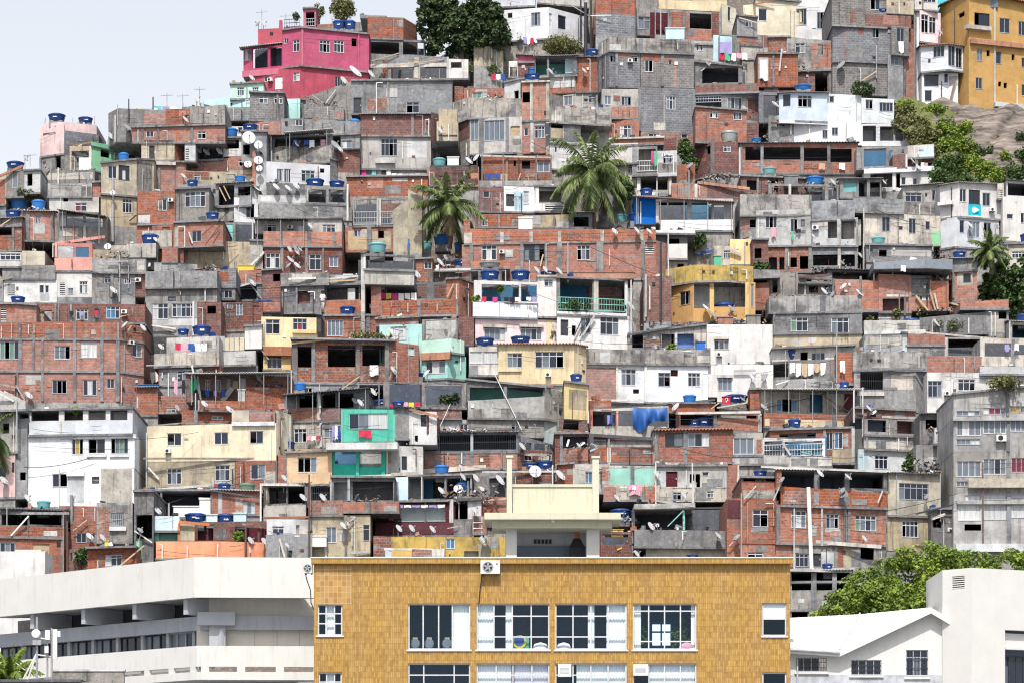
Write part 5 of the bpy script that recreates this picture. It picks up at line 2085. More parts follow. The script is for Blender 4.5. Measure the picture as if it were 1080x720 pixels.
wl 972:.5,1000:.5 245 310 ; l 975 272 993 300
wh 993:0,1130:0 298 482 o ; w 1010 370 1036 390 d ; w 1067 366 1090 408 dd
wh 1008:.02,1130:.02 235 300 x- ; v 1014 246 1100 296 in 2
H 590 | tan house low on the right edge
be 1000,1130 485 600 ; W 1030 522 1085 550 dddd
TILE 0 230 4.8
H 420 | salmon balcony house with white ground floor
sa 278:.8,468:.8 130 205 o- ; v 292 142 376 198 wl 1.2 ; k 384 148 450 198 sb 1 ; c 278 290 sa ; c 452 468 sa
sa 275:0,468:0 200 270 o
wh 285,466 272 400 - ; l 303 328 329 390 ; w 345 355 371 387 cc ; W 402 320 444 384 dcc
I Q 270 132 530 95 16 sa
I P 268 130 175 7 wl
I D 545 145 18 f
H 425 | white cottage under grey fibre sheet roof
cs 10,282 245/240 310 o
wl 18,290 312 425 - ; l 38 335 76 397 ; w 200 340 222 380 d ; w 228 342 247 380 d ; p wg 205 385 250 420
be 110:.2,228:.2 165 245 o
wg -30,110 175 250 z ; W 0 180 105 215 dddd
cg -40,20 320 425 -
I P 12 310 420 5
I Q -10 320 60 300 4 woodl
H 420 | grey wall house behind the telegraph pole
cm 465,738 205 278 o ; 
cg 465,685 278 405 - ; p cd 600 310 680 390 ; c 560 575
be 468:1,605:1 160 212 o-
cl 560:2,790:2 140 200 o-
bd 680:.1,738:.1 270 400 - ; a 700 318 14
I P 605 190 400 12
I Q 540 222 650 218 6 steel
I D 575 365 24 r
I P 650 240 330 6 steel
I Q 600 260 600 320 4 iron
I B 618 330 672 385 steel transformer grey transformer drum on the telegraph pole
I J 470 160 650 200 dish
H 890 | big bare brick house with thin flat roof
br 0:.1,100:.1,185:.4 432 530 ; l 0 455 32 528 ; k 0 500 30 528 ; p bm -30 440 -5 520
bd 180:1.6,735:1.6 432 530 z ; d 185 475 222 530 tn ; k 224 470 262 530 ; W 385 460 446 516 dcd ; w 478 460 502 508 c ; W 538 448 606 510 bbd ; a 630 478 10 ; c 275 285 ; c 355 365 ; p cg 365 470 385 525
br -20:0,180:0.0,605:-.15,732:1.3 528 612 o ; c 95 107 ; c 168 180 ; c 372 386 ; c 512 526 ; c 594 604
br -20:0,600:-.12,728:1.3 612 775 ; w 0 622 96 714 gdgd frameg ; w 275 645 356 714 ccd ; w 408 624 492 708 ww ; w 670 636 719 704 dc ; a 655 632 10 ; c 95 112 ; c 165 176 ; c 210 222 ; c 370 386 ; c 508 525 ; c 588 606
br -20:0,600:-.12,728:1.3 775 930 - ; w 264 818 338 888 ddd frameg ; w 420 815 490 896 dcd ; w 540 812 579 860 dd ; c 80 92 ; c 210 222 ; c 370 386 ; c 508 525 ; c 588 606 ; 
I P 735 410 640 9 iron
I D 630 540 24 l
I Q 640 580 665 545 5 woodl
I Q 605 500 650 490 5 woodl
I L 350 500 470 k.l..r 24
H 680 | grey house with row of white sash windows
cs 735,1100 265 352 o
cg 735:.2,1100:.2 350 425 - ; w 850 398 890 418 c
cg 740,1000 425 600 Z ; W 773 433 852 512 cdd ; W 870 432 988 502 dcddd ; p wl 770 510 1000 545 ; c 975 985 wl
bd 1000:.1,1120:.1 425 600 - 
dk 740:-.2,900:-.2 600 690 -
I t 928 592 58 32
I t 1022 592 86 50
I D 725 555 22 r
I D 815 650 20 r
I Q 745 540 890 560 8 pvc
I Q 740 530 880 575 5 woodl
I J 850 510 890 560 iron
H 860 | dirty white parapet house with bright washing
cl 842:.5,1110:.5 600 680 oZ ; L 885 1050 632 rpbww 42 
cl 780,1110 672 745 o
bd 800:.1,1120:.1 745 840 z ; 
cg 805,1010 760 905 - ; W 895 760 976 828 dcd ; 
bm 985:.2,1120:.2 760 905 - ; w 1030 770 1060 830 cd
I L 880 1000 815 p.k.gg 70
I Q 740 745 970 740 6 steel
I P 975 740 900 8 wl
I Q 970 745 1010 890 8 wl
I L 745 805 775 www 60
I B 700 840 800 860 tankb tub shallow blue plastic tub
I J 680 850 720 870 tankb
H 1010 | two storey brick house beside white villa
br 690,800 855 1000 z ; p cl 690 900 700 960
bm 795:.3,1120:.3 900 985 ; W 843 960 890 990 dd ; c 980 990
I D 900 960 20 r
I P 990 885 970 8 wl
H 330 | brick house with blue tank above tan wall
br 770:.5,930:.5 30 225 ; c 885 905 cl
br 880:.4,1130:.4 10 140 ; w 970 65 1020 122 dd
cl 720:.2,870:.2 60 150 o
I t 760 134 88 52
I D 790 110 18 r
I Q 955 70 975 130 8 wl
I J 600 60 720 100 dish
H 380 | mouldy terrace with brick strip and plaster shed
cm 780:.1,1000:.1 225/235 300 o-
br 820:.2,900:.2 150 225 o
cl 640:.4,790:.4 130 200 o-
cg 735:1,800:1 150 260 -
I L 745 800 225 w.l 30
TILE 200 260 4.8
H 430 | brick house under white edged sheet roof
cb -150,236 120 206 o ; c 55 63
cg 0,232 206 270 - ; w 88 222 152 266 bcc ; w 155 222 217 264 cdd
bd -60,372 283 425 Z ; w -10 290 38 358 ccd ; W 190 290 217 316 c ; w 235 288 269 350 cc ; c 145 185 
br 370:.1,460:.1 280 330 -
I t 380 322 100 50
I t 62 452 96 54
I P 20 290 400 6 pvc
I Q 300 180 365 265 5 steel
I D 320 185 22 r
H 300 | bright orange brick box beside grey block wall
bo 238,366 118 188 o ; 
bd 366:.0,462:.0 116 300 - ; p bm 370 185 455 260
cg 235,366 188 275 - ; v 248 205 340 268 in 1.4
I B 245 95 330 120 c_y crate yellow crates on a brick box
I Q 225 210 330 180 10 sheetw
I J 65 80 130 115 iron
H 600 | low terrace with white shed and cream sheeting
wh 278:-.1,366:-.1 400 516 - 
cl -40,180 455 530 o
cr 178:-.05,278:-.05 458 530 o ; c 200 204 cl ; c 225 229 cl ; c 250 254 cl
cl -40:-.3,335:-.3 528 600 o
cg -10,345 600 640 - 
I L 0 90 500 bww 30
I P 335 500 620 6 pvc
I D 370 540 26 r
I Q 345 500 400 570 5 wl
H 360 | dark grey house with brick balcony
cd 465,682 195 335 ; k 545 225 610 290 bd .5 ; c 538 547
cg 680:.8,862:.8 195 275 ; v 695 205 856 270 cg 1.2 ; 
wl 800:.75,838:.75 210 272 -
bo 680:-.3,892:-.3 268 342 o
cm 462:-.1,705:-.1 130 192 o ; p cl 520 140 620 180
cm 700:.5,870:.5 140 190 o ; p wg 735 140 860 165
I Q 500 165 640 160 12 sheetw
I Q 640 170 860 150 8 slabw
I P 665 240 330 12 steel
I Q 660 180 840 170 8 woodl
I B 780 140 825 180 c_w crate small white crate on a shelf
I J 700 115 860 180 dish
H 625 | yellow house with brown window panes
yc 362,642 355 510 z ; W 384 368 458 444 dd ; W 522 364 594 440 drd ; s 520 640 420 4 .2 yc
yc 372,514 508 625 ; W 392 546 467 616 ddd ; s 372 514 505 10 .4 tile
dk 640:.4,665:.4 340 430 -
I D 352 540 24 r
H 470 | brick house with wide white window
br 678,945 345 465 ; w 696 370 778 454 cccc ; c 668 684 ; c 895 915 ; p bm 860 360 900 450
br 940:.1,1100:.1 350 400 -
I F 800 435 1000 470 lf_olive
I J 790 440 1010 470 c_y
I J 870 430 1000 465 c_w
H 765 | half built house with three large black openings
bm 515,1040 470 690 e ; v 548 505 617 610 ; v 700 500 840 608 ; v 874 498 988 604 ; c 520 545 ; c 617 636 ; c 845 862 ; c 988 1010 ; j 912 600 956 652 c_w cloth
br 1030:0,1160:.8 485 690 -
cg 515,860 690 760 - ; c 560 570 ; c 770 785
I Q 515 490 690 470 10 woodl
I t 592 460 78 30
I t 678 457 80 32
I Q 770 720 860 655 6 woodl
I Q 1040 600 1010 670 5 woodl
I D 1030 620 20 r
H 470 | garage void house with tan column
cd 880,1138 38 118 Z ; v 892 52 1130 112 in 3 ; c 880 890 wl
cl 885,1138 115 190 - 
cl 866:-.1,888:-.1 30 330 -
I t 952 182 90 46
I D 1150 140 26 r
I B 1160 120 1200 155 cg drum grey concrete drum
H 475 | brick house with hanging bright clothes
br 918:.2,970:.2 185 350 -
cd 955:1.2,1300:1.2 180 270 e ; v 1000 195 1200 265 bd 1.5 ; v 1240 195 1300 262 bd 1.5
bo 968:0,1355:0 268 350 o ; c 968 976 ; c 1152 1170 ; c 1350 1360
br 1300:.3,1365:.3,1450:2.5 160 350 
bm 920:.1,1170:.1 350 395 -
I L 960 1150 235 mymwww 36
I Q 1305 255 1335 190 6 woodl
I P 1352 190 265 8 wl
TILE 400 260 4.8
H 345 | long corrugated shelter crowded with rooftop tanks
cd 255,640 118 185 x ; v 270 128 500 178 ; v 620 125 760 178
bo 465:2,660:2 72 110 o
bm 170:1,270:1 60 180 -
I Q 265 120 620 110 12 sheetw
I t 425 102 95 30
I t 560 110 105 30 tankm
I t 560 172 96 52
I t 715 172 96 52
I t 855 150 80 22
I P 640 120 172 5 wl
I P 760 70 170 6 wl
I D 310 80 26 r
I D 800 120 24 r
I D 842 118 22 r
I D 912 125 26 r
I D 340 60 22 r
I L 285 400 95 w.rk.pw 30
I J 230 70 500 105 dish
I J 700 60 860 130 woodl
I t 940 128 50 28
I Q 815 100 830 40 8 woodl
H 520 | white house with blue veranda and pink storey
wh 478,802 172 285 eW ; v 518 193 708 280 sb 2 ; v 718 193 800 280 sb 2
wh 800:-.05,898:-.05 148 358 W
wh 473:-.15,800:-.15 280 358 o ; c 606 610 cl
pk 485,905 358 495 ; W 532 396 638 474 cccc ; W 714 394 824 474 ccdc ; s 525 645 396 3 .2 cl ; s 708 830 394 3 .2 cl ; p cr 845 375 895 490
pk 485,905 495 530 -
I L 515 800 255 r.m.kkw.wl 26
I F 470 248 508 280 lf_lime -.2
I F 595 205 628 226 lf_lime
I P 885 385 480 10 wl
I F 860 400 895 480 lf_mid -.3
H 690 | cream house with brown tiled parapet
cr 603:0,985:-.1,1050:1.2 490 700 t ; W 648 538 724 612 ccd ; W 788 530 934 614 dcdd ; a 855 650 12 ; s 600 720 612 4 .15 cr
wl 453:.3,605:.3 508 655 ; w 455 530 522 592 cc ; w 527 530 602 592 cc ; p cg 453 600 500 655
cr 700,985:-.1,1050:1.2 690 880 ; p tn 985 700 1045 860
I t 535 502 94 42
I t 715 490 100 36
I B 790 628 832 655 wl box white box below a cream wall window
H 665 | mint green house with pale balcony
aq 0,218 390 664 ; w 58 405 138 476 ww ; c 210 218 aq
cg 215:.1,398:.1 365 475 ; v 230 370 388 468 cl 1.3 ; c 388 398
aq 213:-.5,365:-.5,432:.6 468 538 o
te 213:-.4,345:-.4,440:.8 545 668 ; W 235 555 335 642 dcc ; s 213 365 535 8 .25 tile
bm -20:.2,200:.2 355 395 -
bd 400:.9,480:.9 355 500 -
I P 412 470 600 6 pvc
I D 60 430 26 r
I D 365 520 20 r
I D 75 630 22 r dishg
I P 150 460 660 4 steel
H 665 | brick gable end beside mint house
br 38:0,152:.8 485 670 ; c 40 52
I J 0 440 60 470 c_y
I t 185 660 90 20
I t 290 660 76 26
I t 362 660 60 20
I t 408 660 50 22
I D 238 640 26 l
H 700 | small dark grey flat topped box
cd 485:.6,525:0,665:0,708:1.0 590 705 
I Q 560 590 640 740 4 pvc
H 525 | white stair house with pergola and tiled canopy
cg 900:.8,1255:.8 155 330 n ; v 915 165 1080 322 sb 2.4 ; v 1105 165 1250 322 bm 2.4 ; c 1085 1108 wl ; c 1242 1256 wl
wh 900:0,1255:0 325 345 o ; R 902 262 1240 326 te
wh 900:0,1262:.0,1300:1 340 515 ; d 918 370 957 452 iron ; W 1118 358 1213 448 ddc ; k 975 400 995 450 ; w 1020 360 1070 440 cd
I F 905 270 1075 330 lf_mid -.1
I F 1170 275 1250 325 lf_mid -.1
I Q 1030 450 1090 350 10 slabw
I Q 985 455 1030 360 6 iron
I Q 1015 455 1065 345 6 iron
I P 1275 170 440 9 wl
I Q 900 145 1300 152 14 tile
I t 1218 128 96 26
I D 1275 300 34 r
I P 1425 -20 350 14 iron
I P 1350 140 330 10 wl
I B 890 130 1290 150 tile canopy orange tiled canopy over the pergola
H 540 | brick side wall behind pergola
bd 1340:.2,1480:.2 150 380 o- ; c 1340 1350
TILE 600 260 4.8
H 480 | mustard house with rounded stained parapet
ys 488:1.8,640:0,800:-.3,935:.5 92 178 o
yo 475:2.4,630:.05,945:.1 178 385 ; w 560 228 614 298 dd woodl ; v 628 190 712 314 wl 1.2 ; v 734 185 892 306 cl 1.4 ; c 712 734 ye ; c 892 912 ye ; w 920 190 938 310 c ; d 490 292 510 370 iron
I t 788 350 118 64
I B 755 355 830 390 br planter low brick planter
I F 930 300 1000 345 lf_mid
I D 695 310 26 r
I D 730 345 26 r dishg
I D 825 315 26 r dishg
I J 820 330 1000 392 dish
I Q 720 380 850 320 6 steel
I B 900 345 970 390 cg trough grey concrete trough
H 260 | yellow rooftop yard with green awning
ye 815:.2,935:.2 -40 95 o ; 
wl 735:.25,820:.25 0 95 -
I Q 640 38 790 10 14 tarp
I B 640 25 760 45 c_g awning green rooftop awning
I Q 815 10 870 45 14 wl
I B 735 45 770 90 c_g barrel green covered barrel
H 330 | brick house with grey slope roof beside mustard house
br 935,1015 180 320 - 
cg 1005:.3,1160:.3 130 380 ; k 1030 150 1056 235 ; p bd 1030 250 1056 330
cs 935:-.3,1070:-.3 115/120 155 o
bd 930:.5,1010:.5 -40 100 - ; k 940 10 975 60
I F 930 75 1020 130 lf_mid
H 600 | white house with blue door and slanted roof
wh 698,1032 395 600 t ; W 734 456 811 522 ddc ; s 734 810 455 3 .1 wl ; a 760 548 5
cg 300:.9,700:.9 440/392 520 n ; v 470 405 535 512 ; v 550 400 632 512 bl .5 ; v 320 445 375 512 in 2 ; p bm 380 470 465 515 ; c 536 548 wl ; c 632 640 wl ; p wg 640 395 695 512
I Q 300 448 545 405 9 sheetd
I Q 540 405 740 378 9 sheetd
I B 645 480 690 515 bl chest blue chest on the terrace
I F 500 495 535 516 lf_lime
I J 350 380 400 400
I J 390 370 640 395 bm
H 790 | white house with four windows and brick patch
cm 85:-.1,380:-.15,718:-.15 515 592 o ; c 372 382
wl 88,382 590 790 ; p br 88 610 245 785 ; W 264 618 340 702 cdc ; c 238 248 wl ; k 325 720 355 742 bd .4
wh 380:-.05,705:-.05 592 790 ; W 452 637 514 707 dd ; W 602 638 666 707 ddc ; k 515 622 552 655 bd .4 ; c 382 395 wl
wh 703:.1,755:.1 600 760 -
wh 750,1035 598 790 W ; W 752 650 826 728 ccc ; s 750 830 648 3 .15 cl
I t 893 690 70 62 tankt
I Q 835 628 945 624 10 steel
I B 855 685 935 700 br plinth low brick plinth
I D 930 660 26 r
I D 990 660 26 l dishg
I Q 985 640 1000 690 6 steel
TILE 800 260 3.857
H 165 | row of dim pillared rooms under cream house
bm -90,216 0 105 ; k 42 45 75 95 in 1 ; k 85 45 105 95 in 1 ; k 130 45 156 85 ; k 168 40 202 92 ; c 20 32 ; c 108 122 ; c 202 216
cs 0:-.1,122:-.1 100 140 o
wl 120:.1,165:.1 105 150 -
cg 50:.1,122:.1 138 200 - ; k 55 145 85 190
I F 0 70 50 105 lf_mid
H 150 | dark recessed rooms behind white pipe
cg 215,402 0 100 ; v 222 34 322 78 ; v 336 34 392 82 in 2 ; c 322 334 cl
cd 215:.1,402:.1 98 120 -
I D 418 38 20 r
I D 340 65 14 r dishg
I J 220 70 400 100
H 110 | grey wall house beside metal shed
cg 438,706 -10 62 ; k 490 14 522 42 ; p wg 540 5 700 40
I J 700 0 800 45 iron
H 270 | raw orange brick yard with metal shed roof
ms 468:-.8,676:-1.2,790:-.6 65/52 88 o- 
cg 480:1.5,790:1.5 80 135 - ; v 610 75 660 130 ; v 672 78 720 130 ; v 735 80 782 132 wl 1
bo 488,622 115 270 o ; v 505 212 600 262 bd .8 ; 
cb 618:.05,704:.05 120 200 o-
bo 700:.0,775:.0 138 260 o
bo 420:.1,492:.1 140 265 o
bo 620:.1,704:.1 175 262 -
I P 478 60 120 9 slab
I P 545 75 125 8
I P 662 60 118 10 slab
I P 725 75 130 10 slab
I P 792 80 190 10 slab
I P 768 145 240 8 slab
I Q 520 200 610 200 10 slabw
I P 573 195 280 7 wood
I P 595 210 260 10 slab
I P 686 150 260 6 iron
I Q 700 190 720 260 8 woodl
I Q 715 190 730 255 8 slabw
I Q 740 220 840 245 8 woodl
I Q 690 260 640 200 8 woodl
I D 745 135 14 r
I F 545 245 575 290 lf_olive
I F 600 240 700 290 lf_olive
I J 640 235 790 262 woodl
I L 555 600 75 .w
H 235 | brick room with render panel near dark tree
cd 785,892 48 98 z
bo 788,890 95 225 z ; p cl 808 105 872 158 ; c 788 798
I J 790 45 870 70 bd
H 240 | orange brick wall with dark lean-to canopy
bo 308,412 130 212 o
cg 160:-.5,300:-.5 115 150 n- ; v 195 135 300 170
cd 280:1,470:1 95 140 x ; v 300 105 460 135
cg 160,312 140 200 -
I Q 165 125 290 115 10 rust
I P 415 122 210 14 slab
I P 470 55 140 6 wl
I P 305 130 180 12 slab
I D 345 162 18 l
I J 170 130 310 185
H 410 | dark grey house over plain beige strip
cm 42,422:.1 198 268 o ; c 250 272 cd
cd 58,422 268 352 ; W 131 287 201 346 gdd ; W 296 289 368 352 cdd ; c 60 68
tn 58,422 350 405 - 
I D 268 182 20 r
I D 412 188 22 r
I D 300 195 14 l dishg
I Q 150 265 150 200 3 steel
I J 60 190 250 205
H 352 | slanted dark slab yard with weeds
cd 655,935 290/265 355 o
cg 925,1018 250 365 - ; p cl 945 270 1000 350 
bo 820:-.05,1018:-.05 228/215 256 o
cl 428,690 300 350 o
I t 622 332 84 38
I F 660 300 860 345 lf_olive
I F 840 275 890 330 lf_olive
I F 430 280 480 330 lf_olive
I B 490 290 535 325 wg stool pale concrete stool
I D 725 310 22 r
I J 650 320 920 355
H 500 | low white and brick house with open terrace
cm 428,592 360 432 o ; p cl 435 368 580 400
wl 585:-.05,605:-.05 350 440 -
br 598,760 355 402 o ; 
cg 598,760 400 452 -
cg 755:.1,908:.1 368 450 Z ; v 772 376 900 444 ; c 757 768 wl ; c 902 910 wl
br 680:-.2,908:-.2 445 512 o
wl 905,1120 372 490 z ; v 920 392 1028 446 in 2 ; v 1040 398 1090 440 in 2 ; c 1030 1042
I Q 430 350 680 345 16 sheetw
I Q 590 352 680 348 14 sheetw
I Q 680 350 1085 385 8 slabw
I L 960 1060 395 ..l.w 30
H 640 | white house between two grey houses
wl 685,1130 510 700 e ; W 685 545 747 612 ddc frameg ; W 811 538 882 586 ddd ; c 782 792 wl ; a 765 598 9
wl 900:-.2,1100:-.2 488 520 o
H 410 | sheltered deck house at right edge of brick yard
wl 1020:0,1120:0 305 400 z ; v 1032 318 1090 372 sb 2
I P 1022 305 395 7 wl
H 640 | grey bay house with barred opening
cm 385:.0,535:-.1,685:.1 428 502 o
cg 388:0,640:0,682:.8 500 655 - ; g 414 508 506 582 ; w 414 509 417 511 d ; p cl 540 520 630 580 ; s 400 510 590 4 .15
bo 318:.5,388:.5 430 560 o
I Q 400 495 680 498 8 slab
H 600 | washing terrace house with three white shirts
wl 55:.8,390:.8 405 460 e ; v 170 428 200 465 ; w 215 430 270 465 dcd
cg 55:.6,325:.6 455 545 - ; v 60 465 120 530 in 1.4
cm 60:-.05,380:-.05 528 600 o
cg 318:.3,390:.3 455 600 -
I t 138 460 54 44
I L 125 275 472 wwnwnw 48
I L 330 352 462 ww 60
I P 318 350 530 6
I P 110 420 520 5 steel
I Q 70 560 120 545 5 pvc
I D 322 570 14 l
TILE 0 360 4.8
H 830 | three storey white villa with terracotta roof
wh 145:.6,672:.6 335 402 - ; v 158 345 298 400 in 2.2 ; v 325 340 420 398 cl 2.2 ; v 447 338 535 396 wl 1.2 ; v 558 335 645 396 wl 1.2
wh 145:0,672:0 400 470 o ; c 306 311 cl
wh 143:.05,682:.05 470 640 - ; w 362 490 422 571 dyd ; w 446 490 533 566 dd ; w 561 487 649 566 dcgd ; s 345 690 470 4 .12 wl ; s 440 540 568 3 .12 wh ; s 556 655 568 3 .12 wh
wh 140:.02,680:.02 640 830 - ; w 264 668 342 736 dd ; k 465 682 503 718 wl .5 ; p cl 512 640 668 820 ; p wl 340 660 425 815 ; s 340 428 655 5 .2 wh ; c 300 303 wl
I F 370 335 400 358 lf_lime -.2
I P 690 480 700 6 wl
H 820 | grey pink house beside the palm on left edge
pw -30,78 560 790 ; w -5 612 30 690 d ; w 60 610 80 660 d
cl -30,90 300 560 z ; k 12 412 46 464 in 1
cg 75:.2,140:.2 390 790 ; k 100 660 130 700
cl -20:-.5,130:-.5 238/300 345 o ; 
I D 145 270 26 r
I D 20 700 26 r
I t 8 205 66 66 tankb
I Q 0 215 100 235 8 sheet
I Q -10 260 70 300 10 wl
I Q 20 250 95 290 9 wl
I P 85 290 480 8
I Q 80 220 140 320 6 steel
H 745 | long cream house with square paired windows
cr 742,1400 428/410 600 -n ; w 845 462 919 526 dd ; w 1084 458 1156 520 dd ; w 1264 451 1333 515 dd ; a 853 555 12 ; s 1175 1392 405 4 .2 wl
cr 1398:.1,1475:2.2 345 575 o- 
be 1172:1.2,1262:1.2 350 420 o
br 1240:1.25,1395:1.25 352 420 o
tn 740,1190 605 740 Y ; W 844 640 919 722 dcd ; W 1087 624 1164 704 dcd
br 1190:-.01,1400:-.01 602 750 - ; w 1268 620 1344 696 dc ; p tn 1338 656 1395 735 ; c 1396 1404
I Q 722 430 960 408 8 sheet
I Q 725 590 1400 590 9 cs
I P 742 460 735 8 wl
I t 1375 342 108 64
I D 1160 340 22 r
I L 1085 1150 718 rr.b 18
I Q 750 635 805 695 8 pvc
TILE 200 390 4.8
H 330 | brick veranda house with pierced brick screen
bd -20:1.2,290:1.2 18 160 - ; W 80 48 104 122 dd ; w 130 50 158 110 cd ; w 188 45 206 100 c ; w 218 55 246 92 y ; w 250 40 294 122 c ; r -10 515 14/8 1.9 sheetw
bd 285:1,515:1 25 90 n- 
br 282:0,492:0 84 205 o ; p cg 330 90 400 100
br 42:-.2,284:-.2 155 205 o ; c 42 50 wl
br -40,285 200 270 o ; w 112 232 170 252 cc ; c 22 40
I L 60 180 100 kbkl.b 40
I Q 165 155 215 90 26 slabw
I Q 40 30 60 180 9 wl
I P 515 0 115 7 wl
I P 22 35 190 6 wl
I D 75 170 22 r
I D 205 200 24 r
I t 415 196 106 62
I B 245 95 280 150 wl frame white metal frame
I J 330 60 500 85 rubble
I D 350 40 22 r
H 500 | covered deck with mesh screens above cream house
cg 480:1.2,905:1.2 105 195 n- ; v 555 128 645 188 ; v 665 112 740 190 ; v 750 108 830 190 ; c 740 750 ; r 468 910 122/86 2.0 sheetd
br 512:0,645:0 188 258 o
bd 662:0,775:0 192 258 o
cl 643:-.05,664:-.05 110 258 o
cl 512,770 258 390 - ; W 528 296 592 366 dcd ; W 680 290 735 342 cc ; c 660 672 wl
I t 492 400 84 42
I D 930 110 26 r
I D 865 165 24 r
I D 835 155 20 r
I P 660 110 190 8 wl
I Q 640 150 690 110 6 wl
I Q 650 110 660 190 12 wl
I t 980 186 96 36
I t 1056 186 60 30
I J 890 80 960 110 c_y
I J 580 350 690 402 woodl
I B 610 340 680 402 or heap brown tarpaulin covered heap
I P 512 260 400 6 pvc
I L 590 665 330 pwr 20
I L 720 765 280 lwb 85
H 600 | turquoise green house with covered balcony
tq 768,1046:0 198 366 Z ; w 807 218 1003 298 dcww ; p te 1030 200 1044 360 ; j 855 305 920 340 c_r blanket ; c 768 776 te
cg 1044:.05,1120:1.2 195 390 - 
tq 708:-.6,990:-.6 398 568 Zn ; v 735 402 842 474 sb .9 ; v 860 400 970 490 cl .9 ; c 842 858 tq ; c 972 990 tq ; s 700 1060 366 7 1.1 sheetw
cl 990:-.3,1060:-.3 390 565 - ; d 1000 420 1018 470 woodl
I t 945 527 84 36
I P 1000 392 530 10 wl
I Q 690 385 1050 370 9 sheetw
H 620 | peach house with one open casement window
pe 488,722:0 410 580 ; w 546 440 645 518 ddc ; c 488 492
br 446:.1,490:.02 430 600 - 
I Q 515 402 720 408 10 woodl
I D 480 545 22 r
I J 480 395 560 415 dish
H 760 | screened veranda house under peach house
cg 370:.6,602:.6 575 690 z ; v 400 592 490 675 ; v 495 588 585 675 ; c 376 396 cl ; c 585 602
cl 372,590 677 755 o
cg 600:.4,722:.4 575 670 - ; g 612 585 718 660 ; 
I Q 360 578 715 582 12 sheetw
TILE 200 480 4.8
H 500 | tan rendered house with mottled brick parapet
bm 606:0,778:0 226 305 o
cd 718:1,1036:1.05 110 235 n- ; v 730 135 800 226 cl 1 ; v 812 130 1030 226 cg 2.4 ; c 800 812 steel
br 776:0,1060:.0 232 288 o ; c 890 915 
tn 600,915:0 305 520 - ; w 690 362 744 442 cc ; W 878 350 912 432 d ; p cg 600 310 620 400 ; c 785 795 cg
wg 390,605 322 500 - ; W 418 358 478 398 dd ; k 538 350 556 398 ; p cl 560 330 600 460
I Q 370 316 790 306 10 tile
I Q 770 110 1030 98 10 sheetw
I P 780 110 300 8 wl
I P 605 95 520 9 rust
I D 575 212 26 r
I D 675 212 26 r
I D 780 355 26 r
I D 800 345 16 r
I Q 790 350 840 310 5 steel
I P 360 145 340 10 pvc
I J 840 180 960 226 iron
I J 690 455 800 505 dish
I Q 800 495 915 485 12 slabw
H 545 | clutter shed with white framed opening
cg 385:0,620 395 545 o ; d 500 480 520 540 iron
I B 535 405 692 445 c_w board blank white painted board
I Q 685 410 690 520 9 wl
I Q 455 420 485 530 9 sheetw
I P 455 420 520 7 wl
I D 495 455 18 r
I F 535 440 600 500 lf_mid
I J 480 380 540 430 tankb
I B 550 505 610 535 lb tub pale blue tub
H 320 | brick hut with big green tub on its roof
br 112:0,362:0 176 300 z ; w 270 232 332 296 wcw ; p cl 232 220 268 300 ; p cl 145 180 165 300
I t 290 196 84 58 tankg
I P 360 140 340 9 wl
I J 320 170 360 200 dish
I Q 110 176 360 215 8 sheetd
TILE 0 480 4.8
H 325 | dark garage with white corrugated gates
cd 682:1.2,1085:1.3 172 330 n- ; v 690 188 812 300 ; v 822 185 1065 310 in 3 ; c 812 822 
I B 878 254 1012 305 c_w gate white corrugated gate panel
I B 1010 212 1075 300 c_w gate tall white corrugated gate panel
I P 855 240 300 8 wl
I Q 678 180 1070 150 12 sheetw
I D 800 280 24 r
H 520 | aqua walled house with orange parapet
lb 775,910 305 385 o
te 782:.2,905:.2 380 440 - ; k 805 388 900 430 te .4
pe 900:0,986:0 340 436 o ; p be 915 350 975 430 ; c 900 912 or
bd 984:.8,1400:.8 335 440 x- ; v 1000 350 1080 430 mr 1 ; v 1190 360 1390 440 mr 1 
or 788:-.5,1120:-.5,1370:.8 432 525 o
I t 990 334 112 42
I t 1003 335 80 38
I t 1143 350 98 56
I B 1045 295 1100 350 lb tank pale aqua square tank
I B 1182 288 1246 355 lb tank pale aqua square tank
I F 1184 385 1238 440 lf_lime
I P 1244 360 480 12 rust
I P 1310 370 460 14 rust
I Q 1190 355 1390 366 10 rust
I D 1270 430 24 r
I D 1340 434 24 r
I Q 905 335 1060 350 12 or
H 460 | low dark cabin with purple wall
mr 1370:0,1420:0 385 480 o 
H 545 | dark slate blue house strip
cd 678:0,778:0.1 175 530 - ; k 690 300 770 420 ; p gn 690 430 720 525
I Q 680 380 770 440 6 pvc
I Q 720 370 690 480 4 wl
I D 710 378 20 r dishg
H 460 | rough stone and brick house below white villa
br 298:.2,492:.3 252 335 o-
cm 488:0,672:0 238 445 o- ; g 560 290 630 358 frameg ; p cg 600 250 660 440 ; s 555 640 360 4 .2 wl ; p bm 500 260 555 430
br 355:.0,490:.1 330 470 - ; w 386 390 438 442 dd ; p cg 440 400 488 440 
I t 510 434 76 62 tankb
I D 455 408 24 r
I D 520 415 24 r
I D 342 372 30 l dishg
I P 363 200 320 18 slab
I D 370 215 18 l dishg
I B 530 430 548 460 c_y can small yellow can
I Q 370 380 440 325 5 steel
H 590 | low brick house with white barred window
br 442,692 462 600 e ; W 532 502 618 560 cdd ; p cg 500 500 515 560
bd 320:.3,450:.3 470 600 -
I F 372 462 448 568 lf_mid -.6
I P 495 530 555 8 wl
I Q 610 555 730 455 7 woodl
I Q 450 545 400 480 4 iron
H 605 | brick terrace house with deep sheet roof
cd 0:1,322:1 270 360 x- ; v 8 298 140 352 ; v 150 300 310 350
br -30,322 350 412 o ; c 138 143
br -30,322 412 605 - ; w 0 440 78 492 dcd ; d 165 445 250 518 woodl ; c 308 320
I Q -10 292 350 292 12 cs
I P 320 290 600 6 steel
I P 35 250 350 6
I Q 55 405 145 305 7 pvc
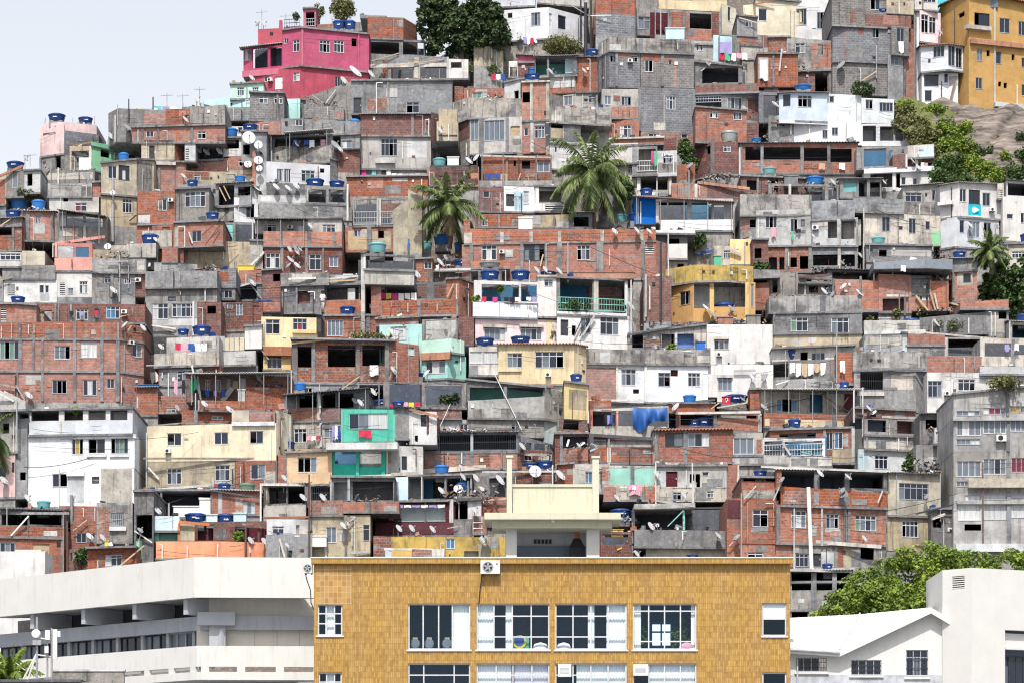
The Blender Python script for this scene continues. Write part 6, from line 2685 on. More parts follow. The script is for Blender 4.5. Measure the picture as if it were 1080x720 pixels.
I Q 320 405 355 360 10 pvc
I P 340 330 590 10 rust
I J 20 255 330 290 sheetd
I D 140 215 24 r
TILE 400 390 4.8
H 350 | dark open deck house with sheet roof edge
cd -110,442 55 188 Zn ; v -100 66 -5 178 ; v 2 66 30 178 ; v 52 66 215 180 in 2.5 ; v 236 64 416 178 in 2.5 ; c 20 48 ; c 216 234 ; c 418 440
bd 232:-.1,418:-.1 178 245 o
cd 438:.3,835:.0 45/85 160 n- ; v 458 60 628 152 te 2 ; v 648 75 828 150 te 2 ; c 630 646
cl 448:0,836:-.1,940:1.6 155/145 245 o ; 
cg 835:.0,942:1.6 90/110 250 o-
cg 290,835 250 335 - ; p cl 290 250 440 300
lb 832:.1,898:.8 250 380 -
I Q 440 46 835 82 9 sheet
I Q 830 80 940 118 7 sheet
I F 300 110 420 175 lf_dark .5
I L 115 210 160 pyr 26
I L 50 120 170 r.w 16
I Q 570 -10 720 300 4 pvc
I Q 300 300 360 170 3 pvc
I Q 290 245 440 250 8 pvc
H 505 | brick balcony house behind dark iron slats
cd 215,705 312 415 x ; g 232 330 304 412 frameg ; g 306 328 462 410 ; g 476 325 692 402 ; c 462 476 steel
cd 702:.05,880:1.8 330/375 420 xn ; v 715 345 770 405 in 1 ; v 785 350 860 405 in 1
br 228:-.05,700:-.05 412 500 o ; p cg 395 425 450 475 ; c 462 478
bd 700:0,880:1.5 400 500 - 
I Q 215 312 700 300 8 sheetd
I J 330 290 540 305 dish
I D 725 385 26 r
I Q 700 425 850 428 12 slabw
I P 620 405 470 10 slab
I P 640 405 480 10 slab
H 600 | pale rounded wall beside turquoise house
cg 80,155 190 350 x ; 
wl 150,292 205 375 - ; k 180 330 196 362 ; d 210 225 240 285 iron
bd 240:-.1,300:0.4 225 320 -
wl 40,222 380 540 o ; w 113 435 140 502 d ; d 40 420 60 465 woodl
I Q 150 195 300 235 12 tile
I P 35 390 540 10 wl
I J 100 340 220 385 dish
H 470 | broken cream plaster wall strip
yc 935:0,1060:.5 60 245 - ; p tn 960 100 1050 200
bd 900:.2,1060:.5 245 330 - ; k 930 255 1010 300
I P 905 170 290 9 slab
H 590 | dark brick room with timber lintel
bd 888:0,1060:0 315 470 - ; v 928 335 1056 392 in 1 ; p br 930 395 1056 460 ; c 915 930
I Q 860 310 1060 318 12 sheet
I Q 950 385 960 350 10 pvc
I Q 1010 385 1040 365 10 pvc
I D 1010 380 18 r
H 700 | brick house with white arched window
br 905:.02,985:.02 470 620 - ; p cg 950 500 1000 530
cl 980,1162 475 620 ; w 1042 515 1080 572 cb ; p br 1125 490 1160 560
H 600 | low roof deck crowded with dishes and tubs
bd 690:0,880:0 505 600 o ; w 810 565 870 580 ww
I t 575 478 74 40
I t 690 470 60 38
I t 765 500 80 32
I t 838 498 78 42
I B 715 425 860 440 slabw shelf pale concrete shelf
I D 790 512 32 f
I D 918 530 34 r
I D 612 555 34 r
I J 690 490 740 565 or
I J 830 480 900 500 dish
I Q 520 515 900 512 10 sheetw
I P 878 480 580 8 pvc
I P 690 540 570 8
H 700 | brick yard wall with white sloping roof
cg 70:.8,470:.8 525 660 n- ; v 5 545 70 650 te 1 ; v 150 545 212 655 sb 2 ; v 222 545 330 650 ; v 340 545 460 650
lb 75,146 542 665 W
I Q 195 514 540 490 24 sheetw
I Q 60 528 195 522 16 slabw
I P 215 530 650 8 wl
I P 450 560 660 12 slab
I P 550 530 640 14 slab
I Q 310 600 335 640 10 wl
I D 425 540 24 r
I D 415 490 18 r
I D 490 545 26 r
I D 525 605 24 r
I D 400 600 24 f
I D 315 610 26 r
I t 425 618 70 54 tankb
I J 330 590 560 660 dish
I J 340 560 600 640 iron
H 740 | brick shed with round blue tarpaulin
br 505:0,660:0 640 790 o ; 
dk 560:.4,640:.4 540 650 -
I B 535 655 625 725 tarp cover blue tarpaulin over a rounded tank
I Q 510 660 640 650 8 slabw
H 820 | pinkish shed with dark doorway
pw 400:0,518:0 645 760 n ; k 404 660 448 755 ; p wl 450 660 512 740
cd 375:-.2,470:-.2 755 840 o
br 470:-.1,545:-.1 740 830 o
I Q 395 655 515 650 14 sheetd
I P 370 655 785 12 wl
I D 485 710 24 r
I Q 475 770 525 770 5 wl
I Q 475 800 525 800 5 wl
I P 475 740 820 5 wl
I P 520 740 820 5 wl
I D 525 860 24 r
H 840 | maroon fronted shop shed with bluish shutters
mr -20:.5,385:.5 660 780 n ; v 75 675 335 765 lb .6 ; v 5 680 70 760 bm .4 ; c 230 236 
mr -20:0,385:0 768 840 o
I Q -10 658 385 660 12 cs
I P 360 665 770 14 wl
I L 80 335 680 lwlwlw 14
I D 55 745 24 r
I D 100 800 24 r
I D 165 800 24 r
I D 270 805 24 r
H 960 | mustard stained wall house with blue shutter
ys 60,640 838 970 o ; w 337 852 383 905 bb ; k 430 915 503 950 wl .4 ; p cg 560 850 600 900 ; p tn 500 880 560 960
bm -30:.2,62:.2 840 970 o
ye 60:-.6,165:-.6 915 970 - 
wl 265:-.6,330:-.6 905 970 o
bm 165:-.6,265:-.6 905 970 o
lb 30:-.6,62:-.6 915 970 o
I Q 25 905 270 908 12 sheetw
I D 525 865 26 r
I D 545 850 20 r dishg
I J 340 930 420 955 dish
I Q 345 800 400 790 4 wl
TILE 600 390 4.8
H 365 | terrace with blue tarpaulin and pink posts
cl 100,505 200/180 290 n- ; v 120 205 240 285 in 2 ; v 250 195 500 285 in 2 ; c 240 250 sa ; c 106 120 sa ; j 322 188 500 318 tarp tarpaulin
cl 105:-.1,430:-.1 282 350 o
br 95:.2,215:.2 150 205 o
I Q 90 208 740 150 10 sheetd
I Q 95 155 390 150 10 wl
I P 98 205 240 10 wl
I L 180 235 225 klbk 46
H 310 | low brick store with corrugated front
br 503,740 165 215 - ; 
bd 540,975 215 310 z ; v 565 226 730 280 ; p br 748 245 960 305 ; v 750 222 950 242 ; c 732 748 ; c 958 974 wl
I Q 540 218 970 212 12 sheetw
I D 540 185 26 l
I Q 720 195 760 165 5 woodl
I D 990 185 26 r
H 240 | brick end wall under white tank platform
br 915:.4,978:0 92 210 n-
cd 770:.3,900:.3 170 215 -
I Q 750 190 900 165 8 slabw
I t 845 165 120 40 
I t 850 130 70 30 tank
I B 778 132 818 166 c_r drum red plastic drum with figure 4
I D 880 145 20 r dishg
I J 760 160 900 185 dish
H 475 | brick house with tiled edge and white windows
br 435,832 300 470 t ; w 487 318 579 387 dc ; w 602 318 710 387 cdc ; c 436 454 ; c 580 600 ; p cl 580 440 600 465
cl 828:.05,982:.05 320 435 ; w 832 342 936 426 ccc ; p br 950 350 975 420
cl 828:-.1,1105:-.1 430 478 o
cd 982:.5,1110:.5 340 435 - ; v 988 350 1090 428 in 1.5
I t 495 288 110 50
I t 680 288 105 50
I t 635 286 60 36
H 480 | dark roofed brick shed with long openings
bd -50,432 318/345 392 n- ; v 10 348 90 390 ; v 95 350 190 392 ; v 208 355 425 392 ; c 192 206
br -50:-.05,428:-.05 385 468 o ; c 192 212 wl ; p bd 225 400 420 440
cg 425:-.1,455:-.1 300 480 -
I Q -40 318 430 348 16 sheetd
I P 203 345 465 10 wl
I B 195 445 220 470 wl block small white block
I J 20 355 160 390 dish
H 690 | pale house with green balcony openings
cl 168,440 480 595 - ; v 210 494 312 580 te 1.8 ; v 332 494 430 580 te 1.8 ; c 312 332 ; 
cl 175:-.4,460:-.4 582 660 o ; p br 175 590 240 655 ; p br 370 590 440 655 ; j 306 580 362 632 c_p cloth
cl 440,800 478 600 - ; d 492 512 550 590 mr ; k 612 525 634 590 ; k 642 525 664 592 ; p wl 665 500 712 592 ; w 674 515 708 536 d ; p wl 450 490 492 590 
cl 445,800 595 665 - ; p cg 640 590 720 660
br 796:.05,862:.05 478 690 - ; c 850 862 cl
I P 440 462 650 7 pvc
I P 625 470 690 8 wl
I P 632 560 690 8 wl
I D 445 525 26 r
I D 583 632 26 r
I D 245 648 24 r
I B 590 570 645 588 c_w sink small white wall sink
I Q 440 660 640 690 9 slabw
I Q 440 462 620 492 9 slabw
I Q 640 475 880 478 10 sheet
I L 280 340 582 .pw 20
H 835 | wide dark shelter below green balcony house
dk 320,805 695 830 Z ; v 335 700 575 815 in 3 ; v 590 700 795 815 in 3 ; c 577 587 te
cl 330:-.3,640:-.3 672 700 o-
I P 797 695 940 10 wl
I D 418 790 28 r
I D 448 785 10 f
I Q 500 790 580 710 5 te
I t 262 748 112 46
I Q 155 740 345 758 12 slabw
I J 270 705 340 770 tankb
H 960 | tan house with grey tiled roof, lower middle
tn 390,800 895 965 o
cs 330:-.3,800:-.3 808 895 o
I t 520 955 30 12
I t 620 955 96 18
I D 758 838 26 r
I D 850 845 22 l dishg
I Q 810 890 860 840 5 steel
H 950 | junk filled yard beside the pavilion
bd 160:0,340:0 820 960 o ; k 170 830 300 880
I J 170 790 350 955 woodl
I J 170 870 290 950 c_y
I J 310 840 390 950 dish
I B 170 800 210 815 c_w awning small white awning
I B 215 805 275 830 ye awning small yellow awning
I P 322 770 950 8 slab
I D 345 930 24 r
TILE 800 390 3.857
H 240 | balcony house with white posts and long corrugated roof
cl 12:1.4,388:1.4 82 175 - ; w 74 116 96 168 b ; k 97 118 135 168 ; w 136 116 158 168 b ; v 208 98 262 172 sb .6 ; r 12 430 74 1.9 sheetw
mr 350:1.3,388:1.3 82 172 -
br 22:-.2,420:-.2 172 232 o ; p cr 25 202 415 230 ; c 300 314
I P 52 80 170 9 wl
I P 167 80 170 7 wl
I P 281 80 170 9 wl
I P 388 80 190 8 wl
I P 424 70 250 7 wl
I D 314 152 17 r
I Q 330 160 365 110 4 woodl
I D 25 145 16 r
I D 322 64 12 l dishg
H 405 | brick house with white railed terrace
br 45:.6,388:.6 232 345 - ; W 84 256 234 274 dddd ; w 85 275 235 322 dtdd ; w 274 250 302 322 dd ; w 308 250 343 320 bd ; p cl 345 260 365 310 ; c 264 274
tn 300:.2,388:.2 320 378 o
wh 4:.0,272:0 276 352 n- ; v 24 288 96 348 in .5 ; v 106 288 258 348 sb .5 ; R 22 300 262 350 frame
cl -20:-.1,300:-.1 348 392 o ; 
cl 378:.1,392:.1 235 380 o
cd 385:.8,432:.8 240 400 -
I Q 20 278 270 288 8 slabw
I Q 95 290 130 345 8 wl
I B 175 320 215 348 tankt tub teal plastic tub
H 575 | large brick house with three dark verandas
cd 70:.1,525:.1 400 485 Z ; v 92 406 226 478 in 3 ; v 246 408 350 482 in 3 ; v 368 420 508 480 in 3 ; c 72 92 bo ; c 226 246 ; c 350 368
bo 90:-.1,522:-.1 472/500 552 o ; p cg 225 480 245 548 ; p cg 345 490 365 550 ; p bm 100 490 220 545
br 70,520 548 705 ; W 134 570 193 642 ccc ; W 274 583 327 644 dcd ; W 392 590 480 654 gcdc ; c 72 84 ; c 345 358 ; c 362 372 ; p cl 270 640 330 660
br 70:.1,145:.1 700 800 - 
cg 140,520 705 805 - ; W 150 745 204 800 ddd ; d 222 745 254 798 iron ; p wl 256 740 306 800 ; p br 322 720 345 800 ; p tn 345 718 412 805 ; k 415 715 470 770
I Q 10 392 520 412 8 sheetw
I Q 203 475 216 807 14 pvc
I P 145 530 800 6 wl
I Q 130 532 152 530 6 wl
I P 258 550 690 10 wl
I Q 148 692 500 718 14 sheetw
I D 252 420 20 r
I D 365 432 20 r
I D 340 490 18 l dishg
I D 345 505 20 l dishg
I D 432 685 18 r
I D 95 445 16 l dishg
I Q 60 530 100 440 5 steel
I Q 485 540 505 490 5 slabw
I t 357 726 82 60
I t 410 816 84 50
I B 70 755 95 780 wl stub small white stub wall
H 605 | brick house with stained render band and black gap
br -70,75 436 525 - ; p cm -65 488 70 522 ; k -62 440 70 452
br -70:-.05,75:-.05 525 705 - ; W -24 566 40 638 dd ; c 72 80 ; p cg -30 640 38 660
br -70,75 700 820 - ; W -45 740 20 770 dd ; c 72 80
br -130:.1,-70:.1 520 820 -
mr -128:.05,-72:.05 530 600 -
I P -70 500 760 6 steel
I Q -60 525 -10 470 4 wl
I B 85 735 95 790 wl flue small white flue
H 1020 | grey concrete frame with three empty bays
cg 130:-.2,385:-.2 812 860 zn ; v 134 818 214 856 ; v 236 818 300 856 ; v 318 822 370 856 
cg 130:-.2,385:-.2 856 975 n ; v 135 858 214 895 in 2.5 ; v 236 858 300 895 in 2.5 ; v 318 858 372 895 in 2.5 ; c 214 236 ; c 300 318
cg 130:-.2,300:-.2 975 1010 - ; v 135 978 200 1005 
I Q 128 812 380 818 10 slabw
H 610 | pebbled beige house with wide grey window
tn 526,740 415 592 x ; W 571 460 692 528 cdddd frameg ; 
cg 512:.1,528:.05 420 740 - 
tn 526:.05,707:.05 592 735 - ; W 584 612 651 680 dddd
I D 683 513 14 l dishg
I Q 640 585 800 545 5 iron
I P 740 420 590 5 steel
I F 580 325 640 415 lf_mid
I D 660 375 20 r dishg
I D 712 372 18 r
I J 620 340 740 412 iron
I J 600 395 740 415 dish
H 405 | concrete house with two square dark holes
cg 430,712 195 265 e ; k 444 194 520 250 in 1.5 ; k 564 198 643 258 bd 1.5 ; c 530 548
cl 430:-.05,715:-.05 260 322 o ; p cg 430 262 560 290 ; p cg 600 270 700 310
wl 405,720 320 410 - ; W 473 346 527 402 ddd ; p lb 405 325 440 400
cd 700:.4,760:.4 240 420 - ; k 710 330 755 400
I Q 400 185 750 200 10 sheet
bd 385:.9,640:.9 155 192 n- 
I D 450 155 18 r
I D 470 172 14 l
I P 735 190 355 5 pvc
I L 400 480 178 k.k 10
H 400 | shaded clutter yard beside grey apartments
cd 655:1.2,810:1.2 178 300 x- ; k 680 200 740 240 ; k 745 200 795 240
wl 715:.3,810:.3 240 300 o ; p cl 720 245 760 290
wl 735:.5,810:.5 300 360 -
cg 735:.7,810:.7 360 560 - ; d 760 480 795 570 wl ; k 738 380 795 410 te .6
cg 640:1.0,800:1.0 300 420 -
I J 690 200 800 245 dish
I B 740 403 795 440 c_g shelf green painted shelf
H 760 | grey lane house behind the mango crown
cg 520:.5,700:.5 738 800 o ; 
cd 700:.6,800:.6 560 760 - ; k 710 600 745 640
I Q 705 605 760 585 10 wl
I J 720 560 790 640 dish
H 725 -2 | grey apartment block with ribbon windows
gc 793,1130 96/62 192 - ; w 805 165 902 187 cccc frameg ; w 914 152 1008 180 wrrc frameg ; w 1022 146 1090 172 yyc frameg ; c 1008 1020
gc 793,1130 192 335 - ; w 806 204 906 266 cccc frame ; w 914 190 1008 258 cccc frame ; w 1024 184 1090 249 ccc frame ; w 805 280 902 304 ccccc frameg ; a 985 278 16 ; c 1009 1022 ; s 790 1100 192 3 .25 slabw
gc 793,1130 335 500 - ; w 806 370 906 434 cccc frame ; w 914 360 1008 424 ccdc frame ; w 1028 356 1090 416 rrr frame ; c 1009 1025 ; s 850 1100 440 9 .5 be ; w 805 452 872 474 cccc frameg
gc 793,1130 500 725 - ; w 840 508 905 532 www frameg ; w 916 500 1008 528 www frameg ; w 1025 494 1090 520 www frameg ; w 812 545 905 612 wwww frame ; w 916 538 1010 610 wwww frame ; w 1028 538 1090 602 www frame ; k 838 626 906 652 ; c 1010 1026 ; s 805 1100 532 3 .2 cl ; s 800 1100 705 8 .3 wl
I Q 780 96 1090 62 10 sheetw
I Q 913 375 914 790 5 rust
I F 925 20 1090 80 lf_olive -1
'''
# ------------------------------------------------------------------ foreground, land, sky
def tiles_mat():
    m, nt, b = _nt('mat_ochre_tiles')
    uv = _n(nt, 'ShaderNodeTexCoord').outputs['UV']
    mp = _n(nt, 'ShaderNodeMapping')
    nt.links.new(uv, mp.inputs['Vector'])
    t = _n(nt, 'ShaderNodeTexBrick')
    t.offset = 0.0
    for k, v in (('Scale', 1), ('Brick Width', .10), ('Row Height', .30), ('Mortar Size', .013), ('Mortar Smooth', .1), ('Bias', 0)):
        t.inputs[k].default_value = v
    t.inputs['Color1'].default_value = (.46, .28, .075, 1)
    t.inputs['Color2'].default_value = (.27, .15, .038, 1)
    t.inputs['Mortar'].default_value = (.24, .14, .055, 1)
    nt.links.new(uv, t.inputs['Vector'])
    n1 = _noise(nt, uv, 1.0, 5, 4.5, 3.4, .7)
    c = _mix(nt, _ramp(nt, n1, .42, .66, 0, .4), t.outputs['Color'], (.49, .315, .10))
    n2 = _noise(nt, uv, 1.0, 5, .35, 1.6, .6)
    c = _mix(nt, _ramp(nt, n2, .50, .72, 0, .45), c, (.26, .14, .04))
    n3 = _noise(nt, uv, 1.0, 4, 2.0, .35, .6)
    c = _mix(nt, _ramp(nt, n3, .54, .72, 0, .22), c, (.17, .095, .035))

    nt.links.new(c, b.inputs['Base Color'])
    b.inputs['Roughness'].default_value = .45
    return m


def grout_mat():
    m, nt, b = _nt('mat_worn_tiles')
    uv = _n(nt, 'ShaderNodeTexCoord').outputs['UV']
    t = _n(nt, 'ShaderNodeTexBrick')
    t.offset = 0.0
    for k, v in (('Scale', 1), ('Brick Width', .23), ('Row Height', .30), ('Mortar Size', .018), ('Mortar Smooth', .6)):
        t.inputs[k].default_value = v
    t.inputs['Color1'].default_value = (.44, .26, .09, 1)
    t.inputs['Color2'].default_value = (.32, .17, .05, 1)
    t.inputs['Mortar'].default_value = (.44, .34, .2, 1)
    nt.links.new(uv, t.inputs['Vector'])
    nt.links.new(t.outputs['Color'], b.inputs['Base Color'])
    b.inputs['Roughness'].default_value = .6
    return m


def glass_mat():
    m, nt, b = _nt('mat_window_glass')
    tr = _n(nt, 'ShaderNodeBsdfTransparent')
    tr.inputs['Color'].default_value = (.88, .94, .96, 1)
    gl = _n(nt, 'ShaderNodeBsdfGlossy')
    gl.inputs['Roughness'].default_value = .03
    fr = _n(nt, 'ShaderNodeFresnel')
    fr.inputs['IOR'].default_value = 1.6
    ms = _n(nt, 'ShaderNodeMixShader')
    ms.inputs[0].default_value = .045
    gl.inputs['Color'].default_value = (.6, .8, 1, 1)
    nt.links.new(tr.outputs[0], ms.inputs[1])
    nt.links.new(gl.outputs[0], ms.inputs[2])
    nt.links.new(ms.outputs[0], nt.nodes['Material Output'].inputs['Surface'])
    return m


def lit_mat():
    m, nt, b = _nt('mat_lit_window')
    b.inputs['Emission Color'].default_value = (.85, .93, 1, 1)
    b.inputs['Emission Strength'].default_value = 1.0
    return m


def rock_mat():
    m, nt, b = _nt('mat_rock')
    tc = _n(nt, 'ShaderNodeTexCoord').outputs['Object']
    mp = _n(nt, 'ShaderNodeMapping')
    mp.inputs['Rotation'].default_value = (0, math.radians(-42), 0)
    mp.inputs['Scale'].default_value = (.45, 1, 3.2)
    nt.links.new(tc, mp.inputs['Vector'])
    n1 = _n(nt, 'ShaderNodeTexNoise')
    n1.inputs['Scale'].default_value = .8
    n1.inputs['Detail'].default_value = 9
    n1.inputs['Roughness'].default_value = .7
    nt.links.new(mp.outputs[0], n1.inputs['Vector'])
    c = _mix(nt, _ramp(nt, n1.outputs['Fac'], .38, .62), (.06, .052, .046), (.26, .22, .19))
    nt.links.new(c, b.inputs['Base Color'])
    bu = _n(nt, 'ShaderNodeBump', Strength=.8, Distance=.2)
    nt.links.new(n1.outputs['Fac'], bu.inputs['Height'])
    nt.links.new(bu.outputs[0], b.inputs['Normal'])
    return m


SPEC.update({
    'tiles': lambda n: tiles_mat(), 'grout': lambda n: grout_mat(), 'glass': lambda n: glass_mat(), 'lit': lambda n: lit_mat(), 'rock': lambda n: rock_mat(),
    'fgw': lambda n: plaster(n, (.60, .595, .57), .22, .03, (.34, .33, .30)),
    'fgg': lambda n: plaster(n, (.42, .44, .47), .2, .1),
    'fgb': lambda n: plaster(n, (.70, .66, .57), .15, .08),
    'pav': lambda n: plaster(n, (.54, .53, .42), .25, .10, (.2, .19, .13)),
    'roofw': lambda n: plaster(n, (.64, .645, .65), .10, .04, (.35, .34, .32)),
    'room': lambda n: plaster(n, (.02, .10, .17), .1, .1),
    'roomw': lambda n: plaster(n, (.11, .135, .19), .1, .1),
    'curt': lambda n: plain(n, (.82, .83, .84), .95, 0, .08),
    'curtl': lambda n: plain(n, (.70, .66, .74), .95, 0, .08),
    'city': lambda n: plaster(n, (.22, .21, .20), .4, .3),
    'verge': lambda n: plaster(n, (.13, .15, .05), .6, .5, (.05, .055, .02)),
    'skin': lambda n: plain(n, (.30, .16, .10), .6, 0, .1),
    'hair': lambda n: plain(n, (.02, .015, .012), .7, 0, .1),
})


def land():
    # hillside sheet: under every house; falls away behind the skyline
    mb = MB()
    ridge = [(-200, 215), (0, 190), (130, 150), (260, 100), (400, 45), (540, -20), (700, -50), (1300, -70)]

    def rpy(px):
        for (a, b), (c, d) in zip(ridge, ridge[1:]):
            if a <= px <= c:
                return b + (d - b) * (px - a) / (c - a)
        return ridge[0][1] if px < ridge[0][0] else ridge[-1][1]
    rows = list(range(700, -90, -10))
    cols = list(range(-900, 1981, 24))
    idx = {}
    for j, py in enumerate(rows):
        for i, px in enumerate(cols):
            Y = slope_depth(py) + 1.0
            rp = rpy(px)
            z = zat(py, Y) - 2.4
            if py < rp + 8:
                z = zat(rp + 8, slope_depth(rp + 8) + 1) - 2.4 - (rp + 8 - py) * .05
            if px < -40 or px > 1120:
                z -= 0
            if py > 690:
                z = 0
            z += .35 * math.sin(px * .11 + py * .07) * (1 if py < 660 else 0)
            idx[(j, i)] = len(mb.v)
            mb.v.append(((px - 540) / FP * 205, Y, z))
    for j in range(len(rows) - 1):
        for i in range(len(cols) - 1):
            mb.f.append((idx[j, i], idx[j, i + 1], idx[j + 1, i + 1], idx[j + 1, i]))
            mb.m.append(0)
    o = mb.build('hillside', 'earth')
    o['kind'] = 'structure'
    o['label'] = 'steep earth hillside under the houses'
    g = MB()
    g.q((-3000, -500, 0), (3000, -500, 0), (3000, 178.8, 0), (-3000, 178.8, 0))
    g.q((-3000, 178.8, 0), (3000, 178.8, 0), (3000, 6000, -1), (-3000, 6000, -1))
    o = g.build('ground', 'city')
    o['kind'] = 'structure'
    o['label'] = 'flat grey ground below the hill'
    # rock slope, upper right
    mb = MB()
    r = random.Random(5)
    nx, ny = 66, 40
    py_of = lambda j: 205 - 92 * j / ny
    for j in range(ny + 1):
        for i in range(nx + 1):
            x_left = 944 + max(0, py_of(j) - 140) * .95
            px = x_left + (1190 - x_left) * i / nx
            py = 205 - (205 - (108 + 8 * min(1, max(0, (px - 990) / 40)))) * j / ny
            e = max(0., min(1., (px - 1088) / 90))
            Y = 233.6 + (205 - py) * .128 + 9 * e * e * (3 - 2 * e)
            p = P3(px, py, Y)
            if j == 0:
                p.z -= 5
            q = (px - 930) * .8 + (py - 90) * 1.0
            p += Vector((0, -.8 * abs(math.sin(q * .06)) - .45 * abs(math.sin(q * .13 + px * .05)) - .2 * abs(math.sin(q * .41 - px * .02)), .2 * math.sin(q * .2)))
            mb.v.append(tuple(p))
    for j in range(ny):
        for i in range(nx):
            a = j * (nx + 1) + i
            mb.f.append((a, a + 1, a + nx + 2, a + nx + 1))
            mb.m.append(0)
    for k in range(len(mb.f)):
        px = 944 + (1190 - 944) * (k % nx) / nx
        mb.m[k] = 1 if px + 14 * math.sin(k * .013) < 992 else 0
    o = mb.build('rock_slope', ['rock', 'verge'], smooth=True)
    o['kind'] = 'structure'
    o['label'] = 'bare brown rock slope at upper right'


def B3(px0, py0, px1, py1, Y, dy):
    """corner points of a block whose front face fills a photo rectangle at depth Y"""
    a, b = P3(px0, py1, Y), P3(px1, py0, Y)
    return a.x, Y, a.z, b.x, Y + dy, b.z


def fg_window(root, o, x0, y0, x1, y1, Y, cols, rows, states, back='room', curtain=()):
    """large glazed window with its room: frame grid, glass, curtains as sub-parts"""
    a, b = P3(x0, y1, Y), P3(x1, y0, Y)
    w, hh = b.x - a.x, b.z - a.z
    f = .07
    mb = MB()
    yy = Y + .10
    for (q0, q1, z0, z1) in ((0, w, 0, f), (0, w, hh - f, hh), (0, f, f, hh - f), (w - f, w, f, hh - f)):
        mb.box(a.x + q0, yy, a.z + z0, a.x + q1, yy + .08, a.z + z1)
    for c in cols:
        mb.box(a.x + w * c - f * .45, yy + .004, a.z + f, a.x + w * c + f * .45, yy + .076, a.z + hh - f)
    for c in rows:
        mb.box(a.x + f, yy + .008, a.z + hh * (1 - c) - f * .45, a.x + w - f, yy + .072, a.z + hh * (1 - c) + f * .45)
    mb.box(a.x - .08, Y - .07, a.z - .09, b.x + .08, Y + .2, a.z - .005)
    win = mb.build('window', 'frame', root, o)
    g = MB()
    g.q((a.x, yy + .04, a.z), (b.x, yy + .04, a.z), (b.x, yy + .04, b.z), (a.x, yy + .04, b.z))
    g.build('pane', 'glass', win, o)
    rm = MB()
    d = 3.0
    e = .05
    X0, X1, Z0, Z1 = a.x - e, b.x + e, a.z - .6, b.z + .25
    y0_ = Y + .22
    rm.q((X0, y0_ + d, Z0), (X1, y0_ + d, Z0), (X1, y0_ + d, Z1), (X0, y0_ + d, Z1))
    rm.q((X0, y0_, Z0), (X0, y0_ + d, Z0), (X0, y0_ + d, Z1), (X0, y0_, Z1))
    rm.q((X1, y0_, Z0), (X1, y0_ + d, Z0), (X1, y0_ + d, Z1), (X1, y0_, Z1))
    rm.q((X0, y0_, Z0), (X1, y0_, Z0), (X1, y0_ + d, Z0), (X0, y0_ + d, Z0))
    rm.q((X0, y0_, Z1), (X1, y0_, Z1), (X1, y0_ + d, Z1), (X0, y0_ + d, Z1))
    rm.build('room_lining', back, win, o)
    for (c0, c1, mt) in curtain:
        cm = MB()
        n = max(8, int((c1 - c0) * w / .03))
        for k in range(n):
            t0, t1 = c0 + (c1 - c0) * k / n, c0 + (c1 - c0) * (k + 1) / n
            y2 = [Y + .30 + .014 * math.sin(q * w / .15 * 6.28 + 1.5 * math.sin(q * 9)) for q in (t0, t1)]
            cm.q((a.x + w * t0, y2[0], a.z - .1), (a.x + w * t1, y2[1], a.z - .1), (a.x + w * t1, y2[1], b.z), (a.x + w * t0, y2[0], b.z))
        cm.build('curtain', mt, win, o)
    return win, a, b


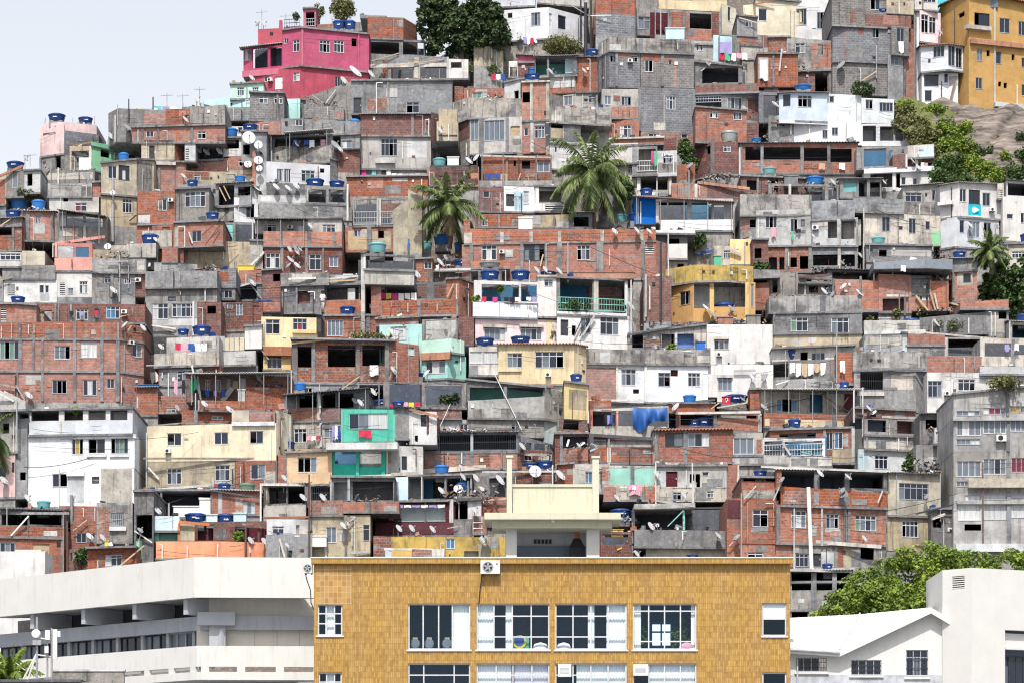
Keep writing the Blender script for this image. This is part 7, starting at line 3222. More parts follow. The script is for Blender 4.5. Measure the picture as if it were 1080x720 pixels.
def apartment():
    Y = 150.0
    o = P3(582, 720, Y)
    o.z = 0
    root = empty('apartment_building', o, 'ochre tiled apartment building with wide windows, lower centre', 'building')
    x0, x1 = P3(331, 600, Y).x, P3(833.5, 600, Y).x
    zt = zat(590, Y)
    A = Vector((x0, Y))
    U = Vector((1, 0))
    W = x1 - x0
    N = Vector((0, 1))
    big = [(430.5, 496), (502.5, 579.5), (585.5, 661), (667.5, 734.5)]
    holes = []
    rowsy = [(636, 684.5), (699, 748), (763, 812), (827, 876)]
    for (r0, r1) in rowsy:
        for (a, b) in big:
            holes.append((P3(a, 0, Y).x - x0, P3(b, 0, Y).x - x0, zat(r1, Y), zat(r0, Y)))
    sm = [(335, 361, 636.5, 669.5), (804, 829.5, 635.5, 670), (336, 360.5, 708.5, 742), (804, 829.5, 708.5, 742)]
    for (a, b, c, d) in sm:
        holes.append((P3(a, 0, Y).x - x0, P3(b, 0, Y).x - x0, zat(d, Y), zat(c, Y)))
    mb = MB()
    wall_grid(mb, A, U, W, 0, zt, zt, holes, 0, N=N, reveal=.22)
    mb.build('wall', 'tiles', root, o)
    sb = MB()
    D = 7.2
    sb.q((x0, Y, 0), (x0, Y + D, 0), (x0, Y + D, zt), (x0, Y, zt))
    sb.q((x1, Y, 0), (x1, Y + D, 0), (x1, Y + D, zt), (x1, Y, zt))
    sb.q((x0, Y + D, 0), (x1, Y + D, 0), (x1, Y + D, zt), (x0, Y + D, zt))
    sb.build('side_wall', 'fgb', root, o)
    rb = MB()
    rb.box(x0 + .02, Y + .25, zt - .9, x1 - .02, Y + D - .02, zt - .7)
    rb.build('roof', 'slab', root, o)
    cb = MB()
    cb.box(x0 - .12, Y - .30, zt - .22, x1 + .12, Y + .25, zt + .06)
    cb.build('cornice', 'tiles', root, o)
    cc = MB()
    cc.box(x0 - .16, Y - .34, zt + .062, x1 + .16, Y + .3, zt + .12)
    cc.build('coping', 'fgb', root, o)
    pw = MB()
    a, b = P3(333, 637, Y), P3(371, 596, Y)
    wall_grid(pw, Vector((a.x, Y - .006)), U, b.x - a.x, a.z, b.z, b.z, [])
    pw.build('worn_tiles', 'grout', root, o)
    # glazing
    specs = [
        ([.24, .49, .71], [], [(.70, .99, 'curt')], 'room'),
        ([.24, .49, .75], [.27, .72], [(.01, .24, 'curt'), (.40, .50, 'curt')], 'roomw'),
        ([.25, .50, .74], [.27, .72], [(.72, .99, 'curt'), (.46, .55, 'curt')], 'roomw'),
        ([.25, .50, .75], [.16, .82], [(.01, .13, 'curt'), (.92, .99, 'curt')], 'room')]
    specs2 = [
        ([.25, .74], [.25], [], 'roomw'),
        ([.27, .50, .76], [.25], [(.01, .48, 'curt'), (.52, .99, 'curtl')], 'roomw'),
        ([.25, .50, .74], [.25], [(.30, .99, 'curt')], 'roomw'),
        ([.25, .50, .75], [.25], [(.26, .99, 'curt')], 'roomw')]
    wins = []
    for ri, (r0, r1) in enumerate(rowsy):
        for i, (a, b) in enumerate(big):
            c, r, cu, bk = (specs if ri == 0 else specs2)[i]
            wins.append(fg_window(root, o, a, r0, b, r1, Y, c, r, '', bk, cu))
    for (a, b, c, d) in sm:
        left = a < 500
        fg_window(root, o, a, c, b, d, Y, [.34, .68] if left else [], [.3, .62] if left else [.48], '', 'roomw' if left else 'room', [(.3, .7, 'curt')] if left else [])
    # upper pane blind of the right small window
    bm = MB()
    a, b = P3(805.5, 652, Y), P3(828.5, 636.5, Y)
    bm.box(a.x, Y + .16, a.z, b.x, Y + .19, b.z)
    bm.build('blind', 'curt', root, o)
    # chairs seen in the first window
    w0, a, b = wins[0]
    for k, px in enumerate((437, 452, 471)):
        c = P3(px, 683, Y)
        y = Y + 1.0
        rt = empty('chair', Vector((c.x, y, a.z - .6)), ['pale backed chair behind dark glass, leftmost of three', 'pale backed chair behind dark glass, middle of three', 'pale backed chair behind dark glass, rightmost of three'][k], 'chair', 'chairs behind the window')
        m = MB()
        m.box(c.x - .3, y, a.z - .15, c.x + .3, y + .5, a.z - .05)
        m.build('seat', 'dk', rt, rt.location)
        m = MB()
        m.lathe((c.x, y, a.z + .38), [(.02, -.30), (.24, -.28), (.27, 0), (.2, .2), (.02, .25)], 14, 0, (Vector((1, 0, 0)), Vector((0, 0, 1)), Vector((0, .18, 0))))
        m.box(c.x - .22, y, a.z - .05, c.x + .22, y + .08, a.z + .55)
        m.build('backrest', 'ms', rt, rt.location)
        m = MB()
        m.box(c.x - .12, y - .01, a.z + .55, c.x + .14, y + .1, a.z + .72)
        m.build('headrest', 'c_n', rt, rt.location)
        for sx in (-.25, .25):
            for sy in (.05, .45):
                m = MB()
                m.tube((c.x + sx, y + sy, a.z - .6), (c.x + sx, y + sy, a.z - .15), .02, 6)
                m.build('leg', 'iron', rt, rt.location)
    # cloth in flag colours, second window
    w1, a, b = wins[1]
    rt = empty('flag_cloth', P3(548, 683, Y + .5), 'green and yellow cloth with navy centre behind window', 'cloth')
    p0, p1 = P3(537, 673, Y + .45), P3(558, 671, Y + .45)
    m = MB()
    cloth(m, p0, p1, .62, 3)
    m.build('cloth', 'c_g', rt, rt.location, smooth=True)
    m = MB()
    c = P3(548, 676.5, Y + .36)
    fr = (Vector((1, 0, 0)), Vector((0, 0, 1)), Vector((0, -1, 0)))
    m.lathe(c, [(.36, 0), (.36, .02)], 24, 0, fr)
    m.build('disc', 'c_y', rt, rt.location)
    m = MB()
    c2 = P3(547.5, 675, Y + .33)
    m.lathe(c2, [(.27, 0), (.27, .02)], 24, 0, fr)
    m.build('centre', 'c_b', rt, rt.location)
    # bed linen / sofa back at the third window
    for (px0, px1, nm, lab, mt, dy) in ((562, 578, 'cushion', 'pale cushion on the sill of the second window', 'c_w', .35), (587, 602, 'pillow', 'pale pillow inside the third window', 'c_w', .38), (716, 733, 'cushion', 'pale cushion inside the fourth window', 'c_p', .36)):
        c = P3((px0 + px1) / 2, 681, Y + dy + .2)
        m = MB()
        w = (px1 - px0) / 2 / FP * Y
        m.lathe(c - Vector((0, 0, .3)), [(.1, -.05), (w, .0), (w * 1.05, .2), (w * .8, .42), (.05, .5)], 14, 0, (Vector((1, 0, 0)), Vector((0, .35, 0)), Vector((0, 0, 1))))
        tag(m.build(nm, mt, None, c, smooth=True), lab, nm)
    # far bright window seen through the fourth room
    m = MB()
    for (q0, q1, z0, z1) in ((688, 696.5, 658, 665), (698.5, 707, 658, 665), (688, 696.5, 667, 680), (698.5, 707, 667, 680)):
        a2, b2 = P3(q0, z1, Y + 3.15), P3(q1, z0, Y + 3.15)
        m.box(a2.x, Y + 3.15, a2.z, b2.x, Y + 3.2, b2.z)
    m.build('lit_window', 'lit', root, o)
    for (px, lab) in ((679, 'potted plant left of the bright inner window'), (722, 'tall potted plant right of the bright inner window'), (712, 'small potted plant by the bright inner window')):
        c = P3(px, 682, Y + .9)
        rt = empty('potted_plant', c - Vector((0, 0, .7)), lab, 'plant')
        m = MB()
        rr = random.Random(px)
        leaves(m, c + Vector((0, 0, .55 if px != 722 else .9)), (.16, .15, .5 if px != 722 else .8), 60, .22, rr)
        m.build('foliage', 'lf_mid', rt, rt.location, uv=False)
        m = MB()
        m.lathe(c - Vector((0, 0, .7)), [(.14, 0), (.2, .5)], 12)
        m.build('pot', 'tile', rt, rt.location)
    # air conditioners
    def cond(px0, py0, px1, py1, y, lab, mark, pipe):
        a, b = P3(px0, py1, y), P3(px1, py0, y)
        rt = empty('air_conditioner', a, lab, 'air conditioner')
        m = MB()
        w, h = b.x - a.x, b.z - a.z
        m.box(a.x, y, a.z, b.x, y + .34, b.z)
        m.build('casing', 'ac', rt, a)
        m = MB()
        cc = Vector((a.x + w * .38, y - .002, a.z + h * .5))
        m.lathe(cc, [(h * .42, 0), (h * .42, .015)], 24, 0, fr)
        m.build('fan_guard', 'steel', rt, a)
        m = MB()
        m.lathe(cc - Vector((0, .016, 0)), [(h * .33, 0), (h * .33, .006)], 24, 0, fr)
        m.build('fan_opening', 'dark', rt, a)
        m = MB()
        for k in range(5):
            t = k * 1.257
            d = Vector((math.cos(t), 0, math.sin(t)))
            m.par(cc - Vector((0, .026, 0)), d * h * .3, Vector((-d.z, 0, d.x)) * h * .12, (0, .004, 0))
        m.build('fan_blades', 'steel', rt, a)
        if mark:
            m = MB()
            m.lathe(Vector((a.x + w * .84, y - .002, a.z + h * .72)), [(h * .07, 0), (h * .07, .01)], 14, 0, fr)
            m.build('emblem', 'c_r', rt, a)
        m = MB()
        for s in (.15, .8):
            m.par((a.x + w * s, y, a.z - .06), (.05, 0, 0), (0, .4, 0), (0, 0, .05))
        m.build('bracket', 'iron', rt, a)
        if pipe:
            m = MB()
            m.path([P3(q[0], q[1], y + .32) for q in pipe], .03, 6)
            m.build('hose', 'wire', rt, a)
    cond(506.8, 590.3, 527.3, 604.3, Y - .42, 'white condenser with round fan under the ochre cornice', True, [(511, 604), (508, 608), (506.3, 620), (505, 636)])
    cond(320.8, 593.5, 329.8, 603.8, Y + .3, 'white condenser at the corner beside ochre building', False, [(322, 604), (324, 612), (327.5, 622), (328, 635), (331.5, 643)])
    for (q0, q1, p0, p1, lab) in ((588.5, 602.5, 699.5, 713, 'window air conditioner, left one of lower row'), (668, 683.5, 699.8, 711.8, 'window air conditioner, right one of lower row')):
        a, b = P3(q0, p1, Y - .25), P3(q1, p0, Y - .25)
        rt = empty('window_air_conditioner', a, lab, 'air conditioner')
        m = MB()
        m.box(a.x, Y - .25, a.z, b.x, Y + .3, b.z)
        m.build('casing', 'ac', rt, a)
        m = MB()
        for k in range(5):
            z = a.z + (b.z - a.z) * (.25 + .1 * k)
            m.box(a.x + .1, Y - .26, z, b.x - .12, Y - .25, z + .03)
        m.build('slats', 'fgg', rt, a)


def pavilion():
    Y = 152.8
    o = P3(582, 589, Y)
    o.z = zat(590, 150) - .7
    root = empty('rooftop_pavilion', o, 'pale olive rooftop pavilion behind the ochre cornice', 'pavilion')
    zb = o.z

    def bx(name, px0, py0, px1, py1, y0, dy, mt, down=False):
        m = MB()
        a, b = P3(px0, py1, Y), P3(px1, py0, Y)
        m.box(a.x, Y + y0, zb if down else a.z, b.x, Y + y0 + dy, b.z)
        return m.build(name, mt, root, o)
    bx('pillar', 533.5, 557, 545, 592, .3, .5, 'fgw', True)
    bx('pillar', 618.8, 557, 632.5, 592, .3, .5, 'fgw', True)
    bx('roof_slab', 511, 542.3, 654, 549.2, -.9, 3.6, 'pav')
    bx('beam', 519, 549.3, 645, 557.2, -.3, 2.6, 'pav')
    bx('parapet', 541, 511, 624.8, 542, .4, .25, 'pav')
    bx('coping', 540.2, 509.3, 625.8, 512, .33, .4, 'pav')
    bx('post', 534.5, 481, 540, 542, .2, .35, 'pav')
    bx('post', 624.9, 481.5, 631.8, 542, .2, .35, 'pav')
    bx('post_cap', 533.5, 479.3, 541.2, 481.6, .14, .47, 'pav')
    bx('post_cap', 623.9, 479.8, 632.8, 482, .14, .47, 'pav')
    for px in (561, 583.5, 603):
        bx('joint', px - .4, 527, px + .4, 541.5, .385, .02, 'pav')
    bx('back_wall', 533, 557, 633, 592, 2.25, .15, 'fgg', True)
    bx('low_wall', 545.2, 570.5, 618.6, 592, 2.0, .2, 'roomw', True)
    for k in range(5):
        bx('vent', 563.5 + k * 4, 563.5, 566.3 + k * 4, 568, 2.2, .06, 'dark')
    m = MB()
    c = P3(583.2, 548.6, Y - .35)
    m.lathe(c, [(.02, -.1), (.1, -.05), (.1, .04), (.02, .08)], 12)
    m.build('lamp', 'c_w', root, o)
    # barbecue
    c = P3(608.5, 588, Y + 1.5)
    rt = empty('barbecue', Vector((c.x, Y + 1.5, zb)), 'black barbecue hood with brick flue inside the pavilion', 'barbecue')
    m = MB()
    a, b = P3(600.5, 590, Y + 1.3), P3(617, 577, Y + 1.3)
    i = len(m.v)
    m.box(a.x, Y + 1.3, zb, b.x, Y + 1.95, b.z)
    m.build('body', 'dark', rt, rt.location)
    m = MB()
    t0, t1 = P3(605, 567, Y + 1.5).x, P3(612, 567, Y + 1.5).x
    zt = zat(567, Y + 1.3)
    P = [Vector((a.x, Y + 1.3, b.z + .002)), Vector((b.x, Y + 1.3, b.z + .002)), Vector((b.x, Y + 1.95, b.z + .002)), Vector((a.x, Y + 1.95, b.z + .002))]
    Q = [Vector((t0, Y + 1.5, zt)), Vector((t1, Y + 1.5, zt)), Vector((t1, Y + 1.8, zt)), Vector((t0, Y + 1.8, zt))]
    for k in range(4):
        m.q(P[k], P[(k + 1) % 4], Q[(k + 1) % 4], Q[k])
    m.build('hood', 'dark', rt, rt.location)
    m = MB()
    m.box(t0 + .03, Y + 1.52, zt - .05, t1 - .03, Y + 1.78, zat(557.4, Y + 1.5))
    m.build('flue', 'bo', rt, rt.location)


def poly_panel(mb, A, B, zs0, zs1, m=0):
    mb.q((A.x, A.y, zs0[0]), (B.x, B.y, zs0[1]), (B.x, B.y, zs1[1]), (A.x, A.y, zs1[0]), m=m)


def white_left():
    """white modernist block with deep balcony bands; its corner points at the camera"""
    Yc = 158.0
    C = P3(205, 600, Yc)
    C2 = Vector((C.x, C.y))
    dl = Vector((-1, .98)).normalized()
    dr = Vector((1, .05)).normalized()
    o = Vector((C.x, C.y, 0))
    root = empty('office_building', o, 'white modern block with deep balcony bands, lower left', 'building')
    nl, nr = Vector((dl.y, -dl.x)), Vector((-dr.y, dr.x))
    if nl.y < 0:
        nl = -nl
    if nr.y < 0:
        nr = -nr
    Ll = 21.0
    Lr = (P3(345, 0, 159).x - C.x)
    z = lambda py: zat(py, Yc)

    def ring(name, mt, z0, z1, inset, th, capped=True, ext=0):
        m = MB()
        k = inset
        c_in = C2 + nl * k + nr * k * 0.0
        # corner of the offset lines: solve C + nl*k + dl*s = C + nr*k + dr*t
        def corner(q):
            det = dl.x * (-dr.y) - (-dr.x) * dl.y
            r = nr * q - nl * q
            s = (r.x * (-dr.y) - (-dr.x) * r.y) / det
            return C2 + nl * q + dl * s
        a, b = corner(k), corner(k + th)
        for (d, L) in ((dl, Ll), (dr, Lr)):
            e0, e1 = a + d * L, b + d * L
            P = [a, e0, e1, b]
            i = len(m.v)
            m.v += [(p.x, p.y, z0) for p in P] + [(p.x, p.y, z1) for p in P]
            for f in ((0, 1, 5, 4), (1, 2, 6, 5), (2, 3, 7, 6), (4, 5, 6, 7), (3, 2, 1, 0)):
                m.f.append(tuple(i + q for q in f))
                m.m.append(0)
        return m.build(name, mt, root, o)

    def slab(name, mt, z0, z1, inset):
        m = MB()
        det = dl.x * (-dr.y) - (-dr.x) * dl.y
        r = nr * inset - nl * inset
        s = (r.x * (-dr.y) - (-dr.x) * r.y) / det
        a = C2 + nl * inset + dl * s
        e0, e1 = a + dl * Ll, a + dr * Lr
        far = e0 + dr * Lr
        P = [a, e1, far, e0]
        i = len(m.v)
        m.v += [(p.x, p.y, z0) for p in P] + [(p.x, p.y, z1) for p in P]
        for f in ((0, 1, 5, 4), (1, 2, 6, 5), (2, 3, 7, 6), (3, 0, 4, 7), (4, 5, 6, 7), (3, 2, 1, 0)):
            m.f.append(tuple(i + q for q in f))
            m.m.append(0)
        return m.build(name, mt, root, o)
    ring('parapet_band', 'fgw', z(629.5), z(587), 0, .3)
    slab('roof_slab', 'fgg', z(627.5), z(622), .31)
    ring('ceiling_beam', 'fgg', z(661), z(646), 1.5, .35)
    ring('balcony_parapet', 'fgw', z(702), z(680), .3, .2)
    ring('balcony_kerb', 'fgw', z(714), z(707.5), .25, .25)
    slab('balcony_floor', 'fgw', z(716), z(714.05), .24)
    # posts closing the long drain slots
    for d, L, lst in ((dr, Lr, (.35, 2.35, 4.5, 6.6)), (dl, Ll, (.3, 2.2, 4.4, 7, 10, 13, 16))):
        for t in lst:
            m = MB()
            p = C2 + d * t
            n = nr if d is dr else nl
            p = p + n * .3
            m.par((p.x, p.y, z(707.6)), Vector((d.x, d.y, 0)) * .45, Vector((n.x, n.y, 0)) * .18, (0, 0, z(702) - z(707.6) - .002))
            m.build('slot_block', 'fgw', root, o)
    ring('lower_wall', 'fgg', 0, z(716.1), 2.2, .2)
    # cross beams under the parapet
    for t in (1.0, 5.6, 10.4, 15.4):
        m = MB()
        p = C2 + dl * t + nl * .32
        m.par((p.x, p.y, z(645.8)), Vector((dl.x, dl.y, 0)) * .35, Vector((nl.x, nl.y, 0)) * 2.8, (0, 0, z(628) - z(645.8)))
        m.build('cross_beam', 'fgg', root, o)
    # right recess: beam, column, beige panels
    back = 2.0
    m = MB()
    a = C2 + nr * back
    m.par((a.x, a.y, z(700)), Vector((dr.x, dr.y, 0)) * (Lr + .5), Vector((nr.x, nr.y, 0)) * .2, (0, 0, z(627) - z(700)))
    m.build('back_wall', 'fgb', root, o)
    for px in (268, 291.5, 315):
        m = MB()
        t = (P3(px, 0, Yc + back).x - a.x) / dr.x
        p = a + dr * t - nr * .012
        m.par((p.x, p.y, z(690)), Vector((dr.x, dr.y, 0)) * .04, Vector((nr.x, nr.y, 0)) * .02, (0, 0, z(645) - z(690)))
        m.build('panel_joint', 'fgg', root, o)
    m = MB()
    p = C2 + nr * 1.35 + dr * .75
    m.par((p.x, p.y, z(690)), Vector((dr.x, dr.y, 0)) * .9, Vector((nr.x, nr.y, 0)) * .6, (0, 0, z(655) - z(690)))
    m.build('column', 'fgg', root, o)
    m = MB()
    p = C2 + nr * 1.1 + dr * .1
    m.par((p.x, p.y, z(657)), Vector((dr.x, dr.y, 0)) * 2.1, Vector((nr.x, nr.y, 0)) * .5, (0, 0, z(643) - z(657)))
    m.build('beam', 'fgg', root, o)
    # left ribbon of windows
    bk = 1.95
    n = 9
    p0 = C2 + nl * bk
    mw = MB()
    mw.par((p0.x, p0.y, z(702)), Vector((dl.x, dl.y, 0)) * Ll, Vector((nl.x, nl.y, 0)) * .15, (0, 0, z(684) - z(702)))
    mw.build('spandrel', 'fgg', root, o)
    L1 = Ll / n
    for k in range(n):
        q = p0 + dl * (k * L1)
        D3, N3 = Vector((dl.x, dl.y, 0)), Vector((nl.x, nl.y, 0))
        z0, z1 = z(684), z(660.5)
        w = MB()
        for t in (0, .34, .67, .97):
            w.par(Vector((q.x, q.y, z0)) + D3 * (L1 * t), D3 * .08, N3 * .1, (0, 0, z1 - z0))
        w.par(Vector((q.x, q.y, z1 - .1)) - N3 * .005, D3 * L1 * .999, N3 * .1, (0, 0, .1))
        w.par(Vector((q.x, q.y, z0)) - N3 * .005, D3 * L1 * .999, N3 * .1, (0, 0, .1))
        wo = w.build('window', 'iron' if k != 1 else 'frameg', root, o)
        g = MB()
        for j in range(3):
            a = Vector((q.x, q.y, 0)) + D3 * (L1 * (.02 + .325 * j)) + N3 * .06
            b = a + D3 * L1 * .32
            lightp = (k * 3 + j) % 9 in (4, 5, 7, 8)
            g.q(a + Vector((0, 0, z0)), b + Vector((0, 0, z0)), b + Vector((0, 0, z1)), a + Vector((0, 0, z1)), m=1 if lightp else 0)
        g.build('pane', ['p_d', 'p_c'], wo, o)
        pm = MB()
        pm.par(Vector((q.x, q.y, z0)) - N3 * .12 - D3 * .12, D3 * .24, N3 * .2, (0, 0, z1 - z0))
        pm.build('mullion', 'fgg', root, o)
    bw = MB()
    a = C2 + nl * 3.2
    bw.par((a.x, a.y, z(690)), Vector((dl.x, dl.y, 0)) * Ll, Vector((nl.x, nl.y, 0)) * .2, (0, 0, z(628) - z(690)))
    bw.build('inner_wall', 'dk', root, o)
    # white stub behind, far left
    Y = 181
    m = MB()
    a, b = P3(-40, 640, Y), P3(47.5, 581, Y)
    rt = empty('stair_house', Vector((a.x, Y, 0)), 'plain white roof block behind the white parapet, far left', 'building')
    m.box(a.x, Y, 0, b.x, Y + 3, b.z)
    m.build('wall', 'wh', rt, rt.location)
    m = MB()
    a2, b2 = P3(15, 583, Y), P3(42, 578.5, Y)
    m.box(a2.x, Y + .4, b.z + .002, b2.x, Y + 2.4, b2.z)
    m.build('hatch', 'wh', rt, rt.location)
    # roof clutter and mast in front
    Ym = 140.
    m = MB()
    a, b = P3(-60, 730, Ym), P3(75, 716.5, Ym)
    rt = empty('low_building', Vector((0, Ym + 3, 0)) + Vector((a.x, 0, 0)), 'low dark roofed building under the telecom mast', 'building')
    m.box(a.x, Ym, 0, b.x + 1.5, Ym + 8, zat(719, Ym))
    m.build('wall', 'cg', rt, rt.location)
    m = MB()
    m.box(a.x - .2, Ym - .3, zat(718.9, Ym), P3(86, 0, Ym).x, Ym + 8.2, zat(716.2, Ym))
    m.build('roof', 'sheetd', rt, rt.location)
    m = MB()
    a, b = P3(55, 720, Ym + 3), P3(131, 707.5, Ym + 3)
    rt = empty('wall', Vector((a.x, Ym + 3, 0)), 'old blotched grey block wall beside the telecom mast', 'wall')
    m.box(a.x, Ym + 3, 0, b.x, Ym + 3.25, b.z)
    m.build('masonry', 'cm', rt, rt.location)
    m = MB()
    m.box(a.x - .05, Ym + 2.95, b.z + .002, b.x + .05, Ym + 3.3, b.z + .1)
    m.build('coping', 'slabw', rt, rt.location)
    zr = zat(716, Ym)
    rt = empty('telecom_mast', P3(45, 716, Ym + .6), 'grey telecom mast with panel aerials and white drum', 'mast')
    ro = rt.location.copy()

    def P(px, py, dy=.6):
        return P3(px, py, Ym + dy)
    for (px, t, bt, w) in ((39, 650, 716, 1.1), (54.5, 662, 716, 1.0), (50, 668, 716, .9)):
        m = MB()
        m.tube(P(px, bt), P(px, t), w * .05, 8)
        m.build('pole', 'steel', rt, ro)
    for (q0, q1) in (((39, 688), (24, 717)), ((39, 688), (29, 717)), ((39, 672), (54, 674)), ((39, 690), (54, 692))):
        m = MB()
        m.tube(P(*q0), P(*q1), .04, 6)
        m.build('brace', 'pvc', rt, ro)
    for (x0, y0, x1, y1) in ((55.5, 663, 60, 694), (47.5, 664, 52.5, 674), (60.5, 665, 63.5, 671), (47, 681, 51, 688)):
        m = MB()
        a, b = P(x0, y1, .3), P(x1, y0, .3)
        m.box(a.x, a.y, a.z, b.x, a.y + .16, b.z)
        m.build('panel_aerial', 'ac', rt, ro)
    m = MB()
    m.lathe(P(37.5, 667.5, .35), [(.02, .0), (.20, .02), (.22, .12), (.22, .28), (.05, .3)], 18, 0, (Vector((1, 0, 0)), Vector((0, 0, 1)), Vector((0, .9, 0))))
    m.build('drum', 'c_w', rt, ro)
    for (px, py) in ((36.5, 677), (41, 677)):
        m = MB()
        a = P(px, py, .35)
        m.box(a.x - .1, a.y, a.z - .12, a.x + .1, a.y + .2, a.z + .12)
        m.build('radio_box', 'steel', rt, ro)
    palm('palm_tree', 'bushy light green palm at the bottom left corner', (P3(12, 0, 143).x, 143, 0), P3(12, 716, 143), 26, 2.2, 9, 'lf_lime', tr=.14)


def white_right():
    Y = 152.0
    o = P3(920, 720, Y)
    o.z = 0
    root = empty('gabled_building', o, 'white building with low gable roof, lower right', 'building')
    A = Vector((P3(828, 0, Y).x, Y))
    U, N = Vector((1, 0)), Vector((0, 1))
    xr = P3(1008, 0, Y).x
    W = xr - A.x
    px = lambda v: 800 + v / 3.857
    py = lambda v: 570 + v / 3.857
    wins = [(153, 474, 277, 532, 4), (376, 484, 500, 546, 4), (600, 443, 690, 553, 4)]
    holes = []
    for (a, b, c, d, n) in wins:
        holes.append((P3(px(a), 0, Y).x - A.x, P3(px(c), 0, Y).x - A.x, zat(py(d), Y), zat(py(b), Y)))
    zt = zat(py(436), Y)
    mb = MB()
    wall_grid(mb, A, U, W, 0, zt, zt, holes, 0, N=N)
    g0, gp, g1 = P3(px(330), py(440), Y), P3(px(700), py(276), Y), P3(px(800), py(330), Y)
    mb.q((g0.x, Y, zt), (xr, Y, zt), (xr, Y, g1.z - .1), (gp.x, Y, gp.z - .12))
    mb.build('wall', 'fgw', root, o)
    bd = MB()
    wall_grid(bd, A + Vector((0, -.006)), U, W, 0, zat(py(545), Y), zat(py(545), Y), [])
    bd.build('plinth_band', 'wg', root, o)
    for (a, b, c, d, n), hl in zip(wins, holes):
        h = House()
        h.root, h.org = root, o
        make_window(h, A, U, N, hl, 'd' * n if n == 4 and a != 600 else 'dcd', a == 600, 'frameg')
        gm = MB()
        k = 11 if a != 600 else 7
        for j in range(k + 1):
            u = hl[0] + (hl[1] - hl[0]) * j / k
            gm.box(A.x + u - .012, Y + .005, hl[2], A.x + u + .012, Y + .03, hl[3])
        for q in (.33, .66):
            zz = hl[2] + (hl[3] - hl[2]) * q
            gm.box(A.x + hl[0], Y + .002, zz - .012, A.x + hl[1], Y + .033, zz + .012)
        gm.build('grille', 'iron', root, o)
        sm = MB()
        sm.box(A.x + hl[0] - .1, Y - .1, hl[2] - .12, A.x + hl[1] + .1, Y + .15, hl[2] - .01)
        sm.build('sill', 'fgw', root, o)
    # roof: eave part on the left meets the gable along a hip line
    ov = .55
    Yf = Y - ov
    eL, eR = P3(px(120), py(432), Yf), P3(px(330), py(446), Yf)
    G = P3(px(702), py(270), Yf)
    R = P3(px(790), py(322), Yf)
    Bk = P3(px(120), py(313), Y + 5)
    Hq = P3(px(412), py(298), Y + 5)
    Gb = P3(px(705), py(272), Y + 5)
    Rb = Vector((R.x, Y + 5, R.z))
    m = MB()
    m.q(eL, eR, Hq, Bk)
    m.q(eR, G, Hq)
    m.q(G, Gb, Hq)
    m.q(G, R, Rb, Gb)
    m.build('roof', 'roofw', root, o)
    f = MB()
    dz = Vector((0, 0, -.32))
    for p, q in ((eL, eR), (eR, G), (G, R)):
        i0, i1 = Vector((0, .07, 0)), Vector((0, .07, 0))
        f.q(p, q, q + dz, p + dz)
        f.q(p + i0, q + i1, q + dz + i1, p + dz + i0)
        f.q(p + dz, q + dz, q + dz + i1, p + dz + i0)
    f.build('fascia', 'fgw', root, o)
    s = MB()
    for p, q in ((eL, eR), (eR, G), (G, R)):
        a, b = p + dz * .3 + Vector((0, .08, 0)), q + dz * .3 + Vector((0, .08, 0))
        s.q(a, b, Vector((b.x, Y + .02, b.z)), Vector((a.x, Y + .02, a.z)))
    s.build('soffit', 'fgw', root, o)
    sm = MB()
    for k in range(1, 7):
        t = k / 7
        sm.tube(eL.lerp(eR, t) + Vector((0, .02, .02)), Bk.lerp(Hq, t) + Vector((0, 0, .02)), .022, 5)
    for k in range(1, 9):
        t = k / 9
        sm.tube(eR.lerp(G, t) + Vector((0, .02, .015)), Hq.lerp(Gb, t) + Vector((0, 0, .015)), .02, 5)
    sm.build('roof_seam', 'wg', root, o)
    gt = MB()
    gt.tube(eL + Vector((0, -.06, -.12)), eR + Vector((0, -.06, -.12)), .07, 7)
    gt.tube(Vector((eR.x - 2.2, Y - .09, eR.z - .4)), Vector((eR.x - 2.2, Y - .09, 0)), .05, 7)
    gt.build('gutter', 'wg', root, o)
    r = MB()
    r.tube(eR + Vector((0, .02, .05)), Hq + Vector((0, 0, .05)), .05, 6)
    r.build('hip_cap', 'wg', root, o)
    # tower
    Yt = 150.5
    C = P3(1025, 600, Yt)
    o2 = Vector((C.x, C.y, 0))
    root = empty('stair_tower', o2, 'tall white box tower with louvred vent, right edge', 'building')
    zt = zat(598.2, Yt)
    L = P3(994, 0, Yt + 1.3)
    Rr = P3(1120, 0, Yt + 2.6)
    A = Vector((L.x, L.y))
    U = Vector((C.x - L.x, C.y - L.y))
    W = U.length
    U = U / W
    N = Vector((-U.y, U.x))
    a0 = (seg_at(A, Vector((C.x, C.y)), 1004.2) - A).dot(U)
    a1 = (seg_at(A, Vector((C.x, C.y)), 1017.3) - A).dot(U)
    hl = (a0, a1, zat(620.8, Yt + .7), zat(607.2, Yt + .7))
    m = MB()
    wall_grid(m, A, U, W, 0, zt, zt, [hl], 0, N=N)
    A2 = Vector((C.x, C.y))
    U2 = Vector((Rr.x - C.x, Rr.y - C.y))
    W2 = U2.length
    U2 = U2 / W2
    N2 = Vector((-U2.y, U2.x))
    b0 = (seg_at(A2, Vector((Rr.x, Rr.y)), 1060) - A2).dot(U2)
    h2 = (b0, W2 - .1, zat(760, Yt + .5), zat(663, Yt + .5))
    wall_grid(m, A2, U2, W2, 0, zt, zt, [h2], 0, N=N2, reveal=.5)
    m.q((L.x, L.y, 0), (L.x, L.y + 6, 0), (L.x, L.y + 6, zt), (L.x, L.y, zt))
    m.q((Rr.x, Rr.y, 0), (Rr.x, Rr.y + 8, 0), (Rr.x, Rr.y + 8, zt), (Rr.x, Rr.y, zt))
    m.q((L.x, L.y, zt), (C.x, C.y, zt), (Rr.x, Rr.y, zt), (Rr.x, Rr.y + 8, zt), (L.x, L.y + 6, zt))
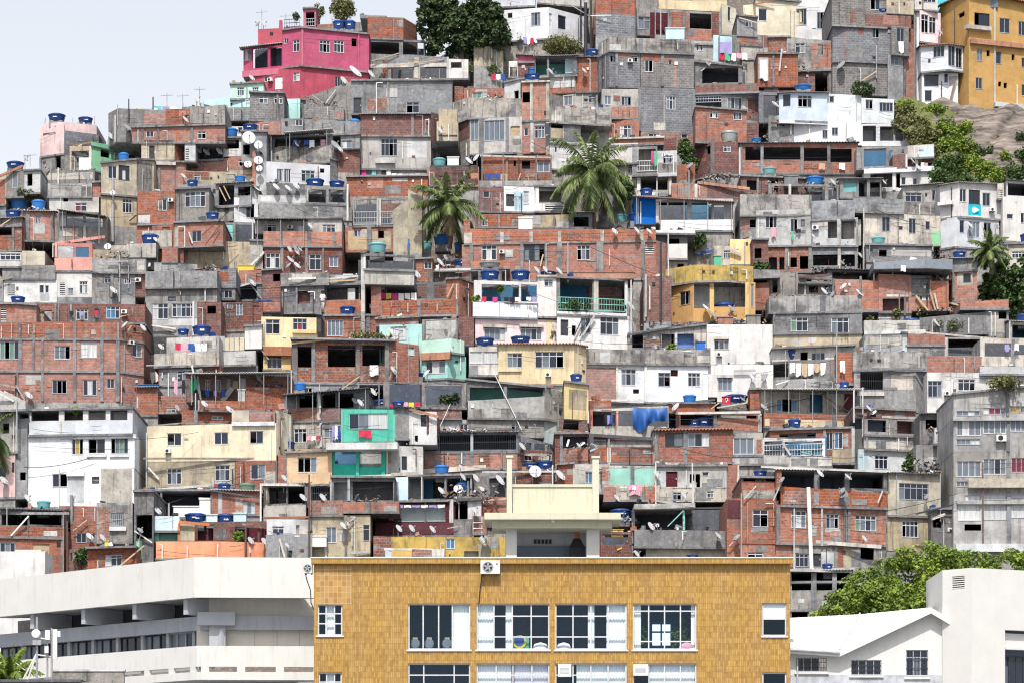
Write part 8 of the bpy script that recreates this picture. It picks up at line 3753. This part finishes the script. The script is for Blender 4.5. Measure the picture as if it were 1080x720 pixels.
    m.build('wall', 'fgw', root, o2)
    m = MB()
    for k in range(6):
        zz = hl[2] + (hl[3] - hl[2]) * (k + .2) / 6
        p = Vector((A.x, A.y, zz)) + Vector((U.x, U.y, 0)) * hl[0] + Vector((N.x, N.y, 0)) * .02
        m.par(p, Vector((U.x, U.y, 0)) * (hl[1] - hl[0]), Vector((N.x, N.y, 0)) * .12 + Vector((0, 0, .06)), (0, 0, .035))
    m.build('louvre', 'fgw', root, o2)
    m = MB()
    p = Vector((A.x, A.y, hl[2])) + Vector((U.x, U.y, 0)) * hl[0] + Vector((N.x, N.y, 0)) * .16
    m.par(p, Vector((U.x, U.y, 0)) * (hl[1] - hl[0]), Vector((N.x, N.y, 0)) * .05, (0, 0, hl[3] - hl[2]))
    m.build('vent_back', 'dark', root, o2)
    # recess: shade panel, iron window
    U3, N3 = Vector((U2.x, U2.y, 0)), Vector((N2.x, N2.y, 0))
    O = Vector((A2.x, A2.y, 0))
    m = MB()
    m.par(O + U3 * h2[0] + N3 * .5 + Vector((0, 0, h2[2])), U3 * (h2[1] - h2[0]), N3 * .05, (0, 0, h2[3] - h2[2]))
    m.build('recess_wall', 'roomw', root, o2)
    m = MB()
    zz = zat(683.5, Yt + .5)
    m.par(O + U3 * (h2[0] + .05) + N3 * .02 + Vector((0, 0, zz)), U3 * 2.2, N3 * .44, (0, 0, .12))
    m.par(O + U3 * (h2[0] + .05) + N3 * .3 + Vector((0, 0, zz + .13)), U3 * 2.2, N3 * .1, (0, 0, .75))
    m.build('ledge', 'fgw', root, o2)
    h = House()
    h.root, h.org = root, o2
    make_window(h, A2 + N2 * .30, U2, N2, (h2[0] + .05, h2[0] + 1.9, zat(760, Yt + .5), zat(690, Yt + .5)), 'dddd', False, 'iron')
    # rendered pier between gable and tower
    m = MB()
    Yp = Y - .1
    a, b = P3(1002.5, 900, Yp), P3(1012, 650, Yp)
    m.box(a.x, Yp, 0, b.x, Yp + .6, b.z)
    m.build('pier', 'fgw', root, o2)
    # big lime tree behind
    lob = []
    for (x, y, Yd, rw, rh) in ((898, 646, 168, 38, 26), (925, 624, 170, 36, 26), (957, 608, 171, 36, 28), (988, 600, 172, 36, 26), (1022, 601, 173, 36, 26), (1062, 602, 174, 36, 22), (955, 650, 167, 44, 26), (1000, 640, 168, 40, 30), (876, 656, 168, 24, 16), (910, 634, 168, 30, 20), (944, 640, 168, 34, 24), (1096, 606, 175, 36, 28), (1040, 640, 170, 44, 36), (976, 626, 169, 30, 20), (920, 656, 167, 30, 16)):
        c = P3(x, y, Yd)
        lob.append((c, (rw / FP * Yd, 1.7, rh / FP * Yd)))
    b = P3(985, 900, 172)
    tree('mango_tree', 'big lime green tree crown behind the white gable', 'tree', lob, None, 64, .20, 'lf_lime', (b.x, 172, 0), tuple(P3(985, 690, 172)), .45, 4)


def nature():
    # dark mango tree on the ridge
    lob = []
    s = 4.8
    for (x, y, rw, rh) in ((300, 40, 110, 80), (420, 10, 120, 90), (520, 80, 110, 80), (590, 170, 85, 70), (420, 140, 140, 100), (270, 130, 80, 80), (330, 220, 100, 70), (470, 230, 110, 60), (560, 210, 80, 50), (250, 60, 60, 60), (500, 10, 80, 60)):
        c = P3(400 + x / s, y / s, 252)
        lob.append((c, (rw / s / FP * 252, 1.8, rh / s / FP * 252)))
    b = P3(487, 66, 252)
    tree('mango_tree', 'large dark green tree on the hilltop', 'tree', lob, None, 64, .28, 'lf_dark', (b.x, 252, b.z - 2.5), tuple(P3(487, 40, 252)), .4, 2)
    # dark tree at right, beside the palm
    s = 3.857
    lob = []
    for (x, y, rw, rh) in ((960, 130, 60, 60), (1020, 100, 66, 56), (1060, 150, 60, 66), (1085, 200, 60, 80), (985, 230, 60, 50), (1000, 180, 80, 60), (1070, 230, 60, 60), (1080, 90, 50, 40), (930, 180, 40, 40)):
        c = P3(800 + x / s, 260 + y / s, 223.5)
        lob.append((c, (rw / s / FP * 223, 1.5, rh / s / FP * 223)))
    b = P3(1062, 330, 224)
    tree('leafy_tree', 'dense dark green tree at the right edge', 'tree', lob, None, 55, .24, 'lf_mid', (b.x, 224, b.z - 3), tuple(P3(1062, 315, 224)), .3, 6)
    # palms
    Y = 228.0
    palm('palm_tree', 'tall shaggy palm, left of the two between roofs', (P3(474, 0, Y).x, Y, zat(262, Y)), P3(474, 216, Y), 26, 3.6, 3, group='palms')
    Y = 232.3
    palm('palm_tree', 'tall shaggy palm with drooping fronds, right of centre', (P3(625, 0, Y).x, Y, zat(270, Y)), P3(625, 182, Y), 28, 4.6, 5, group='palms')
    Y = 222.0
    palm('palm_tree', 'small palm beside the dark tree, right edge', (P3(1045, 0, Y).x, Y, zat(290, Y)), P3(1045, 264, Y), 26, 2.0, 8, group='palms')
    Y = 199.0
    palm('palm_tree', 'palm with hanging fronds at the left edge', (P3(-8, 0, Y).x, Y, zat(560, Y)), P3(-8, 458, Y), 30, 3.2, 12, group='palms')
    # scrub on the rock slope
    spots = [(950, 118, 34, 16, 'lf_olive'), (962, 132, 40, 22, 'lf_olive'), (972, 146, 36, 24, 'lf_olive'), (955, 112, 20, 10, 'lf_lime'), (985, 116, 26, 12, 'lf_lime'), (976, 162, 28, 22, 'lf_olive'), (998, 140, 34, 30, 'lf_lime'), (1008, 158, 40, 34, 'lf_lime'), (1002, 178, 40, 30, 'lf_mid'), (992, 188, 26, 22, 'lf_mid'), (1022, 176, 30, 28, 'lf_lime'), (1018, 140, 22, 20, 'lf_lime'), (1040, 182, 30, 20, 'lf_lime'), (1055, 188, 30, 16, 'lf_lime'), (1070, 182, 26, 20, 'lf_mid'), (1076, 166, 18, 14, 'lf_mid'), (1036, 160, 18, 14, 'lf_dark'), (1078, 146, 12, 12, 'lf_dark'), (1014, 190, 40, 14, 'lf_mid'), (1060, 166, 12, 8, 'lf_lime')]
    for k, (x, y, w, h, mt) in enumerate(spots):
        Y = 233.0 + (205 - y) * .128 - 1.0
        c = P3(x, y, Y)
        rr = random.Random(k)
        base = c - Vector((0, 0, h / 2 / FP * Y))
        word = {'lf_olive': 'dry olive scrub bush', 'lf_lime': 'bright green bush', 'lf_mid': 'green bush', 'lf_dark': 'dark green bush'}[mt]
        POOL.setdefault((word + ' on the rock slope', -1), []).append((x, 'F', None, None))
        places = POOL[(word + ' on the rock slope', -1)]

        def mk(lab, c=c, base=base, w=w, h=h, mt=mt, rr=rr, Y=Y):
            lab = lab.replace(', on the hillside', '').replace(' on the hillside', '')
            root = empty('bush', base, lab, 'bush', 'scrub on the rock slope')
            m = MB()
            st = MB()
            W2, H2 = w / 2 / FP * Y * 1.05, h / 2 / FP * Y * 1.05
            for j in range(max(16, int(W2 * H2 * 40))):
                while True:
                    d = Vector((rr.uniform(-1, 1), rr.uniform(-1, 1), rr.uniform(-1, 1)))
                    if d.length < 1:
                        break
                p = c + Vector((d.x * W2, d.y * .9, d.z * H2))
                leaves(m, p, (.28, .28, .26), 28, .2, rr, .5)
                if j % 5 == 0:
                    st.tube(base - Vector((0, 0, .3)), p, .02, 4)
            st.build('stem', 'trunk', root, base)
            m.build('foliage', mt, root, base, uv=False)
        places[-1] = (x, 'F', None, mk)


def person(label, px, py_feet, Y, top, face=0.0, shirt='c_w', lean=.25):
    """standing figure leaning on a parapet: one skinned body, hair and shirt as parts"""
    base = P3(px, py_feet, Y)
    H = 1.65
    root = empty('person', base, label, 'person')
    pts = [(0, 0, .92), (0, -.02, 1.12), (0, -.06, 1.34), (0, -.10, 1.45), (0, -.14, 1.55), (0, -.16, 1.66),
           (.19, -.05, 1.36), (.27, -.16, 1.12), (.16, -.36, 1.06), (-.19, -.05, 1.36), (-.27, -.16, 1.12), (-.14, -.36, 1.06),
           (.09, 0, .86), (.10, -.03, .48), (.10, .02, .08), (.10, -.12, .04), (-.09, 0, .86), (-.10, -.03, .48), (-.10, .02, .08), (-.10, -.12, .04), (.10, -.44, 1.06), (-.08, -.44, 1.06)]
    ed = [(0, 1), (1, 2), (2, 3), (3, 4), (4, 5), (2, 6), (6, 7), (7, 8), (8, 20), (2, 9), (9, 10), (10, 11), (11, 21), (0, 12), (12, 13), (13, 14), (14, 15), (0, 16), (16, 17), (17, 18), (18, 19)]
    rad = [.15, .13, .15, .06, .085, .09, .06, .045, .035, .06, .045, .035, .10, .065, .045, .04, .10, .065, .045, .04, .04, .04]
    me = bpy.data.meshes.new('person')
    me.from_pydata(pts, ed, [])
    ob = bpy.data.objects.new('body', me)
    COL.objects.link(ob)
    ob.parent = root
    sk = ob.modifiers.new('Skin', 'SKIN')
    for i, v in enumerate(me.skin_vertices[0].data if me.skin_vertices else []):
        v.radius = (rad[i], rad[i])
    if not me.skin_vertices:
        bpy.context.view_layer.objects.active = ob
        bpy.ops.mesh.customdata_skin_add()
        for i, v in enumerate(me.skin_vertices[0].data):
            v.radius = (rad[i], rad[i])
    me.skin_vertices[0].data[0].use_root = True
    sb = ob.modifiers.new('Sub', 'SUBSURF')
    sb.levels = sb.render_levels = 1
    me.materials.append(MAT('skin'))
    m = MB()
    fr = (Vector((1, 0, 0)), Vector((0, .8, 0)), Vector((0, 0, 1)))
    m.lathe(base + Vector((0, -.03, .88)), [(.20, 0), (.19, .2), (.22, .42), (.20, .52), (.09, .58)], 16, 0, fr)
    m.build('shirt', shirt, root, base, smooth=True)
    m = MB()
    m.lathe(base + Vector((0, -.135, 1.60)), [(.115, -.03), (.125, .05), (.10, .12), (.02, .16)], 14)
    m.build('hair', 'hair', root, base, smooth=True)
    m = MB()
    m.lathe(base + Vector((0, 0, .08)), [(.11, 0), (.16, .4), (.19, .8)], 14, 0, fr)
    m.build('trousers', 'cl', root, base, smooth=True)
    return root


def scrub():
    """green cover on the hillside where the houses stop, both sides"""
    r = random.Random(33)
    mb = MB()
    for side in (0, 1):
        for k in range(2400):
            px = r.uniform(1098, 1640) if side else r.uniform(-560, -24)
            py = r.uniform(60 if side else 225, 650)
            Y = slope_depth(py) + 5.2
            c = P3(px, py, Y)
            if side and px < 1200 and 100 < py < 215:
                continue
            s = r.uniform(.5, 1.3)
            leaves(mb, c, (s, s, s * .8), 20, .5, r)
    o = mb.build('undergrowth', 'lf_mid', uv=False)
    o['kind'] = 'stuff'
    o['label'] = 'green undergrowth covering the slope beside the houses'


def wires():
    r = random.Random(21)
    runs = [((540, 300), (760, 345)), ((600, 250), (870, 330)), ((90, 285), (330, 300)), ((125, 345), (330, 330)), ((800, 545), (1010, 520)), ((800, 560), (1010, 530)), ((640, 545), (830, 548)), ((0, 350), (140, 345)), ((560, 150), (700, 190)), ((700, 300), (640, 260)), ((440, 480), (590, 500)), ((20, 560), (160, 540)), ((170, 300), (240, 215)), ((905, 190), (1040, 250))]
    for k in range(46):
        x, y = r.uniform(10, 1000), r.uniform(150, 560)
        if x < 300:
            y = max(y, 230)
        runs.append(((x, y), (x + r.choice((-1, 1)) * r.uniform(25, 130), y + r.uniform(-25, 40))))
    for k, ((x0, y0), (x1, y1)) in enumerate(runs):
        p, q = pick(houses, x0, y0), pick(houses, x1, y1)
        if not p or not q:
            continue
        a, b = P3(x0, y0, p[2] - .3), P3(x1, y1, q[2] - .3)
        m = MB()
        n = 14
        sag = (b - a).length * r.uniform(.02, .06)
        m.path([a.lerp(b, t / n) - Vector((0, 0, sag * 4 * (t / n) * (1 - t / n))) for t in range(n + 1)], r.choice((.010, .014, .02)), 4)
        ob = m.build('cable', 'wire', None, a)
        pend('w', 'black overhead cable', p[0], x0, lambda lab, ob=ob: tag(ob, lab, 'cable', 'overhead cables'))


# ------------------------------------------------------------------ assemble
houses, items = parse(DATA)
for h in houses:
    prep(h)
land()
for h in houses:
    build_house(h)
    dress(h)
for (k, a, gx, gy, h, seg) in ITEMS2:
    if k == 'a':
        do_ac(a, gx, gy, h, seg)
    elif k == 'L':
        do_line(a, gx, gy, h, seg)
    else:
        do_cloth(a, gx, gy, h, seg)
do_items(houses, items)
tr = random.Random(404)
for h in houses:                              # more small tanks standing on roofs
    b = min(h.bands, key=lambda q: min(q.yt))
    if tr.random() > .36 or 'o' in b.fl or b.px1 - b.px0 < 20 or min(b.yt) < 60 or b.mat in ('yo', 'cs', 'dk'):
        continue
    x = tr.uniform(b.px0 + 8, b.px1 - 8)
    y = b.yt[0] + (b.yt[1] - b.yt[0]) * (x - b.px0) / (b.px1 - b.px0)
    v = pick(houses, x, y + 2.5)
    if not v or v[0] is not h:
        continue
    do_tank(x, y, tr.uniform(11, 17), tr.uniform(6, 9), tr.choice(('tank', 'tank', 'tank', 'tankb', 'tankt')), v[2] + .75, h)
wires()
nature()
scrub()
flush()
apartment()
pavilion()
white_left()
white_right()
hit = pick(houses, 338, 322)
if hit:
    person('person in a pale shirt with folded arms beside the brick balcony', 340.3, 330.5, hit[2] - .32, 303)
hit = pick(houses, 1027, 214)
if hit:                                       # white lozenge on the turquoise balcony panel
    c = P3(1027.6, 221.6, hit[2] - .06)
    m = MB()
    m.q(c + Vector((-.42, 0, 0)), c + Vector((0, 0, -.27)), c + Vector((.42, 0, 0)), c + Vector((0, 0, .27)))
    m.build('lozenge', 'wh', hit[0].root, hit[0].org)


# ------------------------------------------------------------------ camera, sun, sky
cam = bpy.data.cameras.new('Camera')
co = bpy.data.objects.new('Camera', cam)
COL.objects.link(co)
co.location = (0, 0, ZC)
co.rotation_euler = (math.radians(90), 0, 0)
cam.sensor_width = 36
cam.lens = 36 * FP / 1080
cam.shift_y = (H0 - 360) / 1080
cam.clip_start = 1
cam.clip_end = 9000
scene.camera = co

EL, AZ = math.radians(56), math.radians(6)       # sun high, a little left of behind the camera
S = Vector((-math.sin(AZ) * math.cos(EL), -math.cos(AZ) * math.cos(EL), math.sin(EL)))
sl = bpy.data.lights.new('Sun', 'SUN')
sl.energy = 4.0
sl.angle = math.radians(.55)
sl.color = (1, .97, .925)
so = bpy.data.objects.new('Sun', sl)
COL.objects.link(so)
so.rotation_euler = S.to_track_quat('Z', 'Y').to_euler()

w = bpy.data.worlds.new('World')
scene.world = w
w.use_nodes = True
nt = w.node_tree
sky = nt.nodes.new('ShaderNodeTexSky')
sky.sky_type = 'NISHITA'
sky.sun_disc = False
sky.sun_elevation = EL
sky.sun_rotation = math.pi + AZ
sky.air_density = 1.3
sky.dust_density = 4.5
sky.ozone_density = 1.2
bg = nt.nodes['Background']
# summer haze: the sky pales to milky white towards the horizon
tcw = nt.nodes.new('ShaderNodeTexCoord')
sx = nt.nodes.new('ShaderNodeSeparateXYZ')
nt.links.new(tcw.outputs['Generated'], sx.inputs[0])
fac = _ramp(nt, sx.outputs['Z'], .16, .62, .92, .12)
nt.links.new(_mix(nt, fac, sky.outputs[0], (5.75, 5.88, 6.2)), bg.inputs['Color'])
bg.inputs['Strength'].default_value = .14

scene.view_settings.view_transform = 'Standard'
scene.view_settings.look = 'None'
scene.view_settings.gamma = 1
scene.view_settings.exposure = .29
scene.render.engine = 'CYCLES'
scene.cycles.use_denoising = True
scene.cycles.filter_width = 1.15
scene.cycles.max_bounces = 5
scene.cycles.diffuse_bounces = 3
scene.cycles.glossy_bounces = 2
scene.cycles.transparent_max_bounces = 6
dup = {l: n for l, n in LABELS.items() if len(n) > 1}
for l, n in list(dup.items())[:40]:
    print('DUPLABEL', l, n)
long = [l for l in LABELS if not 4 <= len(l.split()) <= 16]
for l in long[:40]:
    print('LENLABEL', len(l.split()), l)
